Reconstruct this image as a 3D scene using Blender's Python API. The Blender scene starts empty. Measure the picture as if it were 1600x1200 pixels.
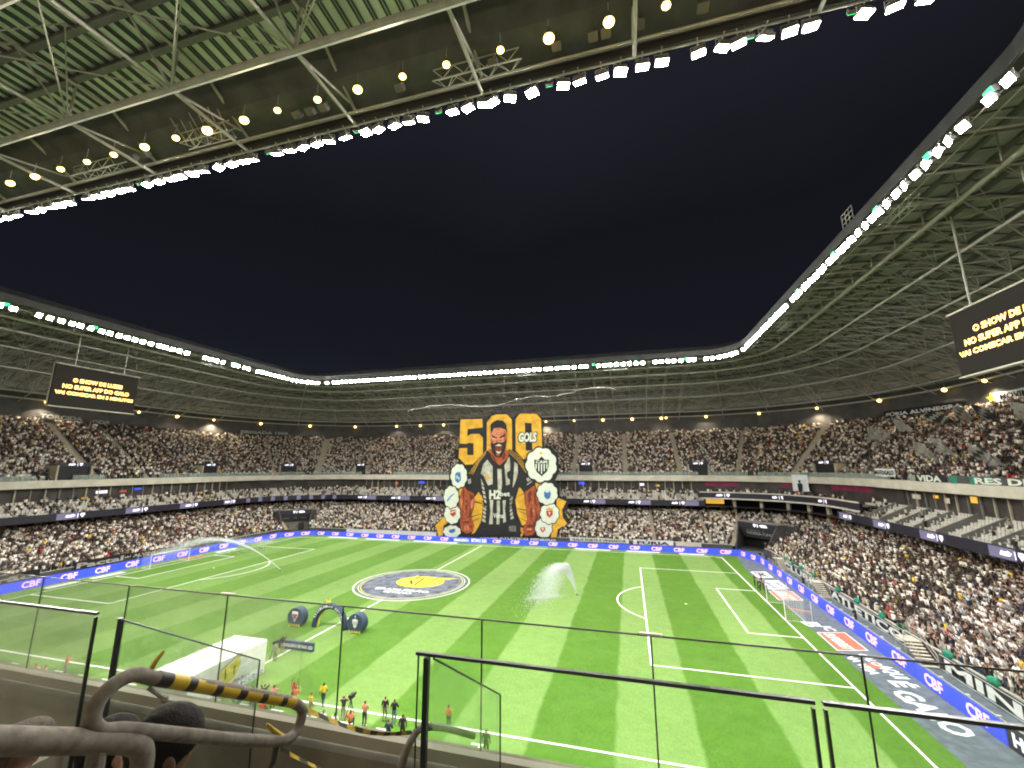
import bpy, bmesh, math, random
import numpy as np
from mathutils import Matrix, Vector, noise

random.seed(7); rng = np.random.default_rng(7)
S = bpy.context.scene
C = S.collection
R = math.radians

# ---------------------------------------------------------------- camera
cam = bpy.data.cameras.new('camera'); cam.sensor_width = 36; cam.lens = 654.81 / 1600 * 36
cam.clip_start = 0.05; cam.clip_end = 2000
camo = bpy.data.objects.new('camera', cam); C.objects.link(camo)
CAMP = Vector((34.91, -66.42, 18.6))
yaw, pit, rol = -0.26574, 0.19439, -0.003
fw = Vector((math.sin(yaw) * math.cos(pit), math.cos(yaw) * math.cos(pit), math.sin(pit)))
rt = Vector((math.cos(yaw), -math.sin(yaw), 0)); up = rt.cross(fw)
r2 = rt * math.cos(rol) + up * math.sin(rol); u2 = -rt * math.sin(rol) + up * math.cos(rol)
camo.matrix_world = Matrix(((r2.x, u2.x, -fw.x, CAMP.x), (r2.y, u2.y, -fw.y, CAMP.y), (r2.z, u2.z, -fw.z, CAMP.z), (0, 0, 0, 1)))
S.camera = camo

# ---------------------------------------------------------------- night sky, exposure
w = bpy.data.worlds.new('World'); S.world = w; w.use_nodes = True
bg = w.node_tree.nodes['Background']
bg.inputs[1].default_value = 1.0
wn = w.node_tree.nodes; wl = w.node_tree.links.new      # city night sky: faint glow low down, nearly black overhead
wt = wn.new('ShaderNodeTexCoord'); wx = wn.new('ShaderNodeSeparateXYZ'); wr = wn.new('ShaderNodeValToRGB'); wz = wn.new('ShaderNodeTexNoise'); wz.inputs['Scale'].default_value = 2.2; wz.inputs['Detail'].default_value = 5
wa = wn.new('ShaderNodeMath'); wa.operation = 'MULTIPLY_ADD'; wa.inputs[1].default_value = 0.22
wl(wt.outputs['Generated'], wx.inputs[0]); wl(wt.outputs['Generated'], wz.inputs['Vector']); wl(wz.outputs['Fac'], wa.inputs[0]); wl(wx.outputs['Z'], wa.inputs[2]); wl(wa.outputs[0], wr.inputs['Fac']); wl(wr.outputs['Color'], bg.inputs[0])
e0, e1 = wr.color_ramp.elements; e0.position = 0.14; e0.color = (0.0135, 0.0155, 0.0245, 1); e1.position = 0.62; e1.color = (0.0058, 0.0062, 0.0088, 1)
e2 = wr.color_ramp.elements.new(0.36); e2.color = (0.0072, 0.0080, 0.0120, 1); e3 = wr.color_ramp.elements.new(0.92); e3.color = (0.0135, 0.0137, 0.0200, 1)
S.view_settings.view_transform = 'Standard'; S.view_settings.look = 'None'
S.view_settings.exposure = 0.3; S.view_settings.gamma = 1.0
cy = S.cycles
cy.use_denoising = True; cy.pixel_filter_type = 'BLACKMAN_HARRIS'; cy.filter_width = 2.0
try: cy.denoiser = 'OPENIMAGEDENOISE'
except Exception: pass
cy.use_adaptive_sampling = True; cy.adaptive_threshold = 0.025
cy.max_bounces = 5; cy.diffuse_bounces = 2; cy.glossy_bounces = 2; cy.transmission_bounces = 4
cy.transparent_max_bounces = 12; cy.caustics_reflective = False; cy.caustics_refractive = False
cy.sample_clamp_indirect = 4.0
FLOOD_W = 9000.0      # radiant power of one floodlight group
WARM_W = 4600.0         # one warm roof lamp

# ---------------------------------------------------------------- materials
M = {}
def pm(name, col, rough=0.75, var=0.12, scale=3.0, bump=0.0, bdist=0.02, *,  metal=0.0, emit=None, estr=1.0, spec=0.3, col2=None, detail=4):
    m = bpy.data.materials.new(name); m.use_nodes = True; nt = m.node_tree; N = nt.nodes
    b = N['Principled BSDF']
    b.inputs['Roughness'].default_value = rough; b.inputs['Metallic'].default_value = metal
    b.inputs['Specular IOR Level'].default_value = spec
    if var or col2:
        tc = N.new('ShaderNodeTexCoord'); nz = N.new('ShaderNodeTexNoise')
        nz.inputs['Scale'].default_value = scale; nz.inputs['Detail'].default_value = detail
        nt.links.new(tc.outputs['Object'], nz.inputs['Vector'])
        rp = N.new('ShaderNodeValToRGB'); rp.color_ramp.elements[0].position = 0.3; rp.color_ramp.elements[1].position = 0.7
        a = [max(0, c * (1 - var)) for c in col]; c2 = col2 or [min(1, c * (1 + var)) for c in col]
        rp.color_ramp.elements[0].color = (*a, 1); rp.color_ramp.elements[1].color = (*c2, 1)
        nt.links.new(nz.outputs['Fac'], rp.inputs['Fac']); nt.links.new(rp.outputs['Color'], b.inputs['Base Color'])
        if bump:
            bp = N.new('ShaderNodeBump'); bp.inputs['Strength'].default_value = bump; bp.inputs['Distance'].default_value = bdist
            nt.links.new(nz.outputs['Fac'], bp.inputs['Height']); nt.links.new(bp.outputs['Normal'], b.inputs['Normal'])
    else:
        b.inputs['Base Color'].default_value = (*col, 1)
    if emit:
        b.inputs['Emission Color'].default_value = (*emit, 1); b.inputs['Emission Strength'].default_value = estr
    M[name] = m
    return m
def vcol_mat(name, rough=0.85):
    m = bpy.data.materials.new(name); m.use_nodes = True; nt = m.node_tree
    at = nt.nodes.new('ShaderNodeAttribute'); at.attribute_name = 'col'
    b = nt.nodes['Principled BSDF']; b.inputs['Roughness'].default_value = rough; b.inputs['Specular IOR Level'].default_value = 0.2
    nt.links.new(at.outputs['Color'], b.inputs['Base Color']); M[name] = m; return m

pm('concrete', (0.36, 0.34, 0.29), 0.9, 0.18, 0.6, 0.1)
pm('concrete_beam', (0.54, 0.50, 0.41), 0.85, 0.14, 0.5, 0.05)
pm('concrete_step', (0.38, 0.33, 0.25), 0.9, 0.15, 0.8)
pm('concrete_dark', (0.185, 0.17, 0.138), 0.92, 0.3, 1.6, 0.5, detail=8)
pm('asphalt', (0.06, 0.062, 0.066), 0.9, 0.15, 0.8)
pm('wall_dark', (0.07, 0.068, 0.066), 0.85, 0.25, 0.4)
pm('box_dark', (0.05, 0.042, 0.036), 0.6, 0.5, 0.35)
pm('black', (0.012, 0.012, 0.013), 0.6, 0.0)
pm('black_frame', (0.008, 0.012, 0.012), 0.3, 0.0, spec=0.5)
pm('steel', (0.47, 0.45, 0.39), 0.5, 0.12, 1.2, metal=0.2)
pm('steel_dark', (0.16, 0.155, 0.14), 0.6, 0.15, 1.0)
pm('steel_white', (0.62, 0.62, 0.58), 0.5, 0.08, 1.0)
pm('deck_lit', (0.66, 0.71, 0.60), 0.7, 0.22, 0.35)  # near roof decking, its stronger light put into a paler colour
pm('deck_dark', (0.11, 0.11, 0.105), 0.8, 0.25, 0.6)
pm('white_paint', (0.8, 0.8, 0.78), 0.7, 0.06, 2.0)
pm('white_cloth', (0.74, 0.75, 0.70), 0.85, 0.08, 1.0, 0.1)
pm('seat', (0.54, 0.52, 0.45), 0.6, 0.1, 0.3)
pm('carpet', (0.105, 0.125, 0.15), 0.95, 0.25, 1.4)
pm('led_blue', (0.02, 0.03, 0.2), 0.5, 0.0, emit=(0.045, 0.085, 0.95), estr=1.05)
pm('led_text', (0.5, 0.4, 0.4), 0.5, 0.0, emit=(1.0, 0.46, 0.50), estr=0.95)
pm('led_white', (0.5, 0.5, 0.5), 0.5, 0.0, emit=(0.8, 0.78, 1.0), estr=1.0)
pm('led_dark', (0.015, 0.014, 0.02), 0.4, 0.0, emit=(0.03, 0.026, 0.04), estr=0.2)
pm('led_lilac', (0.05, 0.05, 0.07), 0.4, 0.0, emit=(0.25, 0.22, 0.36), estr=0.55)
pm('screen', (0.012, 0.011, 0.010), 0.9, 0.0, emit=(0.075, 0.062, 0.05), estr=0.25, spec=0.05)
pm('screen_text', (0.5, 0.3, 0.1), 0.5, 0.0, emit=(1.0, 0.60, 0.16), estr=2.6)
pm('lens_white', (0.9, 0.9, 0.9), 0.4, 0.0, emit=(1.0, 0.99, 0.97), estr=290)
pm('lens_warm', (0.9, 0.8, 0.5), 0.4, 0.0, emit=(1.0, 0.64, 0.17), estr=5.5)
pm('lens_green', (0.1, 0.8, 0.3), 0.4, 0.0, emit=(0.02, 0.9, 0.22), estr=1.6)
pm('gold', (0.66, 0.36, 0.04), 0.8, 0.22, 0.55, 0.9, 0.35)
pm('print_black', (0.022, 0.022, 0.024), 0.8, 0.15, 0.55, 0.9, 0.35)
pm('print_grey', (0.33, 0.32, 0.28), 0.8, 0.15, 0.55, 0.9, 0.35)
pm('print_cream', (0.66, 0.70, 0.60), 0.8, 0.07, 0.55, 0.9, 0.35)
pm('print_skin', (0.36, 0.085, 0.035), 0.8, 0.22, 0.55, 0.9, 0.35)
pm('print_skin_dark', (0.16, 0.035, 0.02), 0.8, 0.2, 0.55, 0.9, 0.35)
pm('print_skin_light', (0.60, 0.22, 0.11), 0.8, 0.15, 0.55, 0.9, 0.35)
pm('print_stripe', (0.44, 0.42, 0.35), 0.8, 0.3, 0.9, 0.9, 0.35)
pm('print_blue', (0.05, 0.16, 0.40), 0.8, 0.2, 0.8)
pm('print_red', (0.50, 0.05, 0.04), 0.8, 0.2, 0.8)
pm('mat_red', (0.62, 0.13, 0.08), 0.9, 0.12, 1.5)
pm('mat_salmon', (0.50, 0.17, 0.11), 0.9, 0.15, 1.5)
pm('mat_blue', (0.06, 0.10, 0.30), 0.9, 0.15, 1.5)
pm('mat_orange', (0.70, 0.22, 0.06), 0.9, 0.12, 1.5)
pm('mat_white', (0.68, 0.70, 0.68), 0.9, 0.12, 2.5)
pm('navy', (0.03, 0.05, 0.095), 0.55, 0.2, 0.8)
pm('mat_grey', (0.115, 0.132, 0.165), 0.95, 0.6, 0.7)
pm('deck_shaded', (0.36, 0.345, 0.32), 0.8, 0.25, 0.5)  # same decking on the other roofs, their dimmer light put into the colour
pm('yellow', (0.62, 0.55, 0.03), 0.7, 0.1, 1.0)
pm('tape_yellow', (0.36, 0.25, 0.02), 0.45, 0.15, 9.0)
pm('tape_black', (0.02, 0.018, 0.014), 0.45, 0.1, 9.0)
pm('green_cloth', (0.02, 0.20, 0.12), 0.85, 0.2, 2.0)
pm('flag_grey', (0.22, 0.20, 0.17), 0.9, 0.5, 0.9)
pm('rail', (0.125, 0.113, 0.096), 0.74, 0.34, 34.0, 0.4, 0.003, spec=0.3, detail=10)
pm('skin_a', (0.26, 0.15, 0.095), 0.6, 0.12, 20); pm('skin_b', (0.115, 0.066, 0.042), 0.6, 0.12, 20); pm('skin_c', (0.48, 0.29, 0.20), 0.6, 0.1, 20)
pm('hair', (0.006, 0.0052, 0.0048), 0.7, 0.4, 120, 0.3, spec=0.12); pm('hair_grey', (0.055, 0.044, 0.036), 0.8, 0.3, 90, 0.4)
for n, c in dict(cloth_black=(0.018, 0.018, 0.02), cloth_white=(0.72, 0.72, 0.70), cloth_red=(0.5, 0.06, 0.05), cloth_orange=(0.72, 0.16, 0.07),
                 cloth_yellow=(0.72, 0.5, 0.03), cloth_navy=(0.03, 0.045, 0.09), cloth_grey=(0.25, 0.25, 0.24), cloth_salmon=(0.7, 0.3, 0.22),
                 cloth_khaki=(0.30, 0.26, 0.18), cloth_blue=(0.10, 0.16, 0.28)).items():
    pm(n, c, 0.9, 0.18, 6.0)
vcol_mat('crowd')
def stripes_mat():
    m = bpy.data.materials.new('striped_cloth'); m.use_nodes = True; nt = m.node_tree; N = nt.nodes
    tc = N.new('ShaderNodeTexCoord'); wv = N.new('ShaderNodeTexWave'); wv.inputs['Scale'].default_value = 4.2; wv.inputs['Distortion'].default_value = 1.2
    rp = N.new('ShaderNodeValToRGB'); rp.color_ramp.elements[0].color = (0.02, 0.02, 0.02, 1); rp.color_ramp.elements[1].color = (0.6, 0.6, 0.57, 1)
    rp.color_ramp.elements[0].position = 0.48; rp.color_ramp.elements[1].position = 0.52
    nt.links.new(tc.outputs['Object'], wv.inputs['Vector']); nt.links.new(wv.outputs['Fac'], rp.inputs['Fac'])
    nt.links.new(rp.outputs['Color'], N['Principled BSDF'].inputs['Base Color']); N['Principled BSDF'].inputs['Roughness'].default_value = 0.9
    M['striped'] = m
stripes_mat()
def glass_mat(name, tint, refl, opacity):
    m = bpy.data.materials.new(name); m.use_nodes = True; nt = m.node_tree; N = nt.nodes; N.clear()
    o = N.new('ShaderNodeOutputMaterial'); t = N.new('ShaderNodeBsdfTransparent'); t.inputs[0].default_value = (*tint, 1)
    g = N.new('ShaderNodeBsdfGlossy'); g.inputs[0].default_value = (1, 1, 1, 1); g.inputs[1].default_value = 0.03
    fr = N.new('ShaderNodeFresnel'); fr.inputs[0].default_value = 1.45
    mm = N.new('ShaderNodeMath'); mm.operation = 'MULTIPLY'; mm.inputs[1].default_value = refl
    x = N.new('ShaderNodeMixShader'); d = N.new('ShaderNodeBsdfDiffuse'); d.inputs[0].default_value = (0.5, 0.55, 0.5, 1); y = N.new('ShaderNodeMixShader'); y.inputs[0].default_value = opacity
    L = nt.links.new
    L(fr.outputs[0], mm.inputs[0]); L(mm.outputs[0], x.inputs[0]); L(t.outputs[0], x.inputs[1]); L(g.outputs[0], x.inputs[2])
    L(x.outputs[0], y.inputs[1]); L(d.outputs[0], y.inputs[2]); L(y.outputs[0], o.inputs[0]); M[name] = m
glass_mat('glass', (0.955, 0.98, 0.965), 0.35, 0.004)
glass_mat('glass_far', (0.8, 0.86, 0.82), 0.6, 0.30)
glass_mat('net', (1, 1, 1), 0.0, 0.16)
def spray_mat():
    m = bpy.data.materials.new('spray'); m.use_nodes = True; nt = m.node_tree; N = nt.nodes; N.clear()
    o = N.new('ShaderNodeOutputMaterial'); t = N.new('ShaderNodeBsdfTransparent'); d = N.new('ShaderNodeBsdfDiffuse'); d.inputs[0].default_value = (0.85, 0.88, 0.88, 1)
    tl = N.new('ShaderNodeBsdfTranslucent'); tl.inputs[0].default_value = (0.85, 0.88, 0.88, 1); a = N.new('ShaderNodeMixShader'); a.inputs[0].default_value = 0.5
    x = N.new('ShaderNodeMixShader'); x.inputs[0].default_value = 0.45
    L = nt.links.new; L(d.outputs[0], a.inputs[1]); L(tl.outputs[0], a.inputs[2]); L(t.outputs[0], x.inputs[1]); L(a.outputs[0], x.inputs[2]); L(x.outputs[0], o.inputs[0]); M['spray'] = m
spray_mat()
def turf_mat():
    m = bpy.data.materials.new('turf'); m.use_nodes = True; nt = m.node_tree; N = nt.nodes; L = nt.links.new
    b = N['Principled BSDF']; b.inputs['Roughness'].default_value = 0.9; b.inputs['Specular IOR Level'].default_value = 0.15
    tc = N.new('ShaderNodeTexCoord'); sx = N.new('ShaderNodeSeparateXYZ'); L(tc.outputs['Object'], sx.inputs[0])
    nzw = N.new('ShaderNodeTexNoise'); nzw.inputs['Scale'].default_value = 0.35; nzw.inputs['Detail'].default_value = 3; L(tc.outputs['Object'], nzw.inputs['Vector'])
    def mt(op, a, bb):
        n = N.new('ShaderNodeMath'); n.operation = op
        for i, v in enumerate((a, bb)):
            if isinstance(v, (int, float)): n.inputs[i].default_value = v
            else: L(v, n.inputs[i])
        return n.outputs[0]
    # mown bands 5.75 m wide lying across the pitch; band edge slightly ragged
    wob = mt('MULTIPLY', mt('SUBTRACT', nzw.outputs['Fac'], 0.5), 0.5)
    ph = mt('MULTIPLY', mt('ADD', mt('ADD', sx.outputs['X'], wob), 36.0 + 5.75 * 20), math.pi / 5.75)
    st = mt('ADD', mt('MULTIPLY', mt('SINE', ph, 0), 6.0), 0.5)
    # bands laid by the mower fade unevenly, least clear in the left half
    fx = N.new('ShaderNodeMapRange'); L(sx.outputs['X'], fx.inputs[0]); fx.inputs[1].default_value = -30; fx.inputs[2].default_value = 25; fx.inputs[3].default_value = 0.5; fx.inputs[4].default_value = 1.0
    cl0 = N.new('ShaderNodeClamp'); L(st, cl0.inputs[0])
    cl = N.new('ShaderNodeClamp'); L(mt('ADD', mt('MULTIPLY', mt('SUBTRACT', cl0.outputs[0], 0.5), mt('MULTIPLY', fx.outputs[0], mt('ADD', nzw.outputs['Fac'], 0.45))), 0.5), cl.inputs[0])
    nf = N.new('ShaderNodeTexNoise'); nf.inputs['Scale'].default_value = 4.5; nf.inputs['Detail'].default_value = 8; nf.inputs['Roughness'].default_value = 0.75
    mp = N.new('ShaderNodeMapping'); mp.inputs['Scale'].default_value = (1.6, 0.55, 1); L(tc.outputs['Object'], mp.inputs[0]); L(mp.outputs[0], nf.inputs['Vector'])
    nl = N.new('ShaderNodeTexNoise'); nl.inputs['Scale'].default_value = 0.06; nl.inputs['Detail'].default_value = 4; L(tc.outputs['Object'], nl.inputs['Vector'])
    mix = N.new('ShaderNodeMix'); mix.data_type = 'RGBA'; L(cl.outputs[0], mix.inputs[0])
    mix.inputs[6].default_value = (0.069, 0.160, 0.015, 1); mix.inputs[7].default_value = (0.154, 0.256, 0.068, 1)
    v = mt('ADD', mt('MULTIPLY', mt('SUBTRACT', nf.outputs['Fac'], 0.5), 1.15), mt('MULTIPLY', mt('SUBTRACT', nl.outputs['Fac'], 0.5), 0.5))
    nm_ = N.new('ShaderNodeTexNoise'); nm_.inputs['Scale'].default_value = 0.9; nm_.inputs['Detail'].default_value = 6; nm_.inputs['Roughness'].default_value = 0.65; L(tc.outputs['Object'], nm_.inputs['Vector'])
    v = mt('ADD', v, mt('MULTIPLY', mt('SUBTRACT', nm_.outputs['Fac'], 0.5), 0.45))
    br = mt('ADD', v, 1.0)
    vm = N.new('ShaderNodeVectorMath'); vm.operation = 'SCALE'; L(mix.outputs[2], vm.inputs[0]); L(br, vm.inputs[3]); L(vm.outputs[0], b.inputs['Base Color'])
    M['turf'] = m
turf_mat()

# ---------------------------------------------------------------- builders
def prop(o, label=None, cat=None, group=None, kind=None):
    if label: o['label'] = label
    if cat: o['category'] = cat
    if group: o['group'] = group
    if kind: o['kind'] = kind
    return o
def empty(name, loc, label=None, cat=None, group=None):
    o = bpy.data.objects.new(name, None); C.objects.link(o); o.location = loc; o.empty_display_size = 0.2
    return prop(o, label, cat, group)
def link(name, me, parent=None, local=False):
    o = bpy.data.objects.new(name, me); C.objects.link(o)
    if parent is not None:
        o.parent = parent
        if not local:
            r = parent
            while r.parent: r = r.parent
            o.matrix_parent_inverse = Matrix.Translation(r.location).inverted() if parent is r else Matrix.Identity(4)
    return o
class B:
    def __init__(s): s.v = []; s.f = []; s.m = []; s.k = 0
    def add(s, vs, fs):
        n = len(s.v); s.v += [tuple(p) for p in vs]; s.f += [tuple(i + n for i in f) for f in fs]; s.m += [s.k] * len(fs); return s
    def box(s, c, d, rz=0.0, top=None, M4=None):
        x, y, z = d[0] / 2, d[1] / 2, d[2] / 2
        t = top or 1.0
        P = [(-x, -y, -z), (x, -y, -z), (x, y, -z), (-x, y, -z), (-x * t, -y * t, z), (x * t, -y * t, z), (x * t, y * t, z), (-x * t, y * t, z)]
        if rz: ca, sa = math.cos(rz), math.sin(rz); P = [(a * ca - b * sa, a * sa + b * ca, q) for a, b, q in P]
        if M4 is not None: P = [tuple(M4 @ Vector(p)) for p in P]
        P = [(a + c[0], b + c[1], q + c[2]) for a, b, q in P]
        return s.add(P, [(3, 2, 1, 0), (4, 5, 6, 7), (0, 1, 5, 4), (1, 2, 6, 5), (2, 3, 7, 6), (3, 0, 4, 7)])
    def path(s, pts, r, n=6, closed=False, cap=True):
        pts = [Vector(p) for p in pts]; L = len(pts); rings = []
        ref = None
        for i, p in enumerate(pts):
            if closed: t = pts[(i + 1) % L] - pts[i - 1]
            else: t = pts[min(i + 1, L - 1)] - pts[max(i - 1, 0)]
            t.normalize()
            if ref is None: ref = Vector((0, 0, 1)) if abs(t.z) < 0.9 else Vector((1, 0, 0))
            a = t.cross(ref)
            if a.length < 1e-4: a = t.cross(Vector((0.3, 1, 0.2)))
            a.normalize(); b = a.cross(t); ref = b
            rr = r[i] if isinstance(r, (list, tuple)) else r
            rings.append([p + (a * math.cos(2 * math.pi * k / n) + b * math.sin(2 * math.pi * k / n)) * rr for k in range(n)])
        vs = [q for g in rings for q in g]; fs = []
        for i in range(L if closed else L - 1):
            j = (i + 1) % L
            for k in range(n): fs.append((i * n + k, i * n + (k + 1) % n, j * n + (k + 1) % n, j * n + k))
        if cap and not closed: fs += [tuple(range(n - 1, -1, -1)), tuple((L - 1) * n + k for k in range(n))]
        return s.add(vs, fs)
    def tube(s, a, b, r, n=6): return s.path([a, b], r, n)
    def poly(s, pts): return s.add(pts, [tuple(range(len(pts)))])
    def prism(s, pts, off):
        n = len(pts); o = Vector(off); a = [Vector(p) for p in pts]; b = [p + o for p in a]
        return s.add(a + b, [tuple(range(n))[::-1], tuple(range(n, 2 * n))] + [(i, (i + 1) % n, n + (i + 1) % n, n + i) for i in range(n)])
    def mesh(s, name, mats):
        me = bpy.data.meshes.new(name); me.from_pydata(s.v, [], s.f)
        for m in (mats if isinstance(mats, (list, tuple)) else [mats]): me.materials.append(M[m])
        if any(s.m): me.polygons.foreach_set('material_index', s.m)
        return me
    def build(s, name, mats, parent=None, smooth=False, local=False):
        me = s.mesh(name, mats)
        if smooth: me.polygons.foreach_set('use_smooth', [True] * len(me.polygons))
        return link(name, me, parent, local)
_tx = {}
def text_mesh(body, mat, bold=0.012, shear=0.0):
    k = (body, mat, bold, shear)
    if k not in _tx:
        cu = bpy.data.curves.new('lettering', 'FONT'); cu.body = body; cu.align_x = 'LEFT'; cu.offset = bold; cu.extrude = 0.004; cu.shear = shear; cu.resolution_u = 2
        o = bpy.data.objects.new('tmp', cu); C.objects.link(o)
        me = bpy.data.meshes.new_from_object(o.evaluated_get(bpy.context.evaluated_depsgraph_get()))
        bpy.data.objects.remove(o); me.materials.clear(); me.materials.append(M[mat])
        co = np.empty(len(me.vertices) * 3, 'f'); me.vertices.foreach_get('co', co); co = co.reshape(-1, 3)
        lo, hi = co.min(0), co.max(0); co = (co - [lo[0], lo[1], 0]) / [hi[0] - lo[0], hi[1] - lo[1], 1]; co[:, :2] -= 0.5
        me.vertices.foreach_set('co', co.astype('f').ravel()); me.update(); _tx[k] = me
    return _tx[k]
def text(body, mat, centre, xd, yd, wdt, hgt, parent, name='lettering', bold=0.03, shear=0.0):
    """lettering centred at a point, running along xd with its tops towards yd"""
    o = bpy.data.objects.new(name, text_mesh(body, mat, bold, shear)); C.objects.link(o)
    x = Vector(xd).normalized(); y = Vector(yd); y = (y - x * y.dot(x)).normalized(); z = x.cross(y); c = Vector(centre)
    mw = Matrix(((x.x * wdt, y.x * hgt, z.x, c.x), (x.y * wdt, y.y * hgt, z.y, c.y), (x.z * wdt, y.z * hgt, z.z, c.z), (0, 0, 0, 1)))
    if parent is not None:
        o.parent = parent; r = parent
        while r.parent: r = r.parent
        o.matrix_parent_inverse = Matrix.Translation(r.location).inverted() if parent is r else Matrix.Identity(4)
    o.matrix_basis = mw
    return o

# ================================================================ pitch and its surround
gb = B(); gb.add([(-400, -400, -0.02), (400, -400, -0.02), (400, 400, -0.02), (-400, 400, -0.02)], [(0, 1, 2, 3)])
prop(gb.build('ground', 'asphalt'), kind='structure')
pb = B(); pb.add([(-58, -41, 0), (58, -41, 0), (58, 37.6, 0), (-58, 37.6, 0)], [(0, 1, 2, 3)])
pitch = prop(pb.build('pitch', 'turf'), kind='structure')
LW = 0.19; LZ = 0.012
def strip(name, a, b, wd=LW):
    a = Vector((*a, LZ)); b = Vector((*b, LZ)); t = (b - a).normalized() * wd / 2; n = Vector((-t.y, t.x, 0))
    B().add([a - t - n, b + t - n, b + t + n, a - t + n], [(0, 1, 2, 3)]).build(name, 'white_paint', pitch)
def arc(name, c, r, a0, a1, n=64, wd=LW):
    b = B(); vs = []
    for i in range(n + 1):
        a = a0 + (a1 - a0) * i / n
        for rr in (r - wd / 2, r + wd / 2): vs.append((c[0] + rr * math.cos(a), c[1] + rr * math.sin(a), LZ + 0.004))
    b.add(vs, [(2 * i, 2 * i + 1, 2 * i + 3, 2 * i + 2) for i in range(n)]); b.build(name, 'white_paint', pitch)
LX, LY = 52.5, 34.0
for y in (-LY, LY): strip('touchline', (-LX, y), (LX, y))
for x in (-LX, LX): strip('goal_line', (x, -LY + .15), (x, LY - .15))
strip('halfway_line', (0, -LY + .15), (0, -9.3)); strip('halfway_line', (0, 9.3), (0, LY - .15))
arc('centre_circle', (0, 0), 9.15, 0, 2 * math.pi, 96, 0.2)
for s in (-1, 1):
    for nm, dx, hy in (('penalty_area_line', 16.5, 20.16), ('goal_area_line', 5.5, 9.16)):
        strip(nm, (s * (LX - dx), -hy), (s * (LX - dx), hy))
        for y in (-hy, hy): strip(nm, (s * (LX - .15), y), (s * (LX - dx + .15), y))
    a = math.acos(5.5 / 9.15); c = (s * (LX - 11), 0)
    arc('penalty_arc', c, 9.15, (math.pi if s > 0 else 0) - a, (math.pi if s > 0 else 0) + a, 24)
    arc('penalty_spot', c, 0.09, 0, 2 * math.pi, 12, 0.16)
    for t in (-1, 1): arc('corner_arc', (s * LX, t * LY), 1.0, math.atan2(-t, 0) if s * t > 0 else (math.pi if s > 0 else 0), (math.pi / 2 * 0) if False else (math.atan2(-t, 0) if s * t > 0 else (math.pi if s > 0 else 0)) - math.pi / 2, 8)
for i in range(14):       # small white dashes marking the technical area by the near touchline
    strip('dash_mark', (-24 + i * 3.1, -35.6), (-23 + i * 3.1, -35.6), 0.12)
text('7', 'white_paint', (24.0, -36.0, 0.02), (1, 0.05, 0), (0, 1, 0), 0.9, 1.3, pitch, bold=0.0)

# blue-grey carpet behind the right goal line and along the far side
cb = B(); cb.add([(54.4, -40, 0.008), (61.9, -40, 0.008), (61.9, 36, 0.008), (55.6, 36.0, 0.008), (54.4, 20, 0.008)], [(0, 1, 2, 3, 4)])
cb.add([(-61.9, 37.62, 0.008), (61.9, 36.02, 0.008), (61.9, 42.6, 0.008), (-61.9, 42.6, 0.008)], [(0, 1, 2, 3)])
cb.add([(-61.9, -60, 0.008), (-58.02, -60, 0.008), (-58.02, 37.6, 0.008), (-61.9, 37.6, 0.008)], [(0, 1, 2, 3)])
prop(cb.build('pavement', 'carpet'), kind='structure')
def sheet(name, pts, mat, parent, z): return B().poly([(x, y, z) for x, y in pts]).build(name, mat, parent)
def rect(x0, y0, x1, y1): return [(x0, y0), (x1, y0), (x1, y1), (x0, y1)]

# printed mat over the centre circle
cm = empty('centre_mat', (0, 0, 0), 'round grey printed mat with yellow emblem covering the centre circle', 'mat')
sheet('mat_sheet', [(8.7 * math.cos(i * math.pi / 40), 8.7 * math.sin(i * math.pi / 40)) for i in range(80)], 'mat_grey', cm, 0.02)
for r_, w_, m_ in ((8.45, 0.10, 'print_cream'), (8.1, 0.12, 'yellow')):
    b = B(); vs = [(rr * math.cos(i * math.pi / 48), rr * math.sin(i * math.pi / 48), 0.026) for i in range(96) for rr in (r_ - w_, r_)]
    b.add(vs, [(2 * i, 2 * i + 1, (2 * i + 3) % 192, (2 * i + 2) % 192) for i in range(96)]); b.build('rim_stripe', m_, cm)
b = B(); vs = [(0.8 + rr * 4.0 * math.cos(i * math.pi / 24), 1.0 + rr * 3.3 * math.sin(i * math.pi / 24), 0.030) for i in range(48) for rr in (0.74, 1.0)]
b.add(vs, [(2 * i, 2 * i + 1, (2 * i + 3) % 96, (2 * i + 2) % 96) for i in range(48)]); b.build('emblem_ring', 'yellow', cm)
sheet('emblem', [(-1.6, 4.6), (-0.8, 4.0), (1.8, 3.7), (3.6, 4.2), (6.3, 4.3), (4.2, 3.0), (3.4, 1.2), (3.2, -0.6), (1.2, -2.2), (-0.8, -1.6), (-1.9, 0.4), (-1.3, 2.4)], 'yellow', cm, 0.036)
for pts in ([(0.2, 3.5), (0.5, 3.6), (1.0, -1.2), (0.7, -1.3)], [(-1.2, 1.2), (0.0, -0.8), (0.3, -0.6), (-0.9, 1.4)], [(2.6, 3.6), (2.9, 3.7), (2.4, 0.2), (2.1, 0.1)], [(-0.9, 3.9), (-0.6, 3.9), (-0.5, 2.0), (-0.8, 1.9)]):
    sheet('emblem_line', pts, 'print_black', cm, 0.042)
text('BRASILEIRÃO', 'mat_white', (0.3, -3.9, 0.034), (1, 0, 0), (0, 1, 0), 9.0, 1.15, cm)
text('BETANO', 'mat_white', (0.3, -5.3, 0.034), (1, 0, 0), (0, 1, 0), 4.6, 0.9, cm)

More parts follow.
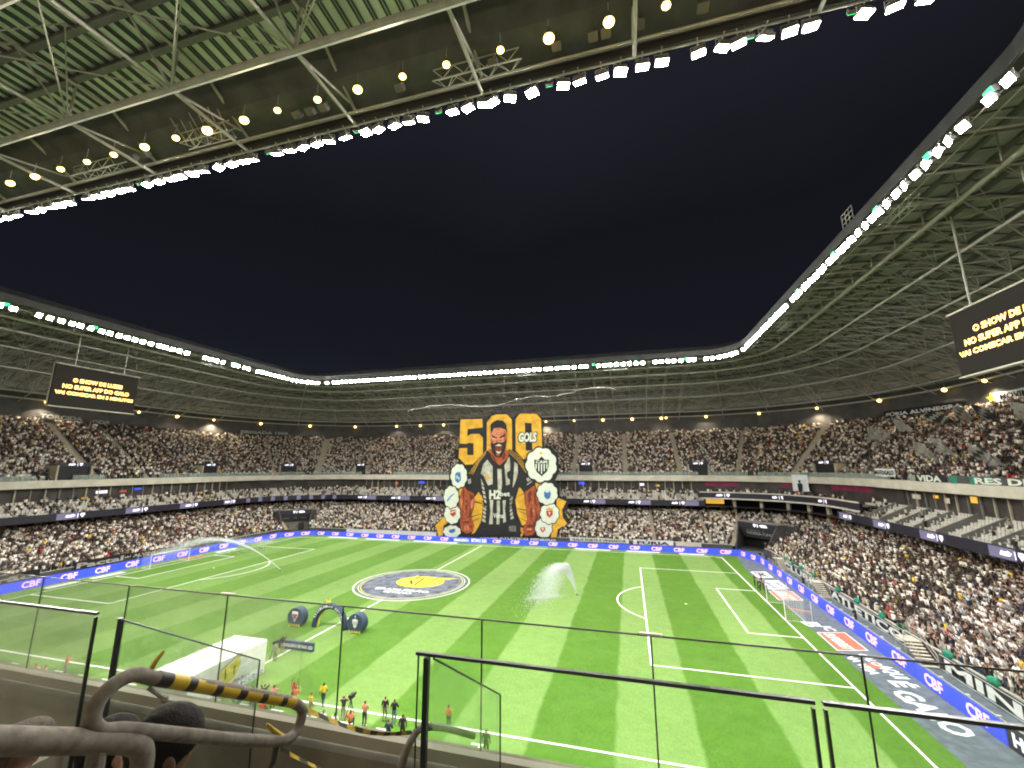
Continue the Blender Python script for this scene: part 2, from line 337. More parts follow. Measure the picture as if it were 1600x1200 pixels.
# sponsor mats beside the right goal (read from the pitch)
def mat3d(label, y0, y1, x0, x1, col, txt, th=None, tcol='mat_white', skew=0.8):
    t = empty('sponsor_mat', ((x0 + x1) / 2, (y0 + y1) / 2, 0), label, 'mat')
    if col: sheet('mat_sheet', [(x0, y1 + skew * 0), (x1, y1 + skew), (x1, y0 + skew), (x0, y0)], col, t, 0.02)
    for (body, xc, yc, wd, h, *cc) in txt:
        text(body, cc[0] if cc else tcol, (xc, yc, 0.028), (0.12, -1, 0), (1, 0.12, 0), wd, h, t, shear=0.0)
    return t
mt_ = mat3d('red sponsor mat with white rim lying nearest on the carpet by the right goal', -12.0, -7.0, 54.5, 57.6, 'mat_white', [])
sheet('red_field', [(54.62, -7.15), (57.45, -6.4), (57.45, -11.1), (54.62, -11.85)], 'mat_red', mt_, 0.026)
text('SUPERBET', 'mat_white', (55.7, -9.3, 0.034), (0.06, -1, 0), (1, 0.06, 0), 4.2, 1.1, mt_)
mt_ = mat3d('two-line white lettering with red heart on the grey carpet', -16.2, -12.4, 54.6, 57.4, None, [('GALO', 56.6, -13.6, 2.6, 0.9), ('NA VEIA', 55.3, -15.0, 4.0, 0.95)])
sheet('heart', [(56.0, -14.6), (56.7, -14.0), (57.1, -14.6), (56.9, -15.3), (55.7, -15.9), (54.9, -15.6)], 'mat_red', mt_, 0.03)
mat3d('large white phrase lettered along the grey carpet near the right corner', -26, -16.6, 54.6, 57.6, None, [('AQUI', 57.1, -16.0, 2.6, 1.5), ('É', 56.9, -18.4, 1.1, 2.0), ('GALO', 56.3, -22.8, 6.2, 1.9)])
mt_ = mat3d('orange sponsor mat lying behind the right goal', 5.0, 9.6, 54.3, 57.7, 'mat_white', [])
sheet('orange_field', [(54.45, 9.45), (57.55, 10.25), (57.55, 5.95), (54.45, 5.15)], 'mat_salmon', mt_, 0.026)
text('BET', 'mat_white', (56.0, 7.6, 0.034), (0.06, -1, 0), (1, 0.06, 0), 3.4, 1.4, mt_)
mat3d('white and blue sponsor mat beyond the right goal', 10.6, 16.0, 54.6, 57.8, 'mat_white', [('BRB', 55.5, 13.0, 3.6, 1.2, 'mat_blue'), ('BANCO', 57.2, 13.2, 4.0, 0.7, 'mat_blue')])
mat3d('white sponsor mat farthest along the right carpet', 17.6, 22.0, 54.9, 57.6, 'mat_white', [('EMS', 56.2, 20.2, 3.0, 1.5, 'print_black')])
mt_ = mat3d('small salmon mat lying inside the right goal', 0, 1.2, 54, 58, None, [])
sheet('strip', [(54.2, 1.9), (56.6, 0.8), (56.6, 0.3), (54.2, 1.4)], 'mat_salmon', mt_, 0.02)
mat3d('white emblem print on the carpet beside the right goal net', -6, -3.6, 54.4, 57.2, None, [('B', 55.0, -4.4, 1.6, 1.8), ('IC', 56.3, -5.4, 1.4, 1.2)])

for i, x_ in enumerate((-40, -28, -13, 26, 37, 47)):
    w_ = (9, 10, 12, 8, 7, 5)[i]
    t_ = empty('sponsor_mat', (x_, 35.9, 0), 'white lettered strip mat lying before the far board, %s from the left' % ('first', 'second', 'third', 'fourth', 'fifth', 'sixth')[i], 'mat')
    sheet('mat_sheet', rect(x_ - w_ / 2, 35.2, x_ + w_ / 2, 36.3), 'mat_white', t_, 0.02)
for i, y_ in enumerate((-15, -9, 6, 14)):
    t_ = empty('sponsor_mat', (-54.6, y_, 0), ['white strip mat nearest the camera behind the left goal line', 'pale strip mat just before the left goal', 'salmon strip mat just past the left goal', 'white strip mat farthest along the left goal line'][i], 'mat')
    sheet('mat_sheet', rect(-55.3, y_ - 2.4, -53.9, y_ + 2.4), 'mat_salmon' if i == 2 else 'mat_white', t_, 0.02)

# ================================================================ LED advertising boards
def board(label, p0, p1, h, body='CBF', step=4.7, skip=(), lw=2.25, hide=None):
    p0 = Vector((*p0, 0)); p1 = Vector((*p1, 0)); L = (p1 - p0).length; t = (p1 - p0).normalized(); n = Vector((t.y, -t.x, 0))   # n faces the pitch
    root = empty('led_board', tuple(p0), label, 'advertising board')
    k = max(1, round(L / step)); st = L / k; rz = math.atan2(t.y, t.x)
    base = None
    for i in range(k):
        c = p0 + t * (i + .5) * st
        pn = B().box((c.x, c.y, h / 2 + 0.04), (st - 0.02, 0.12, h), rz).build('panel', 'led_blue', root)
        B().box((c.x - n.x * 0.18, c.y - n.y * 0.18, h / 2), (st - 0.03, 0.16, h * 0.9), rz).build('rear_casing', 'steel_dark', root)
        if i in skip: continue
        q = c + n * 0.08
        text(hide[i] if hide and i in hide else body, 'led_white' if hide and i in hide else 'led_text', (q.x, q.y, h * 0.53), tuple(t), (0, 0, 1), (st * 0.86 if hide and i in hide else lw), h * 0.70, pn, bold=0.03)
    return root
board('long blue LED board with pink lettering along the far touchline', (-50.6, 37.4), (56.2, 36.6), 1.15, hide={9: 'BRASILEIRÃO', 10: 'BETANO 2025'})
board('blue LED board behind the left goal with pink lettering', (-57.0, -44), (-56.6, 31.5), 1.35)
board('short slanted LED board closing the far left corner', (-56.5, 31.7), (-50.8, 37.3), 1.2, step=4.0)
board('blue LED board with pink lettering below the right stand', (58.6, 30.2), (58.6, -26.4), 1.35)
board('short slanted LED board closing the far right corner', (56.4, 36.5), (58.55, 30.4), 1.25, step=3.2, lw=1.5)
bb = empty('led_board', (58.6, -26.5, 0), 'black LED board with violet lettering at the lower right edge', 'advertising board')
for i, tx in enumerate(('H2bet', 'H2bet', 'H2bet')):
    pn = B().box((58.6, -29.0 - i * 5, 0.765), (0.12, 4.98, 1.45)).build('panel', 'led_dark', bb)
    text(tx, 'led_white', (58.52, -28.6 - i * 5, 0.77), (0, -1, 0), (0, 0, 1), 3.2, 0.85, pn, bold=0.04)

# ================================================================ ring geometry of the bowl
RA, RB, RR = 61.5, 42.2, 8.0
def ringpt(side, t, d):
    """point and inward normal on the ring d metres behind the roof edge"""
    if side == 'left': return (-(RA + d), t, 1.0, 0.0)
    if side == 'right': return (RA + d, t, -1.0, 0.0)
    if side == 'far': return (t, RB + d, 0.0, -1.0)
    if side == 'near': return (t, -(RB + d), 0.0, 1.0)
    a = R(180 - t) if side == 'cl' else R(90 - t)
    if side == 'nl': a = R(180 + t)
    if side == 'nr': a = R(-t)
    cx = -(RA - RR) if side in ('cl', 'nl') else RA - RR; cyy = (RB - RR) if side in ('cl', 'cr') else -(RB - RR)
    q = RR + d
    return (cx + q * math.cos(a), cyy + q * math.sin(a), -math.cos(a), -math.sin(a))
def lin(a, b, st): n = max(1, int(round(abs(b - a) / st))); return [a + (b - a) * i / n for i in range(n + 1)]
PATH = {
 'left': [('left', t) for t in lin(-56, RB - RR, 6)] + [('cl', t) for t in lin(5, 45, 5)],
 'far': [('cl', t) for t in lin(45, 85, 5)] + [('far', t) for t in lin(-(RA - RR), RA - RR, 6)] + [('cr', t) for t in lin(5, 45, 5)],
 'right': [('cr', t) for t in lin(45, 85, 5)] + [('right', t) for t in lin(RB - RR, -56, 6)],
}
def loft(path, prof, b=None, flip=False, closed=False):
    b = b or B(); n = len(prof); vs = []
    for s, t in path:
        for d, z in prof:
            x, y, _, _ = ringpt(s, t, d); vs.append((x, y, z))
    fs = []
    P = len(path)
    for i in range(P if closed else P - 1):
        j = (i + 1) % P
        for k in range(n - 1):
            q = (i * n + k, j * n + k, j * n + k + 1, i * n + k + 1)
            fs.append(q[::-1] if flip else q)
    return b.add(vs, fs)
def slab(path, d0, z0, d1, z1, b=None):   # closed rectangular ring section
    b = b or B(); loft(path, [(d0, z0), (d0, z1), (d1, z1), (d1, z0), (d0, z0)], b)
    return b
LOW = [(0.9 + 0.7 * i, 0.95 + 0.236 * i) for i in range(24)]
MID = [(13.8 + 0.85 * i, 9.0 + 0.42 * i) for i in range(6)]
UPP = [(20.6 + 0.72 * i, 16.05 + 0.48 * i) for i in range(28)]
def steps(rows, pitch, rise, front_z):
    pr = [(rows[0][0] - 0.35, front_z), (rows[0][0] - 0.35, rows[0][1])]
    for d, z in rows: pr += [(d - 0.35, z), (d - 0.35 + pitch, z)]
    return pr
stand = {}
for side, lab in (('left', 'three-tier left end stand full of spectators behind the goal'), ('far', 'long three-tier stand full of spectators across the pitch'), ('right', 'three-tier right end stand packed with spectators')):
    p = PATH[side]; mid = p[len(p) // 2]; x, y, _, _ = ringpt(*mid, 10)
    g = stand[side] = empty('grandstand', (x, y, 0), lab, 'stand')
    secs = []; cur = []
    for a in p:                       # the corner tunnels cut through the front rows
        cut = a[0] in ('cl', 'cr') and abs(a[1] - 45) < 20.1
        if cut:
            if cur: secs.append(cur)
            cur = []
        else: cur.append(a)
    secs.append(cur)
    tb_ = B()
    for sc_ in secs:
        if len(sc_) > 1: loft(sc_, steps(LOW, 0.7, 0.236, 0.0), tb_)
    cs_ = [a for a in p if a[0] in ('cl', 'cr') and abs(a[1] - 45) < 25.1]
    for nm_ in ('cl', 'cr'):
        c2_ = [a for a in cs_ if a[0] == nm_]
        if len(c2_) > 1: loft(c2_, steps(LOW[12:], 0.7, 0.236, 0.0), tb_)
    tb_.build('lower_terrace', 'concrete', g)
    loft(p, [(17.7, 6.3), (17.7, 8.3), (12.9, 8.3)]).build('concourse_wall', 'box_dark', g)
    q = [a for a in p if a[0] != 'cr']
    loft(q, steps(MID, 0.85, 0.42, 8.35) + [(20.6, 11.1), (20.6, 14.4), (19.2, 14.4)]).build('middle_terrace', 'concrete', g)
    loft(q, [(20.55, 11.15), (20.55, 14.35)]).build('box_front', 'box_dark', g)
    slab(p, 19.2, 14.5, 20.2, 16.0).build('fascia_beam', 'concrete_beam', g)
    loft(p, steps(UPP, 0.72, 0.48, 16.0) + [(41.2, 29.01)]).build('upper_terrace', 'concrete', g)
    loft(p, [(41.2, 29.0), (41.2, 36.2)]).build('back_wall', 'wall_dark', g)
    fwb = B(); hrb = B()
    for sc_ in secs:
        if len(sc_) > 1: loft(sc_, [(0.5, 0.0), (0.5, 1.5 if side == 'right' else 1.15)], fwb); slab(sc_, 0.42, 1.5 if side == 'right' else 1.15, 0.6, 1.62 if side == 'right' else 1.25, hrb)
    fwb.build('front_wall', 'wall_dark', g); hrb.build('handrail', 'steel', g)
    # 1.5 if side == 'right' else 1.15, 0.6, 1.62 if side == 'right' else 1.25).build('handrail', 'steel', g)
    # ribbon screen below the middle tier
    rb = slab(q, 12.9, 8.35, 13.2, 9.75).build('ribbon_screen', 'led_dark', g)
    for i in range(len(q) - 1):
        if i % 2: continue
        (s0, t0), (s1, t1) = q[i], q[i + 1]
        if s0 != s1: continue
        bq = B(); vs = []
        for t in (t0 + (t1 - t0) * .15, t0 + (t1 - t0) * .75):
            for z in (8.45, 9.65): xx, yy, nx, ny = ringpt(s0, t, 12.88); vs.append((xx, yy, z))
        bq.add(vs, [(0, 2, 3, 1)]).build('lit_panel', 'led_lilac', rb)
    # glass guard in front of the upper tier, in panes
    for i in range(len(p) - 1):
        if random.random() < 0.12: continue
        bq = B(); vs = []
        for k, (s_, t_) in enumerate((p[i], p[i + 1])):
            for d in (19.62, 19.68):
                for z in (16.0, 17.05): xx, yy, _, _ = ringpt(s_, t_, d); vs.append((xx, yy, z))
        bq.add(vs, [(0, 4, 5, 1), (2, 3, 7, 6), (1, 5, 7, 3)]).build('guard_pane', 'glass_far', g)
# raised corner lounge between the far and the right stand
lp = [('far', RA - RR - 1.0)] + [('cr', t) for t in lin(0, 90, 7.5)] + [('right', RB - RR - 8)]
lounge = empty('corner_lounge', (70, 50, 0), 'dark corner lounge with ribbon screen between far and right stands', 'lounge')
slab(lp, 13.5, 10.55, 13.9, 11.75).build('ribbon_screen', 'led_dark', lounge)
slab(lp, 13.3, 10.2, 14.4, 10.5).build('slab_edge', 'concrete_beam', lounge)
slab(lp, 13.3, 11.8, 13.6, 12.05).build('parapet', 'concrete_beam', lounge)
loft(lp, [(13.6, 11.2), (20.4, 11.2), (20.4, 14.5)]).build('floor_and_wall', 'box_dark', lounge)
pm('maroon', (0.16, 0.02, 0.05), 0.6, 0.3, 0.5, emit=(0.25, 0.02, 0.09), estr=0.07)
for a_, b_ in ((3, 20), (40, 48), (64, 86)): loft([('cr', t) for t in lin(a_, b_, 4)], [(20.3, 13.2), (20.3, 14.4)]).build('lit_wall', 'maroon', lounge)
pm('amber', (0.4, 0.25, 0.05), 0.6, 0.3, 0.6, emit=(0.9, 0.5, 0.06), estr=0.7)
loft([('cr', 2), ('cr', 12)], [(16.9, 8.8), (16.9, 9.9)]).build('bar_sign', 'amber', lounge)
for t in (18, 33, 48, 60, 72, 84):
    x, y, nx, ny = ringpt('cr', t, 15.5); B().box((x, y, 8.2), (0.7, 0.7, 4.2), math.atan2(ny, nx)).build('column', 'concrete_step', lounge)
def graphic(side, t, z, d, parent, sc=1.0):
    """club shield, bar and scribble shown on the ribbon screens"""
    x, y, nx, ny = ringpt(side, t, d); tx, ty = -ny, nx
    if True: tx, ty = -ny, nx
    b = B()
    def P(a, h): return (x + tx * a * sc + nx * 0.04, y + ty * a * sc + ny * 0.04, z + h * sc)
    sh = [(-1.5, .42), (-.8, .42), (-.75, .05), (-1.15, -.45), (-1.55, .05)]
    for pl in (sh, [(-.45, .42), (-.3, .42), (-.3, -.42), (-.45, -.42)], [(0, .1), (.5, .35), (.9, .2), (1.4, .3), (1.7, -.2), (.9, -.25), (.3, -.2)]):
        b.poly([P(-a, h) for a, h in pl])
    return b.build('crest_graphic', 'led_white', parent)
for s, ts in (('left', (-30, -17, -4, 8, 20, 31)), ('far', (-48, -36, -24, 24, 36, 47)), ('right', (30, 18, 6, -6, -18, -30))):
    g = stand[s]; rbn = [c for c in g.children if c.name.startswith('ribbon_screen')][0]
    for t in ts: graphic(s, t, 9.05, 12.86, rbn)
for t in (12, 45, 75): graphic('cr', t, 11.15, 13.46, [c for c in lounge.children if c.name.startswith('ribbon_screen')][0])
# partitions and mullions of the middle tier
for s, a, b_, st in (('left', -40, 34, 4.6), ('far', -52, 52, 4.6), ('right', 25, -44, -4.6)):
    n = int((b_ - a) / st)
    for i in range(n + 1):
        t = a + st * i
        vs = []
        x0, y0, nx, ny = ringpt(s, t, 0); tx, ty = -ny, nx
        hgt = 0.95 if s == 'right' else 0.45
        for o in (-0.09, 0.09):
            for d, z in ((13.4, 8.9), (13.4, 9.0 + hgt), (18.4, 11.3 + hgt), (18.4, 11.1)):
                x, y, _, _ = ringpt(s, t, d); vs.append((x + tx * o, y + ty * o, z))
        B().add(vs, [(0, 1, 2, 3), (7, 6, 5, 4), (0, 4, 5, 1), (1, 5, 6, 2), (2, 6, 7, 3)]).build('partition_wall', 'steel_dark' if s == 'right' else 'concrete_step', stand[s])
        for o in (0, st / 2):
            x, y, nx, ny = ringpt(s, t + o, 20.4); B().box((x, y, 12.75), (0.22, 0.22, 3.2), math.atan2(ny, nx)).build('mullion', 'concrete_step' if random.random() < .6 else 'steel_dark', stand[s])
        if random.random() < 0.4:
            x, y, nx, ny = ringpt(s, t + st * random.random(), 20.35); mm = random.choice(['led_white', 'amber', 'led_blue', 'led_lilac', 'mat_red', 'concrete_beam', 'concrete_beam'])
            B().box((x, y, 13.0 + random.random() * .8), (0.08, random.uniform(.9, 2.2), random.uniform(.4, .9)), math.atan2(ny, nx)).build('display', mm, stand[s])
        if s != 'right' or i % 2 == 0:
            x, y, nx, ny = ringpt(s, t, 16.95); B().box((x, y, 7.2), (0.45, 0.45, 2.3), math.atan2(ny, nx)).build('column', 'concrete_step', stand[s])
# aisles: stepped stairways running up the tiers
UA = [('left', -13, .5), ('left', 2.4, 1.3), ('left', 13.3, .5), ('left', 25.3, .5), ('cl', 12, .5), ('cl', 32, .5), ('cl', 58, 1.2), ('cl', 80, .6), ('far', -32, .5), ('far', -13, .5), ('far', 4, .5), ('far', 19, .6), ('far', 34, .6), ('far', 49, .6), ('cr', 20, .6), ('cr', 46, 1.1), ('cr', 72, .5), ('right', 20, .6), ('right', 4, .5), ('right', -12, .5), ('right', -28, .5), ('left', -28, .5)]
LA = [('left', -20, .4), ('left', -4, .4), ('left', 12, .4), ('left', 27, .4), ('far', -44, .4), ('far', -29, .4), ('far', 24, .4), ('far', 40, .45), ('far', 52, .45), ('right', 24, .4), ('right', 9, .4), ('right', -7, .4), ('right', -22, .4), ('cl', 30, .4), ('cl', 75, .4), ('cr', 20, .45)]
owner = lambda s, t: stand['left' if s == 'left' or (s == 'cl' and t < 45) else ('right' if s == 'right' or (s == 'cr' and t >= 45) else 'far')]
for rows, al, pit_, ris in ((UPP, UA, .72, .48), (LOW, LA, .7, .236)):
    for s, t, hw in al:
        b = B()
        for d, z in rows:
            for h in (0, 1):
                x, y, nx, ny = ringpt(s, t, d - 0.35 + pit_ / 2 * (h + .5) + 0.02)
                b.box((x, y, z + ris / 2 * h + 0.03), (pit_ / 2 - .01, hw * 2, ris / 2 + 0.06 if h else 0.06), math.atan2(ny, nx))
        b.build('stairway', 'concrete_step', owner(s, t))
# vomitory portals on the upper tier
VOM = [('left', -1.4, 3.0), ('cl', 40, 2.6), ('cl', 88, 2.2), ('far', 22.6, 2.2), ('cr', 0.5, 2.6), ('cr', 62, 2.6), ('left', 38 - 8, 2.4), ('right', -3, 2.6)]
def portal(s, t, hw):
    x, y, nx, ny = ringpt(s, t, 20.0); g = owner(s, t); a = math.atan2(ny, nx)
    b = B()
    for o in (-1, 1):
        xx, yy, _, _ = ringpt(s, t, 22.4); b.box((xx + -ny * hw * o, yy + nx * hw * o, 17.5), (4.6, 0.3, 3.2), a)
    pc = b.build('portal_wall', 'concrete_step', g)
    xx, yy, _, _ = ringpt(s, t, 20.75); B().box((xx, yy, 17.5), (0.3, hw * 2 - .3, 2.9), a).build('portal_dark_slab', 'black', g)  # black slab painted in for the darkness of the passage
    xx, yy, _, _ = ringpt(s, t, 22.6); B().box((xx, yy, 19.35), (4.0, hw * 2 + .3, 0.22), a).build('portal_roof', 'steel_dark', g)
    xx, yy, _, _ = ringpt(s, t, 20.4); sg = B().box((xx, yy, 19.3), (0.2, hw * 2 + .2, 0.85), a).build('portal_sign', 'led_dark', g)
    graphic(s, t, 19.3, 20.26, sg, 0.8)
for v in VOM: portal(*v)

# ================================================================ roof
FULL = [('near', t) for t in lin(RA - RR, -(RA - RR), 6)] + [('nl', t) for t in lin(82.5, 7.5, 7.5)] + [('left', t) for t in lin(-(RB - RR), RB - RR, 6)] + [('cl', t) for t in lin(7.5, 82.5, 7.5)] + \
       [('far', t) for t in lin(-(RA - RR), RA - RR, 6)] + [('cr', t) for t in lin(7.5, 82.5, 7.5)] + [('right', t) for t in lin(RB - RR, -(RB - RR), 6)] + [('nr', t) for t in lin(7.5, 82.5, 7.5)]
DECK = [(4.2, 48.2), (6.6, 48.3), (11, 48.1), (16, 47.3), (21, 46.0), (26, 44.4), (31, 42.4), (36, 39.9), (40, 37.6), (43.5, 35.4)]
def deckz(d):
    for (a, za), (b, zb) in zip(DECK, DECK[1:]):
        if d <= b: return za + (zb - za) * (d - a) / (b - a)
    return DECK[-1][1]
roof = empty('stadium_roof', (0, 0, 36), 'ring-shaped stadium roof with ribbed decking open over the pitch', 'roof')
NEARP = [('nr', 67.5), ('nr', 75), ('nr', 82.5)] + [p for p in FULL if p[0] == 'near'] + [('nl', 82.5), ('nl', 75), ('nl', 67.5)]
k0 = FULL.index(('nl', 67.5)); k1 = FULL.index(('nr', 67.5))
loft(NEARP, DECK).build('roof_deck', 'deck_lit', roof); loft(FULL[k0:k1 + 1], DECK).build('roof_deck', 'deck_shaded', roof)  # one decking in two tones: lit near roof, shaded elsewhere
loft(FULL, [(0.0, 45.9), (2.6, 46.6), (4.22, 48.15)], closed=True).build('rim_deck', 'deck_dark', roof)
loft(FULL, [(d, z + 0.5) for d, z in [(-0.15, 45.95)] + DECK], closed=True, flip=True).build('roof_skin', 'wall_dark', roof)
loft(FULL, [(-0.16, 46.5), (-0.16, 45.3), (0.0, 45.3), (0.0, 45.9)], closed=True).build('rim_fascia', 'wall_dark', roof)
for d, z, r in ((6.6, 44.5, 0.26), (13.6, 43.9, 0.2), (21, 42.2, 0.18), (29, 39.5, 0.18), (37, 35.9, 0.16), (0.35, 44.6, 0.07), (0.35, 45.7, 0.05), (1.5, 44.6, 0.07)):
    B().path([(*ringpt(s, t, d)[:2], z) for s, t in FULL], r, 8, closed=True).build('ring_chord', 'steel', roof)
for d in [6.8 + 2.62 * i for i in range(14)]:
    z = deckz(d) - 0.28
    loft(FULL, [(d - .22, z + .26), (d - .22, z - .12), (d + .22, z - .12), (d + .22, z + .26)], closed=True).build('purlin', 'steel_dark', roof)
# ribs of the decking above the near stand
rb = B()
for i in range(9):
    (d0, z0), (d1, z1) = DECK[i], DECK[i + 1]
    for o in (0,):
        rb.add([(-.05, -(RB + d0), z0 - .01), (.05, -(RB + d0), z0 - .01), (.05, -(RB + d1), z1 - .01), (-.05, -(RB + d1), z1 - .01), (-.05, -(RB + d0), z0 - .13), (.05, -(RB + d0), z0 - .13), (.05, -(RB + d1), z1 - .13), (-.05, -(RB + d1), z1 - .13)],
               [(4, 5, 6, 7), (0, 4, 7, 3), (1, 2, 6, 5)])
rme = rb.mesh('deck_rib', 'deck_dark')
x = -52.0
while x < 54:
    for o in (0, 0.24):
        q = bpy.data.objects.new('deck_rib', rme); C.objects.link(q); q.parent = roof; q.matrix_parent_inverse = Matrix.Translation(roof.location).inverted(); q.location = (x + o, 0, 0)
    x += 1.0
# ribs of the visible far roofs
for s, a, b_, st in (('far', -53, 53, 2.6), ('left', -30, 34, 2.6), ('right', -34, 34, 2.6), ('cl', 4, 88, 6), ('cr', 4, 88, 6)):
    t = a
    while t < b_:
        B().path([(*ringpt(s, t, d)[:2], z - 0.09) for d, z in DECK], 0.07, 4).build('deck_rib', 'deck_dark', roof); t += st
# radial trusses
TR = [('near', -4.9 + 10.4 * k) for k in range(-4, 6)] + [('left', -29 + 5.2 * k) for k in range(13)] + [('cl', t) for t in (14, 29, 45, 61, 76)] + [('far', -52 + 5.2 * k) for k in range(21)] + [('cr', t) for t in (14, 29, 45, 61, 76)] + [('right', 33.4 - 5.2 * k) for k in range(13)]
BOT = [(6.6, 44.5), (13.6, 43.9), (21, 42.2), (29, 39.5), (37, 35.9)]
for s, t in TR:
    pt = lambda d, z: (*ringpt(s, t, d)[:2], z)
    where = {'near': 'overhead', 'left': 'above the left stand', 'far': 'above the far stand', 'right': 'above the right stand', 'cl': 'above the far left corner', 'cr': 'above the far right corner'}[s]
    g = empty('roof_truss', pt(6.6, 44.5), 'pale steel tube truss carrying the roof ' + where, 'truss', 'roof trusses ' + where)
    ord_ = ['first', 'second', 'third', 'fourth', 'fifth', 'sixth', 'seventh', 'eighth', 'ninth', 'tenth']
    if s == 'near': g['label'] = 'pale steel roof truss overhead, %s from the left end' % ord_[TR.index((s, t))]
    fk = 1.0 if s == 'near' else .72
    B().path([pt(d, z) for d, z in BOT + [(42, 33.6)]], 0.13 * fk, 6).build('bottom_chord', 'steel', g)
    B().path([pt(0.4, 45.7)] + [pt(d, z - .5) for d, z in DECK], 0.13, 6).build('top_chord', 'steel', g)
    B().tube(pt(6.6, 44.5), pt(0.4, 44.65), 0.13, 6).build('outrigger', 'steel', g)
    B().tube(pt(6.6, 44.5), pt(1.2, 45.9), 0.09 * fk, 5).build('diagonal', 'steel', g)
    for (d0, z0), (d1, z1) in zip(BOT, BOT[1:]):
        m = (d0 + d1) / 2
        B().tube(pt(d0, z0), pt(m, deckz(m) - .5), 0.085 * fk, 5).build('diagonal', 'steel', g)
        B().tube(pt(m, deckz(m) - .5), pt(d1, z1), 0.085 * fk, 5).build('diagonal', 'steel', g)
        B().tube(pt(d1, z1), pt(d1, deckz(d1) - .5), 0.07 * fk, 5).build('post', 'steel', g)
    B().tube(pt(6.6, 44.5), pt(6.6, 47.8), 0.09, 5).build('post', 'steel', g)
# plan bracing between neighbouring trusses
for (s0, t0), (s1, t1) in zip(TR, TR[1:]):
    if 'near' in (s0, s1) and s0 != s1: continue
    g = empty('bracing', (*ringpt(s0, t0, 10)[:2], 44), {'near': 'crossed steel brace tubes between overhead roof trusses', 'left': 'crossed steel brace tubes between trusses over the left stand', 'cl': 'crossed brace tubes between trusses at far left corner', 'far': 'crossed steel brace tubes between trusses over the far stand', 'cr': 'crossed brace tubes between trusses at far right corner', 'right': 'crossed steel brace tubes between trusses over the right stand'}[s0], 'brace', 'roof bracing ' + s0.replace('cl', 'far left corner').replace('cr', 'far right corner'))
    for k, ((d0, z0), (d1, z1)) in enumerate(zip(BOT, BOT[1:])):
        a = lambda d, z: (*ringpt(s0, t0, d)[:2], z); c = lambda d, z: (*ringpt(s1, t1, d)[:2], z)
        B().tube(a(d0, z0), c(d1, z1), 0.055, 5).build('brace_tube', 'steel', g)
        B().tube(c(d0, z0), a(d1, z1), 0.055, 5).build('brace_tube', 'steel', g)
        m = (d0 + d1) / 2; mp = ((Vector(a(m, deckz(m) - .5)) + Vector(c(m, deckz(m) - .5))) / 2)
        B().tube(a(d0, z0), mp, 0.045, 5).build('brace_tube', 'steel', g); B().tube(c(d0, z0), mp, 0.045, 5).build('brace_tube', 'steel', g)
        B().tube(a(d1, z1), mp, 0.045, 5).build('brace_tube', 'steel', g)

# ================================================================ floodlights along the roof edge
hb = B(); hb.box((0, 0, 0), (0.20, 0.78, 0.62)); hb.box((-.16, 0, 0), (0.14, 0.6, 0.46))
for i in range(5): hb.box((-.27, -0.26 + .13 * i, 0), (0.1, 0.03, 0.42))
house_me = hb.mesh('housing', 'steel_dark')
lb = B(); lb.box((0.115, 0, 0), (0.03, 0.72, 0.56)); lens_me = lb.mesh('lens', 'lens_white')
kb = B(); kb.tube((0, -.42, -.05), (0, -.42, .5), .03, 5); kb.tube((0, .42, -.05), (0, .42, .5), .03, 5); kb.tube((0, -.42, .5), (0, .42, .5), .03, 5); kb.tube((0, 0, .5), (-.35, 0, .75), .04, 5)
brk_me = kb.mesh('bracket', 'steel')
def flood(s, t, label, group, tilt=None, spot=None, z=44.35, sc=1.05):
    x, y, nx, ny = ringpt(s, t, -0.15)
    e = empty('floodlight', (x, y, z), label, 'floodlight', group)
    az = math.atan2(ny, nx) + random.uniform(-.35, .35); tl = tilt + random.uniform(-.3, .3) if tilt is not None else random.uniform(.35, .6)
    rot = Matrix.Rotation(az, 4, 'Z') @ Matrix.Rotation(tl, 4, 'Y') @ Matrix.Scale(sc, 4)
    for nm, me, mt in (('housing', house_me, rot), ('lens', lens_me, rot), ('bracket', brk_me, Matrix.Rotation(az, 4, 'Z'))):
        o = bpy.data.objects.new(nm, me); C.objects.link(o); o.parent = e; o.matrix_basis = mt
    if spot:
        l = bpy.data.lights.new('flood_beam', 'SPOT'); l.energy = FLOOD_W * spot; l.spot_size = R(140); l.spot_blend = 0.6; l.shadow_soft_size = 1.2; l.color = (1, 0.965, 0.90)
        q = bpy.data.objects.new('flood_beam', l); C.objects.link(q); q.parent = e
        dv = Vector((nx, ny, -1.5 if s == 'near' else -1.2)).normalized(); q.matrix_basis = Matrix.Translation((nx * .6, ny * .6, -.6)) @ dv.to_track_quat('-Z', 'Y').to_matrix().to_4x4()
near_x = [46.8, 45.7, 44.4, 42.9, 42.0, 40.6, 38.4, 37.2, 35.8, 34.6, 33.1, 32.0, 29.8, 28.2, 26.9, 26.2, 25.0, 23.8, 21.4, 20.2, 19.0, 17.6, 16.5, 14.6, 13.1, 11.9, 10.6, 9.3, 8.0, 5.4, 4.5, 3.2, 1.8, 0.0, -1.2, -2.6, -3.8, -5.2, -6.6, -9.0, -10.2, -11.6, -13.0, -14.4, -17.0, -18.4, -19.8, -21.2, -22.6, -25, -26.4, -28, -29.4, 49.5, 51, 52.5]
for i, t in enumerate(near_x): flood('near', t, 'lit white floodlight hanging overhead on the near roof edge', 'floodlights on the near roof edge', spot=1.5 if i % 5 == 2 else None, tilt=1.3, sc=1.02)
def run(s, ts, where, every):
    for i, t in enumerate(ts):
        if random.random() < 0.06: continue
        flood(s, t + random.uniform(-.2, .2), 'lit white floodlight on the %s roof edge' % where, 'floodlights on the %s roof edge' % where, spot=1.0 if i % every == every // 2 else None)
run('far', lin(-52, 52, 1.55), 'far', 8)
run('left', lin(-34, 33.5, 1.5), 'left', 10)
run('right', lin(33.5, -40, 1.42), 'right', 10)
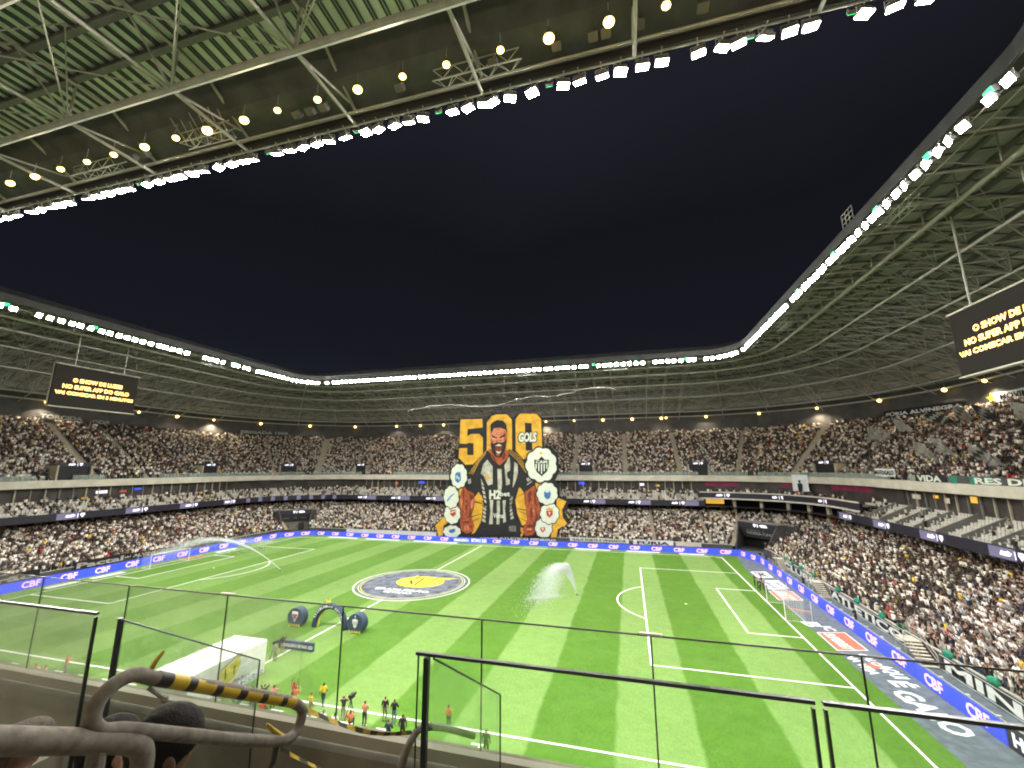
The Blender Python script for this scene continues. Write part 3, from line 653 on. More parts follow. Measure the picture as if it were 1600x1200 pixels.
run('cl', lin(8, 84, 11), 'far left corner', 4)
run('cr', lin(8, 84, 11), 'far right corner', 4)
gb_ = B(); gb_.box((0, 0, 0), (.22, .5, .34)); gb_.box((-.15, 0, .1), (.2, .3, .2)); gl_h = gb_.mesh('housing', 'steel_dark')
gb_ = B(); gb_.box((.13, 0, 0), (.04, .46, .30)); gl_l = gb_.mesh('lens', 'lens_green')
for s, ts, where in (('near', (49, 31, 22.6, 15.6, 7.0, -7.8, 43.6), 'near'), ('far', (-46, -27, -16, -9.5, 12, 18.5, 27.5, 38, 50), 'far'), ('left', (-26, -14, 2, 16, 24), 'left'), ('right', (-33, -26.5, -18.6, -9, 3, 16), 'right')):
    for t in ts:
        x, y, nx, ny = ringpt(s, t, -0.2); e = empty('signal_light', (x, y, 44.75), 'small lit green light on the %s roof edge' % where, 'light', 'green lights on the %s roof edge' % where)
        for nm, me in (('housing', gl_h), ('lens', gl_l)):
            o = bpy.data.objects.new(nm, me); C.objects.link(o); o.parent = e; o.matrix_basis = Matrix.Rotation(math.atan2(ny, nx), 4, 'Z') @ Matrix.Rotation(.3, 4, 'Y') @ Matrix.Scale(1.5 if s != 'near' else 1.0, 4)
# warm lamps under the roof
wb = B(); wb.path([(0, 0, .3), (0, 0, .1), (0, 0, -.02)], [.08, .14, .24], 10); wl_h = wb.mesh('lamp_shade', 'steel_dark')
wb = B(); wb.path([(0, 0, -.02), (0, 0, -.12), (0, 0, -.24), (0, 0, -.36), (0, 0, -.44)], [.2, .28, .29, .22, .06], 12); wl_l = wb.mesh('bulb', 'lens_warm')
wb = B(); wb.tube((0, 0, .3), (0, 0, 1.1), .03, 5); wl_r = wb.mesh('hanger', 'steel')
def warm(s, t, d, z, label, group, sc=1.0, light=True, e_=WARM_W):
    x, y, nx, ny = ringpt(s, t, d); e = empty('roof_lamp', (x, y, z), label, 'lamp', group); tl = Matrix.Rotation(math.atan2(ny, nx), 4, 'Z') @ Matrix.Rotation(-.5, 4, 'Y') @ Matrix.Scale(sc * random.uniform(.72, 1.12), 4)
    for nm, me in (('lamp_shade', wl_h), ('bulb', wl_l), ('hanger', wl_r)):
        o = bpy.data.objects.new(nm, me); C.objects.link(o); o.parent = e; o.matrix_basis = tl if nm != 'hanger' else Matrix.Identity(4)
    if light:
        down = light in ('down', 'in'); sg = -.45 if light == 'down' else .55
        l = bpy.data.lights.new('lamp_glow', 'SPOT' if down else 'POINT'); l.energy = e_; l.shadow_soft_size = .3; l.color = (1, .84, .60); q = bpy.data.objects.new('lamp_glow', l); C.objects.link(q); q.parent = e
        q.matrix_basis = Matrix.Translation((nx * .5, ny * .5, -.55))
        if down: l.spot_size = R(150); l.spot_blend = .5; q.matrix_basis = Matrix.Translation((0, 0, -.5)) @ Vector((nx * sg, ny * sg, -1)).to_track_quat('-Z', 'Y').to_matrix().to_4x4()
for i, t in enumerate([-25, -18.8, -15.4, -12.0, -8.7, -5.5, -2.0, 1.4, 4.6, 8.2, 11.3, 14.8, 18.1, 21.6, 24.8, 28.5, 31.6, 35.2, 38.4, 41.8, 45]):
    warm('near', t, 3.3, 44.6, 'lit warm yellow lamp hanging under the near roof', 'warm lamps under the near roof', 1.1, 'down' if i % 3 == 1 else None, 8000.0)
for s, ts in (('far', (-53, -42.6, -32.8, -22.5, -12, -2, 7.1, 17.2, 27.2, 37, 46.4, 47.9)), ('left', (-19, -8.5, 1.4, 21.8, 32.7, 12)), ('right', (33, 22, 11, 0, -11)), ('cl', (12, 30, 50, 70)), ('cr', (8, 26, 44, 62, 80))):
    wh = {'far': 'far stand', 'left': 'left stand', 'right': 'right stand', 'cl': 'far left corner', 'cr': 'far right corner'}[s]
    for i, t in enumerate(ts): warm(s, t, 40.0, 34.6, 'lit warm lamp on the cable below the roof back of the %s' % wh, 'warm lamps of the ' + wh, 1.5, 'in' if i % 2 == 0 else None, WARM_W * 2)
for t in (-20, -9, 2, 13, 24, 35, 46): warm('near', t, 40.0, 34.6, 'unseen lit warm lamp added behind the near stand', 'warm lamps of the near stand', 1.5, True, 1500.0)  # row out of view, mirrored from the other stands, added to brighten the foreground
U = PATH['left'] + PATH['far'] + PATH['right']
loft(U, [(40.3, 34.55), (40.1, 34.75), (40.3, 34.95), (40.5, 34.75), (40.3, 34.55)]).build('lamp_rail', 'steel', roof)
for s, t in U[::1]:
    if s in ('far', 'left', 'right'):
        x, y, _, _ = ringpt(s, t, 39.8); 
# lattice gantries hung at the roof edge
def gantry(s, t, ln, label, d=1.2, z=44.9):
    g = empty('lattice_gantry', (*ringpt(s, t, d)[:2], z), label, 'gantry')
    sg = 1 if s in ('near', 'far') else 1
    n = max(4, int(ln / .7)); cor = []
    for dd, dz in ((0, 0), (.8, 0), (0, .9), (.8, .9)):
        a = (*ringpt(s, t, d + dd)[:2], z + dz); b = (*ringpt(s, t + ln, d + dd)[:2], z + dz); cor.append((Vector(a), Vector(b))); B().tube(a, b, .045, 5).build('chord', 'steel_white', g)
    for i in range(n):
        f0, f1 = i / n, (i + 1) / n
        for p_, q_ in ((0, 2), (1, 3), (0, 1)):
            u_, v_ = (p_, q_) if i % 2 else (q_, p_)
            B().tube(cor[u_][0].lerp(cor[u_][1], f0), cor[v_][0].lerp(cor[v_][1], f1), .028, 4).build('lattice_bar', 'steel_white', g)
gantry('near', 23.2, 6.2, 'white lattice gantry above overhead floodlights right of centre')
gantry('near', 0.6, 5.0, 'white lattice gantry with antennas above overhead floodlights', 1.6)
gantry('near', -13, 5.5, 'white lattice gantry at the overhead roof edge far left')
gantry('right', -19.5, 4.6, 'white lattice gantry upper on the right roof edge', 2.2, 44.4)
gantry('right', 16.5, 6.0, 'white lattice gantry lower on the right roof edge', 2.6, 44.0)
gantry('far', 30, 6.0, 'white lattice gantry on the far roof edge right of the hanging banner', 0.8, 43.2)
gantry('far', 6.5, 5.5, 'white lattice gantry on the far roof edge above the hanging banner', 0.8, 43.2)
gantry('left', 8, 6.0, 'white lattice gantry on the left roof edge', 0.8, 43.2)
an = empty('antenna_mast', (3, -44.2, 45.5), 'cluster of slanted antenna rods on the overhead gantry', 'antenna')
for i in range(8): B().tube((0.6 + i * .62, -44.0, 45.2), (0.0 + i * .66, -45.2, 46.9 + .3 * (i % 3)), .035, 5).build('rod', 'steel_white', an)
B().box((3.2, -44.6, 46.1), (.35, .25, .9)).build('unit_box', 'steel_white', an)
# loudspeakers under the near rim
sb_ = B(); sb_.box((0, 0, 0), (.62, .5, .7), top=.8); sb_.box((0, .27, 0), (.5, .06, .55)); sp_me = sb_.mesh('cabinet', 'steel_dark')
for t in (40.6, 37.0, 35.0, 34.2, 31.9, 27.6, 20.6, 14.2, 13.0, 11.8, 4.4, 3.0, -4, -5.4, -12):
    e = empty('loudspeaker', (t, -44.1, 45.3), 'dark loudspeaker cabinet hanging under the overhead roof rim', 'loudspeaker', 'loudspeakers under the near roof rim')
    o = bpy.data.objects.new('cabinet', sp_me); C.objects.link(o); o.parent = e; o.matrix_basis = Matrix.Rotation(-.5, 4, 'X')
    o = B(); o.tube((0, 0, .3), (0, 0, 1.9), .03, 4); o.build('hanger', 'steel_dark', e, local=True)
# caged lookout on the roof rim
lk = empty('roof_cage', (RA - .2, -13, 46.4), 'small caged platform standing on the right roof rim', 'cage')
for dy in (0, .8, 1.6, 2.4): B().tube((RA - .1, -14 + dy, 46.4), (RA - .1, -14 + dy, 48.2), .05, 4).build('bar', 'steel', lk)
for dz in (47.0, 47.6, 48.2): B().tube((RA - .1, -14, dz), (RA - .1, -11.6, dz), .05, 4).build('rail', 'steel', lk)

# ================================================================ big screens
def bigscreen(label, x, y0, y1, z0, z1, sgn, lines):
    g = empty('video_screen', (x, (y0 + y1) / 2, z0), label, 'screen'); yc = (y0 + y1) / 2; wd = abs(y1 - y0); h = z1 - z0
    B().box((x + .02 * sgn, yc, (z0 + z1) / 2), (.5, wd, h)).build('display', 'screen', g)
    for z in (z0 - .15, z1 + .12): B().box((x, yc, z), (.7, wd + .4, .16)).build('frame_rail', 'concrete_beam', g)
    for y in (y0, y1): B().box((x + .5 * sgn, y, (z0 + z1) / 2), (.2, .2, h + .3)).build('frame_post', 'steel', g)
    for y in (y0 + wd * .2 * (1 if y1 > y0 else -1), y1 - wd * .2 * (1 if y1 > y0 else -1)): B().tube((x, y, z1), (x, y, 45), .1, 6).build('hanger', 'steel', g)
    for i, (tx, f) in enumerate(lines):
        text(tx, 'screen_text', (x - sgn * .27, yc, z0 + h * (.66 - .17 * i)), (0, -sgn, 0), (0, 0, 1), wd * f, h * .105, g, bold=.05)
LN = (('O SHOW DE LUZES', .60), ('NO SUPER APP DO GALO', .80), ('VAI COMEÇAR EM 5 MINUTOS', .94))
bigscreen('large video screen with yellow message above the left stand', -70, -14, 0.2, 30.3, 38.3, -1, LN)
bigscreen('large video screen with yellow message cut off at the right edge', 70, -11.5, -25.7, 27.9, 34.6, 1, LN)

# ================================================================ hanging banner (design in metres on the cloth: X, Z)
BANNER = [
 ('banner_cloth', 'print_black', 0, [(-9.93, 31.84), (-2.75, 31.93), (-1.9, 31.58), (-0.56, 32.82), (1.62, 33.2), (3.94, 32.92), (5.58, 31.65), (6.4, 32.19), (7.54, 32.79), (12.51, 32.42), (13.72, 31.07), (13.96, 23.2), (15.94, 23.56), (17.67, 21.51), (17.77, 17.08), (16.67, 15.04), (17.69, 13.88), (18.48, 15.74), (17.88, 13.31), (17.83, 11.29), (20.26, 10.31), (18.91, 7.34), (20.48, 4.87), (18.18, 3.96), (16.94, 1.36), (-15.32, 0.12), (-15.03, 1.68), (-16.96, 2.88), (-13.79, 5.48), (-13.46, 8.08), (-13.89, 11.14), (-12.38, 13.63), (-12.57, 16.75), (-10.4, 19.42), (-9.87, 20.2), (-10.09, 23.69), (-9.94, 26.25)]),
 ('numeral_five', 'gold', 1, [(-9.39, 31.46), (-3.09, 31.44), (-2.97, 29.07), (-7.34, 28.75), (-7.4, 26.82), (-6.29, 27.4), (-3.87, 27.35), (-2.84, 26.29), (-2.8, 22), (-5.6, 19.21), (-7.81, 19.13), (-9.72, 21.03), (-9.68, 23.54), (-7.34, 23.6), (-7.3, 21.7), (-5.45, 21.68), (-5.5, 24.87), (-6.9, 24.98), (-7.55, 24.73), (-9.62, 24.85)]),
 ('numeral_zero', 'gold', 1, [(-1.72, 30.39), (-0.32, 32.17), (1.29, 32.53), (3.94, 32.44), (5.32, 30.96), (5.39, 22.86), (-1.71, 22.32)]),
 ('numeral_zero', 'gold', 1, [(6.35, 31.05), (7.69, 32.55), (12.23, 32.22), (13.33, 30.74), (13.48, 24.13), (13.46, 23.3), (11.23, 22.18), (8.47, 20.39), (6.4, 22.73)]),
 ('zero_centre', 'print_black', 2, [(8.9, 30.03), (10.78, 29.85), (10.86, 22.68), (9.09, 22.7)]),
 ('gold_burst', 'gold', 1, [(-16.22, 2.97), (-13.96, 5.17), (-13.52, 5.65), (-12.67, 3.79), (-13.71, 3.13), (-13.81, 0.62), (-15.23, 0.41), (-15.18, 1.67)]),
 ('gold_burst', 'gold', 1, [(-3.91, 12.01), (-2.69, 10.61), (-2.5, 8.74), (-2.97, 5.31), (-3.46, 3.15), (-4.63, 1.73), (-5.64, 1.23), (-4.91, 3.41), (-5.89, 5.54), (-5.07, 8.06), (-5.19, 10.26)]),
 ('gold_burst', 'gold', 1, [(-9.53, 12.74), (-7.59, 12.92), (-8.27, 11.8), (-9.31, 10.83)]),
 ('gold_burst', 'gold', 1, [(7.41, 13.47), (8.54, 11.86), (8.76, 8.97), (9.93, 5.68), (8.63, 4.15), (7.99, 3.83), (6.71, 6.8), (6.24, 9.84), (6.33, 11.53)]),
 ('gold_burst', 'gold', 1, [(17.05, 10.92), (19.42, 9.99), (18.29, 7.97), (18.4, 6.21), (19.5, 4.64), (17.09, 3.25), (16.74, 1.35), (15.35, 1.15), (15.57, 4.08), (17.33, 6.48), (16.92, 9.13)]),
 ('gold_burst', 'gold', 1, [(11.48, 14.35), (12.78, 14.82), (13.25, 14.28), (11.94, 12.67)]),
 ('gold_burst', 'gold', 1, [(7.58, 3.45), (8.62, 2.96), (8.13, 1.46), (7.56, 1)]),
 ('burst_ray', 'print_black', 2, [(-5.18, 9.78), (-2.68, 9.04), (-2.67, 8.86), (-5.17, 9.34)]),
 ('burst_ray', 'print_black', 2, [(-6.06, 5.31), (-3.16, 6.39), (-3.16, 6.24), (-5.89, 5.7)]),
 ('burst_ray', 'print_black', 2, [(-5.7, 4.46), (-3.49, 5.45), (-3.45, 5.33), (-5.61, 4.31)]),
 ('burst_ray', 'print_black', 2, [(6.33, 10.68), (8.46, 11.86), (8.49, 11.63), (6.41, 10.76)]),
 ('burst_ray', 'print_black', 2, [(6.64, 8.01), (9.31, 7.77), (9.55, 7.44), (6.64, 7.86)]),
 ('burst_ray', 'print_black', 2, [(7.2, 7.42), (9.78, 6.5), (9.81, 6.31), (7.24, 7.3)]),
 ('burst_ray', 'print_black', 2, [(7.68, 5.77), (9.04, 4.99), (8.96, 4.83), (7.65, 5.65)]),
 ('arm', 'print_skin', 3, [(-8.23, 13.97), (-5.17, 11.56), (-4.87, 9.15), (-5.9, 5.84), (-4.88, 3.51), (-5.19, 2.03), (-6.98, 1.32), (-8.58, 2.06), (-9.03, 4.57), (-9.6, 7.55), (-9.11, 10.9)]),
 ('arm', 'print_skin', 3, [(8.81, 12.33), (11.4, 13.83), (11.89, 11.21), (12.84, 8.05), (12.31, 5.19), (12.07, 3.48), (10.69, 1.68), (8.86, 1.33), (8.05, 2.78), (9.27, 5.38), (8.93, 7.96)]),
 ('arm_shading', 'print_skin_dark', 4, [(-8.15, 13.66), (-7.78, 11.83), (-8.13, 9.09), (-8.45, 11.82)]),
 ('arm_shading', 'print_skin_dark', 4, [(-7.33, 11.23), (-6.95, 8.81), (-7.33, 5.81), (-7.59, 8.8)]),
 ('arm_shading', 'print_skin_dark', 4, [(-6.33, 11.55), (-5.16, 10.96), (-5.46, 9.14), (-6.31, 10.03)]),
 ('arm_shading', 'print_skin_dark', 4, [(-8.19, 4.29), (-6.38, 4.64), (-6.04, 4.06), (-8.02, 3.7)]),
 ('arm_shading', 'print_skin_dark', 4, [(-7.02, 3.44), (-5.37, 3.2), (-5.43, 2.84), (-7.01, 2.99)]),
 ('arm_shading', 'print_skin_dark', 4, [(-8.95, 8.17), (-8.56, 5.77), (-8.77, 4.57), (-9.22, 6.96)]),
 ('arm_shading', 'print_skin_dark', 4, [(-5.95, 8.23), (-5.75, 6.44), (-6.55, 4.93), (-6.42, 6.72)]),
 ('arm_shading', 'print_skin_dark', 4, [(9.58, 11.76), (10.52, 12.65), (10.49, 10.02), (9.71, 9.14)]),
 ('arm_shading', 'print_skin_dark', 4, [(11.15, 13.24), (11.58, 10.91), (12.14, 8.04), (11.25, 9.46)]),
 ('arm_shading', 'print_skin_dark', 4, [(10.48, 8.86), (10.9, 6.29), (10.28, 5.13), (9.99, 7.12)]),
 ('arm_shading', 'print_skin_dark', 4, [(11.83, 7.45), (12.11, 5.75), (11.47, 3.46), (11.41, 5.73)]),
 ('arm_shading', 'print_skin_dark', 4, [(8.89, 3.94), (10.42, 4.28), (11.32, 3.45), (9.49, 3.39)]),
 ('arm_shading', 'print_skin_dark', 4, [(9.18, 2.67), (10.71, 2.87), (10.85, 2.45), (9.18, 2.25)]),
 ('arm_shading', 'print_skin_dark', 4, [(11.2, 5.58), (11.64, 4.6), (10.7, 2.3), (10.87, 4.01)]),
 ('arm_highlight', 'print_skin_light', 4, [(-8.83, 10.6), (-8.3, 9.39), (-8.6, 7.57), (-9.07, 9.07)]),
 ('arm_highlight', 'print_skin_light', 4, [(-7.67, 3.27), (-6.52, 3.45), (-6.34, 2.28), (-7.65, 2.09)]),
 ('arm_highlight', 'print_skin_light', 4, [(9.34, 3.25), (10.56, 3.29), (10.4, 2.8), (9.18, 2.67)]),
 ('arm_highlight', 'print_skin_light', 4, [(10.93, 8.58), (11.31, 7.44), (11.05, 6.29), (10.77, 7.72)]),
 ('arm_highlight', 'print_skin_light', 4, [(-5.8, 9.74), (-5.22, 10.35), (-5.6, 7.64), (-6.04, 7.93)]),
 ('jersey', 'print_black', 4, [(-1.25, 23), (-3.97, 20.85), (-6.6, 17.07), (-8.23, 13.97), (-7.36, 12.6), (-5, 11.5), (-3.04, 12.65), (-2.34, 9.2), (-2.85, 4.74), (-5.01, 1.21), (-1.13, 1.07), (7.95, 1.86), (6.43, 5.01), (5.98, 9.36), (7.26, 13.35), (8.97, 12.28), (11.31, 13.83), (9.65, 17.97), (7.15, 21.92), (4.59, 23.24), (2.96, 19.81), (1.99, 18.9), (0.02, 20.45)]),
 ('jersey_stripe', 'print_stripe', 5, [(-1.46, 20.46), (0.03, 18.6), (0.06, 14.04), (-1.24, 13.72), (-2.41, 16.15), (-3.25, 16.76), (-2.61, 19.22)]),
 ('jersey_stripe', 'print_stripe', 5, [(-3.23, 15.53), (-2.39, 13.71), (-1.7, 10.11), (-1.59, 8.92), (-2.18, 9.2), (-2.7, 11.9)]),
 ('jersey_stripe', 'print_stripe', 5, [(-2.66, 8.6), (-1.58, 8.32), (-1.83, 6.54), (-1.8, 4.25), (-2.78, 4.6), (-2.54, 6.52)]),
 ('jersey_stripe', 'print_stripe', 5, [(1.34, 17.98), (2.48, 17.98), (2.65, 14.06), (2.4, 11.96), (1.53, 11.95)]),
 ('jersey_stripe', 'print_stripe', 5, [(3.29, 18.89), (4.65, 21.18), (4.9, 18.89), (4.73, 14.07), (3.77, 13.77)]),
 ('jersey_stripe', 'print_stripe', 5, [(6.02, 19.8), (6.88, 19.18), (6.96, 16.78), (6.16, 14.38), (5.52, 13.19), (5.85, 16.77)]),
 ('jersey_stripe', 'print_stripe', 5, [(-0.72, 10.13), (0.25, 9.99), (0.1, 7.77), (0.19, 3.96), (-0.84, 3.93), (-0.54, 6.87)]),
 ('jersey_stripe', 'print_stripe', 5, [(1.22, 9.86), (2.02, 9.88), (2.09, 7.81), (1.97, 4.01), (1.14, 3.93), (1.26, 6.91)]),
 ('jersey_stripe', 'print_stripe', 5, [(2.82, 9.89), (3.68, 10.05), (3.45, 7.84), (3.77, 4.65), (2.98, 4.33), (2.98, 6.95)]),
 ('jersey_stripe', 'print_stripe', 5, [(4.72, 10.81), (5.67, 11.12), (5.19, 8.46), (5.81, 5.57), (5.02, 5.2), (4.72, 7.87)]),
 ('stripe_fold', 'print_black', 6, [(-2.9, 14.93), (-1.51, 14.14), (-1.5, 13.84), (-2.89, 14.56)]),
 ('stripe_fold', 'print_black', 6, [(4.63, 10.51), (5.83, 11.18), (5.83, 10.94), (4.63, 10.16)]),
 ('stripe_fold', 'print_black', 6, [(-2.89, 13.89), (-1.5, 13.12), (-1.49, 12.81), (-2.88, 13.53)]),
 ('stripe_fold', 'print_black', 6, [(4.63, 9.51), (5.83, 10.18), (5.82, 9.94), (4.62, 9.16)]),
 ('stripe_fold', 'print_black', 6, [(-2.87, 12.86), (-1.49, 12.09), (-1.49, 11.79), (-2.87, 12.5)]),
 ('stripe_fold', 'print_black', 6, [(4.62, 8.51), (5.82, 9.18), (5.82, 8.95), (4.62, 8.16)]),
 ('stripe_fold', 'print_black', 6, [(-2.86, 11.83), (-1.48, 11.07), (-1.48, 10.77), (-2.86, 11.47)]),
 ('stripe_fold', 'print_black', 6, [(4.63, 11.93), (5.83, 12.6), (5.83, 12.36), (4.63, 11.57)]),
 ('stripe_fold', 'print_black', 6, [(-2.85, 10.81), (-1.47, 10.05), (-1.47, 9.75), (-2.85, 10.45)]),
 ('stripe_fold', 'print_black', 6, [(4.63, 10.92), (5.83, 11.59), (5.83, 11.35), (4.63, 10.57)]),
 ('stripe_fold', 'print_black', 6, [(-2.84, 9.79), (-1.46, 9.04), (-1.46, 8.74), (-2.83, 9.43)]),
 ('stripe_fold', 'print_black', 6, [(4.63, 9.92), (5.83, 10.59), (5.83, 10.35), (4.63, 9.57)]),
 ('stripe_fold', 'print_black', 6, [(-2.83, 8.77), (-1.45, 8.03), (-1.45, 7.73), (-2.82, 8.42)]),
 ('stripe_fold', 'print_black', 6, [(4.62, 8.92), (5.82, 9.59), (5.82, 9.36), (4.62, 8.57)]),
 ('stripe_fold', 'print_black', 6, [(-2.82, 7.76), (-1.44, 7.02), (-1.44, 6.73), (-2.81, 7.41)]),
 ('stripe_fold', 'print_black', 6, [(4.62, 7.93), (5.82, 8.59), (5.82, 8.36), (4.62, 7.58)]),
 ('stripe_fold', 'print_black', 6, [(-2.8, 6.75), (-1.43, 6.02), (-1.43, 5.73), (-2.8, 6.4)]),
 ('stripe_fold', 'print_black', 6, [(4.62, 6.93), (5.81, 7.6), (5.81, 7.37), (4.62, 6.59)]),
 ('stripe_fold', 'print_black', 6, [(-2.79, 5.75), (-1.42, 5.02), (-1.42, 4.73), (-2.79, 5.39)]),
 ('stripe_fold', 'print_black', 6, [(4.62, 5.95), (5.81, 6.62), (5.81, 6.38), (4.62, 5.6)]),
 ('sleeve_stripe', 'gold', 6, [(-1.72, 22.89), (-3.7, 20.94), (-6.66, 16.76), (-6.56, 16.66), (-3.6, 20.84), (-1.65, 22.79)]),
 ('sleeve_stripe', 'gold', 6, [(4.65, 23.11), (7.34, 21.43), (9.64, 17.52), (9.55, 17.47), (7.24, 21.34), (4.62, 23.02)]),
 ('sleeve_stripe', 'gold', 6, [(-1.86, 22.42), (-3.79, 20.38), (-6.16, 16.66), (-6.05, 16.57), (-3.69, 20.29), (-1.8, 22.32)]),
 ('sleeve_stripe', 'gold', 6, [(4.65, 22.65), (7.05, 20.97), (9.45, 17.26), (9.36, 17.2), (6.95, 20.88), (4.62, 22.56)]),
 ('sleeve_stripe', 'gold', 6, [(-2.01, 21.95), (-3.89, 19.82), (-5.65, 16.57), (-5.55, 16.48), (-3.79, 19.73), (-1.94, 21.86)]),
 ('sleeve_stripe', 'gold', 6, [(4.65, 22.19), (6.76, 20.52), (9.26, 16.99), (9.17, 16.93), (6.66, 20.43), (4.62, 22.1)]),
 ('sleeve_patch', 'print_grey', 6, [(-6.97, 15.21), (-6.07, 15.52), (-5.95, 14.3), (-6.71, 13.98)]),
 ('sleeve_patch', 'print_grey', 6, [(9.15, 15.44), (10, 16.04), (10.4, 15.15), (9.61, 14.7)]),
 ('sleeve_patch', 'print_grey', 6, [(9.3, 14.11), (10.71, 15), (10.8, 14.77), (9.45, 13.81)]),
 ('chest_mark', 'gold', 6, [(-1.26, 16.52), (-0.27, 15.4), (-2.08, 15.39)]),
 ('neck', 'print_skin', 5, [(-1.26, 23.41), (0.01, 22.93), (3.29, 22.88), (4.52, 22.93), (4.26, 20.72), (3.03, 19.81), (1.99, 18.9), (0.02, 20.45)]),
 ('neck_shading', 'print_skin_dark', 6, [(-0.32, 22.31), (0.84, 20.44), (1.34, 19.21), (0.02, 20.75)]),
 ('neck_shading', 'print_skin_dark', 6, [(3.29, 22.57), (3.77, 21.65), (2.96, 20.12), (2.64, 21.04)]),
 ('face', 'print_skin_light', 6, [(-0.6, 28.76), (1.3, 29.18), (3.45, 28.75), (4.01, 27.22), (4, 25.35), (3.42, 23.19), (1.99, 21.35), (0.67, 21.52), (-0.32, 22.93), (-0.67, 25.12), (-0.88, 26.7)]),
 ('face_shading', 'print_skin', 7, [(3.12, 28.35), (3.87, 27.23), (3.87, 25.35), (3.29, 24.74), (2.96, 26.31)]),
 ('face_shading', 'print_skin', 7, [(-0.51, 26.07), (0.39, 25.11), (-0, 24.64), (-0.57, 25.12)]),
 ('face_shading', 'print_skin', 7, [(1.3, 28.71), (1.97, 28.6), (1.57, 28.16)]),
 ('face_shading', 'print_skin', 7, [(0.82, 25.73), (1.31, 25.46), (1.97, 25.45), (2.63, 25.75), (2.63, 25.32), (0.99, 25.16)]),
 ('face_hair', 'print_black', 7, [(-0.6, 28.44), (-0.7, 29.72), (0.13, 30.49), (1.29, 31), (2.95, 30.72), (3.88, 29.59), (4.07, 27.16), (3.48, 28.34), (1.96, 28.91), (0.3, 28.77), (-0.42, 27.26)]),
 ('face_beard', 'print_black', 7, [(-0.67, 24.97), (0.39, 24.64), (1.15, 25.03), (2.63, 24.88), (3.42, 25.21), (4, 25.98), (3.68, 23.19), (2.38, 20.98), (0.84, 21.12), (-0.26, 22.62)]),
 ('mouth', 'print_skin_dark', 8, [(0.59, 24.1), (1.81, 24.61), (2.7, 24.13), (2.51, 22.28), (1.59, 21.91), (0.8, 22.76)]),
 ('teeth', 'print_cream', 9, [(0.73, 24.1), (1.81, 24.52), (2.63, 24.07), (1.81, 23.96)]),
 ('teeth', 'print_cream', 9, [(0.93, 22.76), (1.65, 22.44), (2.44, 22.65), (1.98, 22.03), (1.33, 22.1)]),
 ('lip', 'print_skin', 9, [(0.93, 21.98), (2.15, 21.97), (1.82, 21.29), (1.17, 21.42)]),
 ('brow', 'print_black', 8, [(-0.35, 27.07), (0.72, 26.51), (1.31, 26.28), (1.18, 26.03), (0.39, 26.11), (-0.22, 26.56)]),
 ('brow', 'print_black', 8, [(1.97, 26.33), (2.79, 26.88), (3.68, 27.17), (3.55, 26.67), (2.96, 26.25), (2.1, 26.01)]),
 ('brow', 'print_black', 8, [(0.64, 27.93), (1.47, 26.97), (1.38, 26.84)]),
 ('brow', 'print_black', 8, [(2.96, 27.88), (2.04, 26.96), (2.13, 26.83)]),
 ('eye', 'print_cream', 9, [(0.15, 26.18), (0.82, 26.04), (0.49, 25.86)]),
 ('eye', 'print_cream', 9, [(2.56, 26.13), (3.12, 26.31), (2.89, 26)]),
 ('bubble_outline', 'print_black', 5, [(-8.59, 1.85), (-8.5, 1.71), (-8.46, 1.56), (-8.47, 1.42), (-8.55, 1.27), (-8.69, 1.15), (-8.87, 1.04), (-9.08, 0.95), (-9.16, 0.82), (-9.24, 0.68), (-9.36, 0.54), (-9.53, 0.43), (-9.73, 0.35), (-9.97, 0.32), (-10.21, 0.31), (-10.46, 0.3), (-10.66, 0.3), (-10.87, 0.29), (-11.1, 0.28), (-11.34, 0.27), (-11.58, 0.26), (-11.8, 0.25), (-11.99, 0.24), (-12.16, 0.33), (-12.39, 0.35), (-12.63, 0.36), (-12.87, 0.41), (-13.07, 0.48), (-13.23, 0.59), (-13.33, 0.73), (-13.39, 0.87), (-13.4, 1.03), (-13.54, 1.13), (-13.71, 1.24), (-13.84, 1.37), (-13.91, 1.51), (-13.91, 1.66), (-13.85, 1.81), (-13.74, 1.95), (-13.58, 2.07), (-13.58, 2.22), (-13.59, 2.37), (-13.55, 2.52), (-13.45, 2.66), (-13.29, 2.78), (-13.09, 2.87), (-12.86, 2.94), (-12.62, 2.97), (-12.46, 3.08), (-12.31, 3.21), (-12.12, 3.31), (-11.9, 3.38), (-11.67, 3.42), (-11.42, 3.41), (-11.18, 3.37), (-10.96, 3.3), (-10.74, 3.33), (-10.49, 3.36), (-10.25, 3.37), (-10.01, 3.34), (-9.8, 3.27), (-9.63, 3.17), (-9.5, 3.04), (-9.4, 2.91), (-9.21, 2.84), (-8.99, 2.77), (-8.8, 2.68), (-8.66, 2.56), (-8.58, 2.43), (-8.56, 2.28), (-8.59, 2.13), (-8.67, 1.98)]),
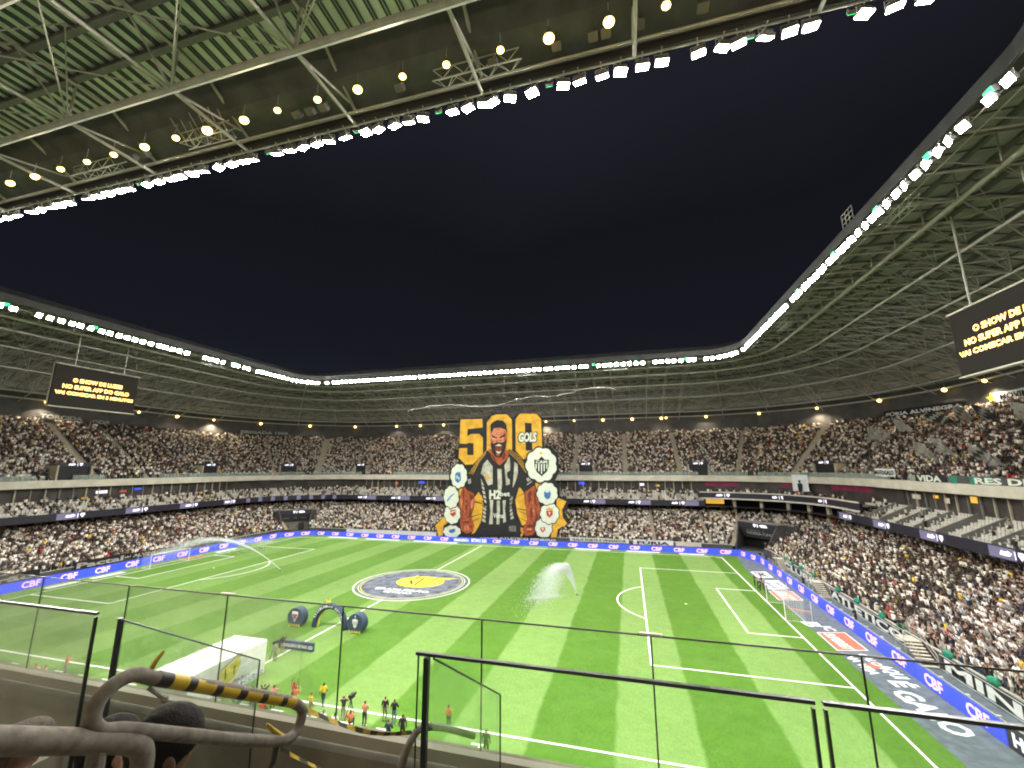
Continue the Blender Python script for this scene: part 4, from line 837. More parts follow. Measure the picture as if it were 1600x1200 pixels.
 ('thought_bubble', 'print_cream', 6, [(-8.8, 1.84), (-8.72, 1.71), (-8.68, 1.58), (-8.69, 1.44), (-8.77, 1.31), (-8.89, 1.2), (-9.06, 1.1), (-9.25, 1.02), (-9.33, 0.9), (-9.4, 0.76), (-9.51, 0.64), (-9.66, 0.54), (-9.85, 0.47), (-10.06, 0.42), (-10.29, 0.41), (-10.51, 0.42), (-10.7, 0.36), (-10.89, 0.35), (-11.1, 0.34), (-11.32, 0.33), (-11.54, 0.32), (-11.74, 0.31), (-11.92, 0.35), (-12.08, 0.45), (-12.28, 0.47), (-12.51, 0.48), (-12.72, 0.52), (-12.91, 0.59), (-13.06, 0.69), (-13.15, 0.81), (-13.2, 0.95), (-13.21, 1.09), (-13.34, 1.18), (-13.5, 1.29), (-13.62, 1.4), (-13.68, 1.53), (-13.68, 1.67), (-13.63, 1.8), (-13.52, 1.93), (-13.38, 2.05), (-13.37, 2.18), (-13.38, 2.32), (-13.35, 2.46), (-13.26, 2.59), (-13.12, 2.69), (-12.93, 2.78), (-12.72, 2.84), (-12.49, 2.87), (-12.35, 2.97), (-12.21, 3.09), (-12.04, 3.18), (-11.84, 3.25), (-11.62, 3.28), (-11.4, 3.27), (-11.18, 3.23), (-10.98, 3.17), (-10.77, 3.2), (-10.55, 3.23), (-10.32, 3.24), (-10.1, 3.21), (-9.91, 3.15), (-9.75, 3.05), (-9.63, 2.94), (-9.55, 2.81), (-9.37, 2.75), (-9.17, 2.69), (-9, 2.6), (-8.87, 2.5), (-8.79, 2.37), (-8.77, 2.23), (-8.8, 2.1), (-8.87, 1.96)]),
 ('bubble_outline', 'print_black', 7, [(-8.8, 6.31), (-8.72, 6.07), (-8.67, 5.81), (-8.69, 5.56), (-8.76, 5.33), (-8.88, 5.12), (-9.05, 4.94), (-9.24, 4.8), (-9.31, 4.58), (-9.38, 4.33), (-9.49, 4.11), (-9.64, 3.92), (-9.83, 3.8), (-10.04, 3.72), (-10.27, 3.71), (-10.5, 3.74), (-10.68, 3.63), (-10.87, 3.49), (-11.08, 3.39), (-11.3, 3.36), (-11.52, 3.4), (-11.73, 3.51), (-11.91, 3.66), (-12.07, 3.85), (-12.28, 3.9), (-12.51, 3.93), (-12.72, 4.01), (-12.91, 4.15), (-13.06, 4.34), (-13.16, 4.57), (-13.22, 4.82), (-13.23, 5.08), (-13.36, 5.27), (-13.52, 5.46), (-13.64, 5.68), (-13.71, 5.93), (-13.72, 6.18), (-13.67, 6.43), (-13.56, 6.67), (-13.42, 6.87), (-13.42, 7.12), (-13.43, 7.38), (-13.4, 7.64), (-13.31, 7.87), (-13.17, 8.07), (-12.99, 8.22), (-12.78, 8.32), (-12.55, 8.38), (-12.41, 8.56), (-12.27, 8.77), (-12.1, 8.94), (-11.9, 9.05), (-11.68, 9.1), (-11.45, 9.08), (-11.23, 9), (-11.02, 8.88), (-10.82, 8.91), (-10.59, 8.97), (-10.36, 8.97), (-10.14, 8.91), (-9.95, 8.79), (-9.79, 8.61), (-9.66, 8.38), (-9.57, 8.14), (-9.39, 8.02), (-9.19, 7.9), (-9.01, 7.73), (-8.88, 7.53), (-8.8, 7.29), (-8.78, 7.04), (-8.8, 6.78), (-8.87, 6.53)]),
 ('thought_bubble', 'print_cream', 8, [(-9, 6.3), (-8.92, 6.08), (-8.88, 5.85), (-8.89, 5.62), (-8.95, 5.4), (-9.07, 5.21), (-9.22, 5.05), (-9.4, 4.92), (-9.46, 4.72), (-9.53, 4.49), (-9.63, 4.28), (-9.76, 4.12), (-9.94, 4), (-10.13, 3.93), (-10.34, 3.92), (-10.55, 3.95), (-10.72, 3.84), (-10.9, 3.71), (-11.09, 3.63), (-11.29, 3.6), (-11.49, 3.64), (-11.68, 3.73), (-11.85, 3.87), (-11.99, 4.05), (-12.19, 4.09), (-12.4, 4.12), (-12.59, 4.2), (-12.77, 4.32), (-12.9, 4.5), (-13, 4.71), (-13.05, 4.94), (-13.06, 5.18), (-13.18, 5.35), (-13.33, 5.53), (-13.44, 5.73), (-13.5, 5.96), (-13.51, 6.19), (-13.46, 6.42), (-13.36, 6.63), (-13.23, 6.82), (-13.23, 7.04), (-13.24, 7.29), (-13.21, 7.52), (-13.13, 7.74), (-13, 7.92), (-12.84, 8.06), (-12.64, 8.15), (-12.43, 8.2), (-12.31, 8.37), (-12.18, 8.56), (-12.02, 8.71), (-11.84, 8.82), (-11.63, 8.86), (-11.43, 8.84), (-11.22, 8.77), (-11.04, 8.66), (-10.84, 8.69), (-10.64, 8.74), (-10.43, 8.75), (-10.23, 8.69), (-10.05, 8.58), (-9.9, 8.41), (-9.79, 8.21), (-9.7, 7.99), (-9.54, 7.87), (-9.35, 7.76), (-9.19, 7.61), (-9.07, 7.42), (-8.99, 7.21), (-8.97, 6.97), (-9, 6.74), (-9.06, 6.51)]),
 ('bubble_outline', 'print_black', 9, [(-9.31, 10.59), (-9.23, 10.32), (-9.18, 10.04), (-9.2, 9.76), (-9.26, 9.5), (-9.38, 9.27), (-9.54, 9.07), (-9.72, 8.92), (-9.79, 8.68), (-9.85, 8.4), (-9.95, 8.15), (-10.09, 7.95), (-10.27, 7.81), (-10.48, 7.74), (-10.69, 7.72), (-10.91, 7.76), (-11.08, 7.64), (-11.26, 7.48), (-11.46, 7.38), (-11.67, 7.35), (-11.88, 7.4), (-12.07, 7.51), (-12.25, 7.69), (-12.4, 7.9), (-12.59, 7.96), (-12.81, 7.99), (-13.02, 8.09), (-13.2, 8.25), (-13.34, 8.46), (-13.44, 8.72), (-13.49, 9), (-13.5, 9.29), (-13.63, 9.5), (-13.78, 9.71), (-13.9, 9.96), (-13.96, 10.24), (-13.97, 10.52), (-13.92, 10.8), (-13.82, 11.05), (-13.69, 11.28), (-13.69, 11.55), (-13.71, 11.85), (-13.68, 12.13), (-13.59, 12.39), (-13.46, 12.61), (-13.29, 12.78), (-13.09, 12.89), (-12.87, 12.94), (-12.74, 13.15), (-12.61, 13.38), (-12.45, 13.56), (-12.26, 13.69), (-12.05, 13.74), (-11.84, 13.71), (-11.63, 13.62), (-11.43, 13.48), (-11.23, 13.52), (-11.02, 13.58), (-10.8, 13.58), (-10.59, 13.51), (-10.41, 13.37), (-10.25, 13.16), (-10.13, 12.92), (-10.05, 12.64), (-9.88, 12.5), (-9.68, 12.37), (-9.52, 12.18), (-9.39, 11.95), (-9.31, 11.69), (-9.29, 11.4), (-9.31, 11.12), (-9.38, 10.84)]),
 ('thought_bubble', 'print_cream', 10, [(-9.5, 10.59), (-9.42, 10.34), (-9.38, 10.08), (-9.39, 9.83), (-9.45, 9.59), (-9.56, 9.37), (-9.7, 9.2), (-9.87, 9.06), (-9.93, 8.83), (-9.99, 8.58), (-10.08, 8.35), (-10.21, 8.17), (-10.38, 8.04), (-10.56, 7.97), (-10.76, 7.96), (-10.96, 7.99), (-11.12, 7.88), (-11.28, 7.74), (-11.47, 7.64), (-11.66, 7.62), (-11.85, 7.66), (-12.03, 7.76), (-12.19, 7.93), (-12.33, 8.12), (-12.51, 8.17), (-12.71, 8.21), (-12.9, 8.29), (-13.06, 8.44), (-13.19, 8.63), (-13.28, 8.87), (-13.33, 9.13), (-13.34, 9.39), (-13.46, 9.59), (-13.6, 9.78), (-13.7, 10.01), (-13.76, 10.26), (-13.77, 10.52), (-13.72, 10.78), (-13.63, 11.01), (-13.51, 11.22), (-13.51, 11.47), (-13.53, 11.74), (-13.5, 12), (-13.42, 12.24), (-13.3, 12.44), (-13.14, 12.59), (-12.96, 12.69), (-12.76, 12.75), (-12.64, 12.93), (-12.52, 13.14), (-12.37, 13.31), (-12.2, 13.43), (-12.01, 13.47), (-11.81, 13.45), (-11.62, 13.37), (-11.44, 13.24), (-11.26, 13.27), (-11.06, 13.33), (-10.86, 13.33), (-10.67, 13.26), (-10.5, 13.13), (-10.36, 12.95), (-10.25, 12.72), (-10.17, 12.47), (-10.02, 12.34), (-9.84, 12.22), (-9.68, 12.05), (-9.57, 11.84), (-9.5, 11.59), (-9.47, 11.33), (-9.5, 11.07), (-9.56, 10.82)]),
 ('bubble_outline', 'print_black', 11, [(-7.02, 16.14), (-6.93, 15.84), (-6.88, 15.53), (-6.89, 15.22), (-6.97, 14.93), (-7.1, 14.68), (-7.27, 14.47), (-7.47, 14.3), (-7.55, 14.03), (-7.62, 13.73), (-7.73, 13.46), (-7.89, 13.24), (-8.08, 13.09), (-8.3, 13.01), (-8.54, 13), (-8.78, 13.04), (-8.97, 12.91), (-9.17, 12.74), (-9.38, 12.63), (-9.61, 12.6), (-9.84, 12.65), (-10.06, 12.78), (-10.25, 12.98), (-10.41, 13.22), (-10.63, 13.28), (-10.86, 13.32), (-11.09, 13.43), (-11.29, 13.61), (-11.44, 13.84), (-11.55, 14.13), (-11.6, 14.44), (-11.62, 14.76), (-11.76, 14.99), (-11.92, 15.23), (-12.05, 15.51), (-12.12, 15.81), (-12.13, 16.12), (-12.07, 16.43), (-11.96, 16.71), (-11.82, 16.96), (-11.82, 17.26), (-11.83, 17.58), (-11.8, 17.9), (-11.71, 18.18), (-11.56, 18.42), (-11.37, 18.6), (-11.15, 18.72), (-10.91, 18.78), (-10.77, 19), (-10.63, 19.26), (-10.45, 19.46), (-10.24, 19.59), (-10.01, 19.65), (-9.77, 19.61), (-9.54, 19.51), (-9.33, 19.35), (-9.11, 19.39), (-8.88, 19.46), (-8.64, 19.45), (-8.41, 19.37), (-8.21, 19.21), (-8.04, 18.99), (-7.91, 18.71), (-7.82, 18.41), (-7.63, 18.25), (-7.42, 18.1), (-7.23, 17.89), (-7.1, 17.64), (-7.01, 17.35), (-6.99, 17.03), (-7.02, 16.72), (-7.09, 16.42)]),
 ('thought_bubble', 'print_cream', 12, [(-7.22, 16.14), (-7.13, 15.86), (-7.09, 15.58), (-7.1, 15.3), (-7.17, 15.03), (-7.29, 14.8), (-7.45, 14.6), (-7.63, 14.45), (-7.7, 14.2), (-7.77, 13.93), (-7.87, 13.68), (-8.02, 13.48), (-8.2, 13.34), (-8.4, 13.26), (-8.62, 13.25), (-8.83, 13.3), (-9.01, 13.17), (-9.19, 13.02), (-9.39, 12.92), (-9.6, 12.89), (-9.81, 12.94), (-10.01, 13.06), (-10.18, 13.24), (-10.33, 13.46), (-10.53, 13.51), (-10.75, 13.55), (-10.96, 13.65), (-11.14, 13.81), (-11.28, 14.03), (-11.37, 14.29), (-11.43, 14.58), (-11.44, 14.87), (-11.57, 15.09), (-11.72, 15.31), (-11.84, 15.56), (-11.9, 15.84), (-11.91, 16.12), (-11.86, 16.4), (-11.76, 16.66), (-11.62, 16.89), (-11.62, 17.16), (-11.64, 17.46), (-11.6, 17.75), (-11.52, 18.01), (-11.39, 18.23), (-11.21, 18.4), (-11.01, 18.51), (-10.79, 18.56), (-10.66, 18.76), (-10.53, 19), (-10.36, 19.18), (-10.17, 19.31), (-9.96, 19.35), (-9.75, 19.32), (-9.54, 19.23), (-9.34, 19.09), (-9.14, 19.12), (-8.92, 19.18), (-8.71, 19.18), (-8.5, 19.1), (-8.31, 18.96), (-8.16, 18.75), (-8.04, 18.5), (-7.95, 18.22), (-7.78, 18.08), (-7.59, 17.94), (-7.42, 17.75), (-7.29, 17.51), (-7.21, 17.25), (-7.19, 16.96), (-7.22, 16.67), (-7.28, 16.39)]),
 ('bubble_outline', 'print_black', 5, [(15.79, 3.55), (15.86, 3.32), (15.89, 3.09), (15.87, 2.85), (15.79, 2.63), (15.67, 2.43), (15.5, 2.27), (15.32, 2.14), (15.24, 1.93), (15.17, 1.7), (15.06, 1.49), (14.91, 1.31), (14.72, 1.28), (14.52, 1.27), (14.31, 1.26), (14.1, 1.25), (13.92, 1.24), (13.74, 1.24), (13.54, 1.23), (13.33, 1.22), (13.12, 1.21), (12.93, 1.21), (12.76, 1.2), (12.62, 1.23), (12.43, 1.27), (12.21, 1.29), (12.01, 1.37), (11.84, 1.5), (11.71, 1.67), (11.62, 1.89), (11.59, 2.13), (11.58, 2.37), (11.46, 2.54), (11.32, 2.72), (11.22, 2.93), (11.17, 3.15), (11.17, 3.39), (11.23, 3.63), (11.34, 3.84), (11.48, 4.04), (11.49, 4.27), (11.49, 4.51), (11.53, 4.75), (11.62, 4.97), (11.76, 5.16), (11.94, 5.3), (12.14, 5.4), (12.36, 5.45), (12.5, 5.62), (12.64, 5.82), (12.8, 5.98), (13, 6.09), (13.21, 6.13), (13.42, 6.11), (13.62, 6.04), (13.81, 5.93), (14.01, 5.96), (14.22, 6.02), (14.44, 6.02), (14.64, 5.97), (14.82, 5.85), (14.96, 5.68), (15.07, 5.48), (15.14, 5.25), (15.31, 5.14), (15.49, 5.03), (15.65, 4.88), (15.77, 4.69), (15.83, 4.47), (15.84, 4.23), (15.81, 3.99), (15.73, 3.76)]),
 ('thought_bubble', 'print_cream', 6, [(15.61, 3.54), (15.67, 3.33), (15.7, 3.12), (15.68, 2.9), (15.61, 2.7), (15.5, 2.52), (15.35, 2.37), (15.18, 2.25), (15.1, 2.05), (15.04, 1.84), (14.93, 1.65), (14.8, 1.49), (14.63, 1.38), (14.44, 1.32), (14.24, 1.31), (14.05, 1.33), (13.89, 1.3), (13.72, 1.29), (13.54, 1.29), (13.35, 1.28), (13.16, 1.27), (12.98, 1.26), (12.83, 1.26), (12.7, 1.41), (12.52, 1.45), (12.33, 1.47), (12.14, 1.54), (11.99, 1.66), (11.86, 1.82), (11.79, 2.02), (11.75, 2.24), (11.75, 2.46), (11.64, 2.62), (11.51, 2.78), (11.41, 2.97), (11.37, 3.18), (11.37, 3.4), (11.43, 3.61), (11.52, 3.81), (11.65, 3.99), (11.66, 4.2), (11.66, 4.43), (11.7, 4.65), (11.78, 4.85), (11.91, 5.02), (12.08, 5.15), (12.26, 5.24), (12.46, 5.29), (12.59, 5.44), (12.71, 5.62), (12.87, 5.77), (13.05, 5.87), (13.24, 5.91), (13.43, 5.89), (13.62, 5.83), (13.79, 5.72), (13.97, 5.76), (14.17, 5.81), (14.36, 5.81), (14.55, 5.76), (14.71, 5.66), (14.85, 5.5), (14.95, 5.31), (15.01, 5.11), (15.16, 5), (15.34, 4.9), (15.48, 4.76), (15.59, 4.59), (15.65, 4.38), (15.66, 4.17), (15.62, 3.95), (15.56, 3.73)]),
 ('bubble_outline', 'print_black', 7, [(17.6, 7.03), (17.68, 6.8), (17.71, 6.55), (17.69, 6.31), (17.6, 6.08), (17.46, 5.88), (17.28, 5.71), (17.08, 5.57), (16.99, 5.36), (16.91, 5.12), (16.78, 4.9), (16.61, 4.73), (16.41, 4.6), (16.18, 4.53), (15.95, 4.52), (15.71, 4.55), (15.51, 4.44), (15.31, 4.3), (15.08, 4.21), (14.85, 4.18), (14.62, 4.22), (14.41, 4.32), (14.23, 4.47), (14.07, 4.65), (13.86, 4.69), (13.62, 4.72), (13.4, 4.8), (13.21, 4.94), (13.06, 5.12), (12.96, 5.34), (12.92, 5.59), (12.92, 5.84), (12.79, 6.02), (12.63, 6.2), (12.51, 6.42), (12.45, 6.65), (12.46, 6.9), (12.53, 7.14), (12.65, 7.36), (12.8, 7.57), (12.82, 7.8), (12.81, 8.05), (12.86, 8.3), (12.96, 8.53), (13.12, 8.72), (13.32, 8.86), (13.55, 8.96), (13.79, 9.02), (13.94, 9.19), (14.1, 9.39), (14.28, 9.56), (14.5, 9.67), (14.73, 9.71), (14.97, 9.69), (15.19, 9.62), (15.4, 9.5), (15.62, 9.54), (15.86, 9.59), (16.1, 9.59), (16.32, 9.53), (16.52, 9.41), (16.68, 9.24), (16.8, 9.03), (16.88, 8.79), (17.07, 8.67), (17.27, 8.56), (17.45, 8.4), (17.58, 8.2), (17.65, 7.98), (17.66, 7.73), (17.62, 7.48), (17.54, 7.24)]),
 ('thought_bubble', 'print_cream', 8, [(17.4, 7.02), (17.47, 6.81), (17.5, 6.59), (17.48, 6.36), (17.4, 6.15), (17.27, 5.97), (17.11, 5.81), (16.92, 5.69), (16.84, 5.49), (16.76, 5.27), (16.65, 5.07), (16.49, 4.91), (16.31, 4.8), (16.1, 4.73), (15.88, 4.72), (15.66, 4.75), (15.48, 4.65), (15.29, 4.52), (15.09, 4.44), (14.87, 4.41), (14.66, 4.45), (14.47, 4.54), (14.3, 4.67), (14.16, 4.84), (13.96, 4.88), (13.74, 4.91), (13.54, 4.98), (13.37, 5.1), (13.23, 5.27), (13.14, 5.48), (13.1, 5.7), (13.1, 5.93), (12.98, 6.1), (12.84, 6.27), (12.73, 6.46), (12.68, 6.68), (12.68, 6.9), (12.74, 7.12), (12.85, 7.33), (13, 7.52), (13.01, 7.73), (13.01, 7.96), (13.05, 8.19), (13.14, 8.4), (13.29, 8.57), (13.47, 8.71), (13.68, 8.8), (13.9, 8.85), (14.04, 9.01), (14.18, 9.19), (14.35, 9.34), (14.55, 9.44), (14.76, 9.49), (14.98, 9.47), (15.19, 9.4), (15.38, 9.29), (15.58, 9.32), (15.8, 9.37), (16.02, 9.38), (16.23, 9.32), (16.41, 9.21), (16.56, 9.05), (16.67, 8.86), (16.74, 8.64), (16.91, 8.53), (17.1, 8.43), (17.26, 8.28), (17.38, 8.1), (17.44, 7.89), (17.46, 7.67), (17.42, 7.44), (17.34, 7.22)]),
 ('bubble_outline', 'print_black', 9, [(17.38, 11.86), (17.47, 11.61), (17.5, 11.34), (17.48, 11.08), (17.38, 10.83), (17.23, 10.61), (17.02, 10.43), (16.79, 10.29), (16.7, 10.05), (16.61, 9.79), (16.47, 9.56), (16.28, 9.37), (16.06, 9.24), (15.8, 9.16), (15.54, 9.15), (15.28, 9.19), (15.06, 9.07), (14.83, 8.92), (14.58, 8.83), (14.32, 8.8), (14.06, 8.84), (13.83, 8.95), (13.62, 9.11), (13.45, 9.32), (13.21, 9.36), (12.94, 9.4), (12.7, 9.49), (12.48, 9.64), (12.32, 9.84), (12.21, 10.08), (12.16, 10.35), (12.16, 10.62), (12.01, 10.82), (11.83, 11.02), (11.71, 11.26), (11.64, 11.52), (11.64, 11.79), (11.72, 12.05), (11.85, 12.29), (12.03, 12.51), (12.04, 12.76), (12.04, 13.04), (12.09, 13.31), (12.2, 13.56), (12.38, 13.76), (12.6, 13.92), (12.85, 14.02), (13.12, 14.08), (13.29, 14.27), (13.47, 14.49), (13.68, 14.67), (13.92, 14.78), (14.18, 14.83), (14.44, 14.81), (14.69, 14.72), (14.93, 14.59), (15.17, 14.62), (15.44, 14.68), (15.7, 14.68), (15.95, 14.61), (16.17, 14.48), (16.35, 14.29), (16.49, 14.05), (16.58, 13.8), (16.78, 13.66), (17.01, 13.54), (17.21, 13.36), (17.35, 13.15), (17.43, 12.9), (17.45, 12.63), (17.4, 12.36), (17.31, 12.1)]),
 ('thought_bubble', 'print_cream', 10, [(17.15, 11.86), (17.24, 11.63), (17.27, 11.38), (17.24, 11.14), (17.16, 10.91), (17.01, 10.71), (16.83, 10.54), (16.62, 10.41), (16.53, 10.2), (16.44, 9.96), (16.32, 9.75), (16.15, 9.57), (15.94, 9.45), (15.71, 9.38), (15.46, 9.37), (15.22, 9.4), (15.02, 9.29), (14.81, 9.16), (14.58, 9.07), (14.34, 9.05), (14.11, 9.08), (13.9, 9.19), (13.71, 9.34), (13.55, 9.52), (13.33, 9.57), (13.08, 9.6), (12.86, 9.68), (12.66, 9.82), (12.51, 10), (12.41, 10.23), (12.37, 10.47), (12.37, 10.72), (12.23, 10.9), (12.07, 11.09), (11.95, 11.31), (11.89, 11.54), (11.89, 11.79), (11.96, 12.03), (12.08, 12.25), (12.24, 12.45), (12.26, 12.69), (12.25, 12.94), (12.3, 13.19), (12.41, 13.41), (12.57, 13.6), (12.77, 13.75), (13, 13.84), (13.25, 13.89), (13.4, 14.07), (13.56, 14.27), (13.76, 14.43), (13.98, 14.54), (14.21, 14.58), (14.45, 14.56), (14.69, 14.48), (14.9, 14.36), (15.13, 14.39), (15.37, 14.44), (15.61, 14.44), (15.84, 14.38), (16.05, 14.26), (16.21, 14.08), (16.33, 13.87), (16.42, 13.64), (16.6, 13.51), (16.82, 13.39), (17, 13.23), (17.13, 13.04), (17.2, 12.81), (17.22, 12.56), (17.17, 12.32), (17.09, 12.08)]),
 ('bubble_outline', 'print_black', 11, [(17.39, 18.99), (17.52, 18.59), (17.58, 18.17), (17.54, 17.75), (17.39, 17.36), (17.16, 17.02), (16.85, 16.74), (16.51, 16.51), (16.36, 16.15), (16.22, 15.74), (16.01, 15.38), (15.74, 15.08), (15.39, 14.87), (15.01, 14.77), (14.61, 14.75), (14.22, 14.82), (13.89, 14.63), (13.54, 14.4), (13.16, 14.26), (12.77, 14.22), (12.38, 14.29), (12.02, 14.47), (11.71, 14.73), (11.45, 15.06), (11.08, 15.14), (10.68, 15.2), (10.3, 15.35), (9.97, 15.59), (9.72, 15.91), (9.56, 16.3), (9.48, 16.73), (9.48, 17.16), (9.25, 17.48), (8.98, 17.81), (8.78, 18.19), (8.68, 18.6), (8.68, 19.03), (8.79, 19.44), (9, 19.83), (9.26, 20.17), (9.28, 20.58), (9.27, 21.02), (9.35, 21.45), (9.53, 21.84), (9.79, 22.17), (10.13, 22.41), (10.52, 22.57), (10.92, 22.65), (11.19, 22.95), (11.45, 23.29), (11.77, 23.57), (12.13, 23.75), (12.53, 23.81), (12.93, 23.77), (13.32, 23.62), (13.67, 23.4), (14.04, 23.45), (14.45, 23.53), (14.85, 23.52), (15.23, 23.41), (15.57, 23.19), (15.84, 22.88), (16.04, 22.5), (16.18, 22.09), (16.49, 21.87), (16.84, 21.66), (17.13, 21.38), (17.35, 21.03), (17.47, 20.63), (17.49, 20.21), (17.42, 19.78), (17.28, 19.37)]),
 ('thought_bubble', 'print_cream', 12, [(17.05, 18.99), (17.17, 18.62), (17.22, 18.24), (17.18, 17.86), (17.05, 17.5), (16.84, 17.18), (16.56, 16.92), (16.24, 16.72), (16.1, 16.38), (15.98, 16.01), (15.79, 15.67), (15.53, 15.4), (15.22, 15.21), (14.87, 15.11), (14.5, 15.1), (14.14, 15.16), (13.83, 14.99), (13.51, 14.78), (13.16, 14.65), (12.8, 14.61), (12.45, 14.68), (12.12, 14.84), (11.84, 15.09), (11.6, 15.38), (11.26, 15.46), (10.89, 15.52), (10.54, 15.65), (10.24, 15.87), (10.01, 16.17), (9.86, 16.52), (9.79, 16.91), (9.79, 17.31), (9.58, 17.61), (9.33, 17.91), (9.15, 18.26), (9.06, 18.63), (9.06, 19.02), (9.17, 19.41), (9.35, 19.76), (9.59, 20.07), (9.61, 20.45), (9.61, 20.85), (9.68, 21.25), (9.84, 21.6), (10.08, 21.9), (10.39, 22.13), (10.74, 22.27), (11.12, 22.35), (11.36, 22.62), (11.6, 22.93), (11.89, 23.19), (12.23, 23.35), (12.59, 23.41), (12.96, 23.37), (13.31, 23.24), (13.64, 23.04), (13.98, 23.08), (14.35, 23.16), (14.72, 23.15), (15.07, 23.04), (15.37, 22.84), (15.62, 22.56), (15.81, 22.21), (15.94, 21.84), (16.22, 21.64), (16.54, 21.44), (16.81, 21.18), (17.01, 20.86), (17.12, 20.5), (17.14, 20.11), (17.08, 19.72), (16.95, 19.34)]),
 ('crest', 'print_black', 13, [(11.4, 20.37), (12.48, 20.24), (13.37, 21.19), (14.28, 20.23), (15.26, 20.34), (15.16, 18.56), (14.65, 17.23), (13.28, 16.14), (12.01, 17.23), (11.47, 18.57)]),
 ('crest_stripe', 'print_cream', 14, [(11.72, 19.22), (12.1, 19.22), (12.04, 18.01), (11.74, 18.01)]),
 ('crest_stripe', 'print_cream', 14, [(12.44, 19.22), (12.81, 19.22), (12.74, 17.4), (12.45, 17.4)]),
 ('crest_stripe', 'print_cream', 14, [(13.15, 19.22), (13.52, 19.22), (13.44, 16.78), (13.15, 16.78)]),
 ('crest_stripe', 'print_cream', 14, [(13.86, 19.21), (14.23, 19.21), (14.16, 17.4), (13.86, 17.4)]),
 ('crest_stripe', 'print_cream', 14, [(14.56, 19.21), (14.93, 19.21), (14.87, 18.01), (14.58, 18.01)]),
 ('crest_star', 'gold', 13, [(13.27, 22.63), (13.42, 22.19), (13.91, 22.17), (13.52, 21.89), (13.65, 21.43), (13.25, 21.7), (12.85, 21.44), (12.99, 21.89), (12.61, 22.18), (13.1, 22.19)]),
 ('crest', 'print_blue', 13, [(-10.51, 16.75), (-9.83, 17.22), (-8.97, 17), (-8.79, 15.05), (-9.59, 14.27), (-10.49, 14.88)]),
 ('crest_inner', 'print_cream', 14, [(-10.09, 16.44), (-9.21, 15.51), (-9.33, 14.89), (-9.7, 15.82), (-10.13, 15.2)]),
 ('crest', 'print_blue', 13, [(-12.82, 9.62), (-11.89, 10.86), (-10.72, 11.55), (-10.61, 11.37), (-11.71, 10.55), (-12.47, 9.44)]),
 ('crest', 'print_red', 13, [(-11.73, 7.2), (-10.11, 7.39), (-10.08, 6.18), (-10.9, 5.47), (-11.7, 6.14)]),
 ('crest_inner', 'print_cream', 14, [(-11.58, 6.75), (-10.17, 7.09), (-10.16, 6.87), (-11.57, 6.45)]),
 ('crest', 'print_blue', 13, [(-11.92, 2.15), (-10.26, 2.59), (-10.14, 1.85), (-10.9, 1.38), (-11.84, 1.5)]),
 ('crest', 'print_blue', 13, [(13.82, 12.1), (14.19, 12.54), (15.25, 12.56), (15.63, 11.84), (15.37, 10.83), (14.64, 10.38), (13.92, 10.95)]),
 ('crest_inner', 'print_cream', 14, [(14.36, 13.42), (15.06, 13.42), (15.09, 12.12), (14.25, 12.11)]),
 ('crest', 'print_red', 13, [(14.34, 7.66), (15.96, 7.78), (15.94, 6.7), (15.12, 5.97), (14.38, 6.66)]),
 ('crest_inner', 'gold', 13, [(14.3, 8.37), (14.71, 8.09), (15.17, 8.62), (15.55, 8.11), (16.04, 8.46), (15.97, 7.89), (14.35, 7.8)]),
 ('crest_inner', 'print_cream', 14, [(14.85, 7.38), (15.45, 7.4), (15.13, 6.54)]),
 ('crest', 'print_red', 13, [(12.77, 3.56), (13.97, 3.68), (13.96, 2.98), (13.35, 2.34), (12.76, 2.94)]),
 ('crest_inner', 'print_cream', 14, [(13.01, 3.45), (13.73, 3.48), (13.35, 2.68)]),
 ('jersey_crest', 'print_black', 6, [(4, 17.07), (4.9, 17.68), (5.79, 17.07), (5.69, 15.87), (4.89, 14.97), (4.09, 15.87)]),
]
BANNER_TEXT = [('GOLS', 'print_black', 3, 9.65, 26.17, 5.47, 3.02, 0.1), ('GOLS', 'print_cream', 4, 9.66, 26.17, 4.93, 2.52, 0.05), ('H2', 'print_cream', 7, 0.72, 11.4, 3.1, 2.33, 0.05), ('bet', 'print_cream', 7, 3.48, 11.62, 2.68, 1.19, 0.03), ('Vilma', 'print_cream', 7, 1.7, 6.13, 2.87, 1.17, 0.02), ('AUTO', 'print_grey', 7, 5.49, 3.4, 1.93, 0.69, 0.02), ('TRUCK', 'print_grey', 7, 5.48, 2.69, 1.93, 0.63, 0.02), ('CAM', 'print_cream', 14, 13.34, 19.75, 3.03, 0.78, 0.03)]
tifo = empty('hanging_banner', (2, 42.0, 1.0), 'giant hanging banner of shouting footballer with gold 500 numerals', 'banner')
_z = {}
for nm, mt_, ly, pts in BANNER:
    pts = [p for i, p in enumerate(pts) if p != pts[i - 1]]
    _z[ly] = _z.get(ly, 0) + 1
    rip = lambda x, z: 0.10 * math.sin(x * 0.9 + z * 0.15) + 0.06 * math.sin(x * 2.3 - z * .3)
    if nm == 'banner_cloth':
        B().prism([(x, 42.05, z) for x, z in pts], (0, 0.06, 0)).build(nm, mt_, tifo)
    else:
        B().poly([(x, 42.0 - 0.03 * ly - 0.0006 * (_z[ly] % 40), z) for x, z in pts]).build(nm, mt_, tifo)
for body, mt_, ly, cx, cz, wd, h, bo in BANNER_TEXT:
    text(body, mt_, (cx, 42.0 - .03 * ly - .015, cz), (1, 0, 0), (0, 0, 1), wd, h, tifo, bold=bo, shear=.15 if body == 'GOLS' else 0)
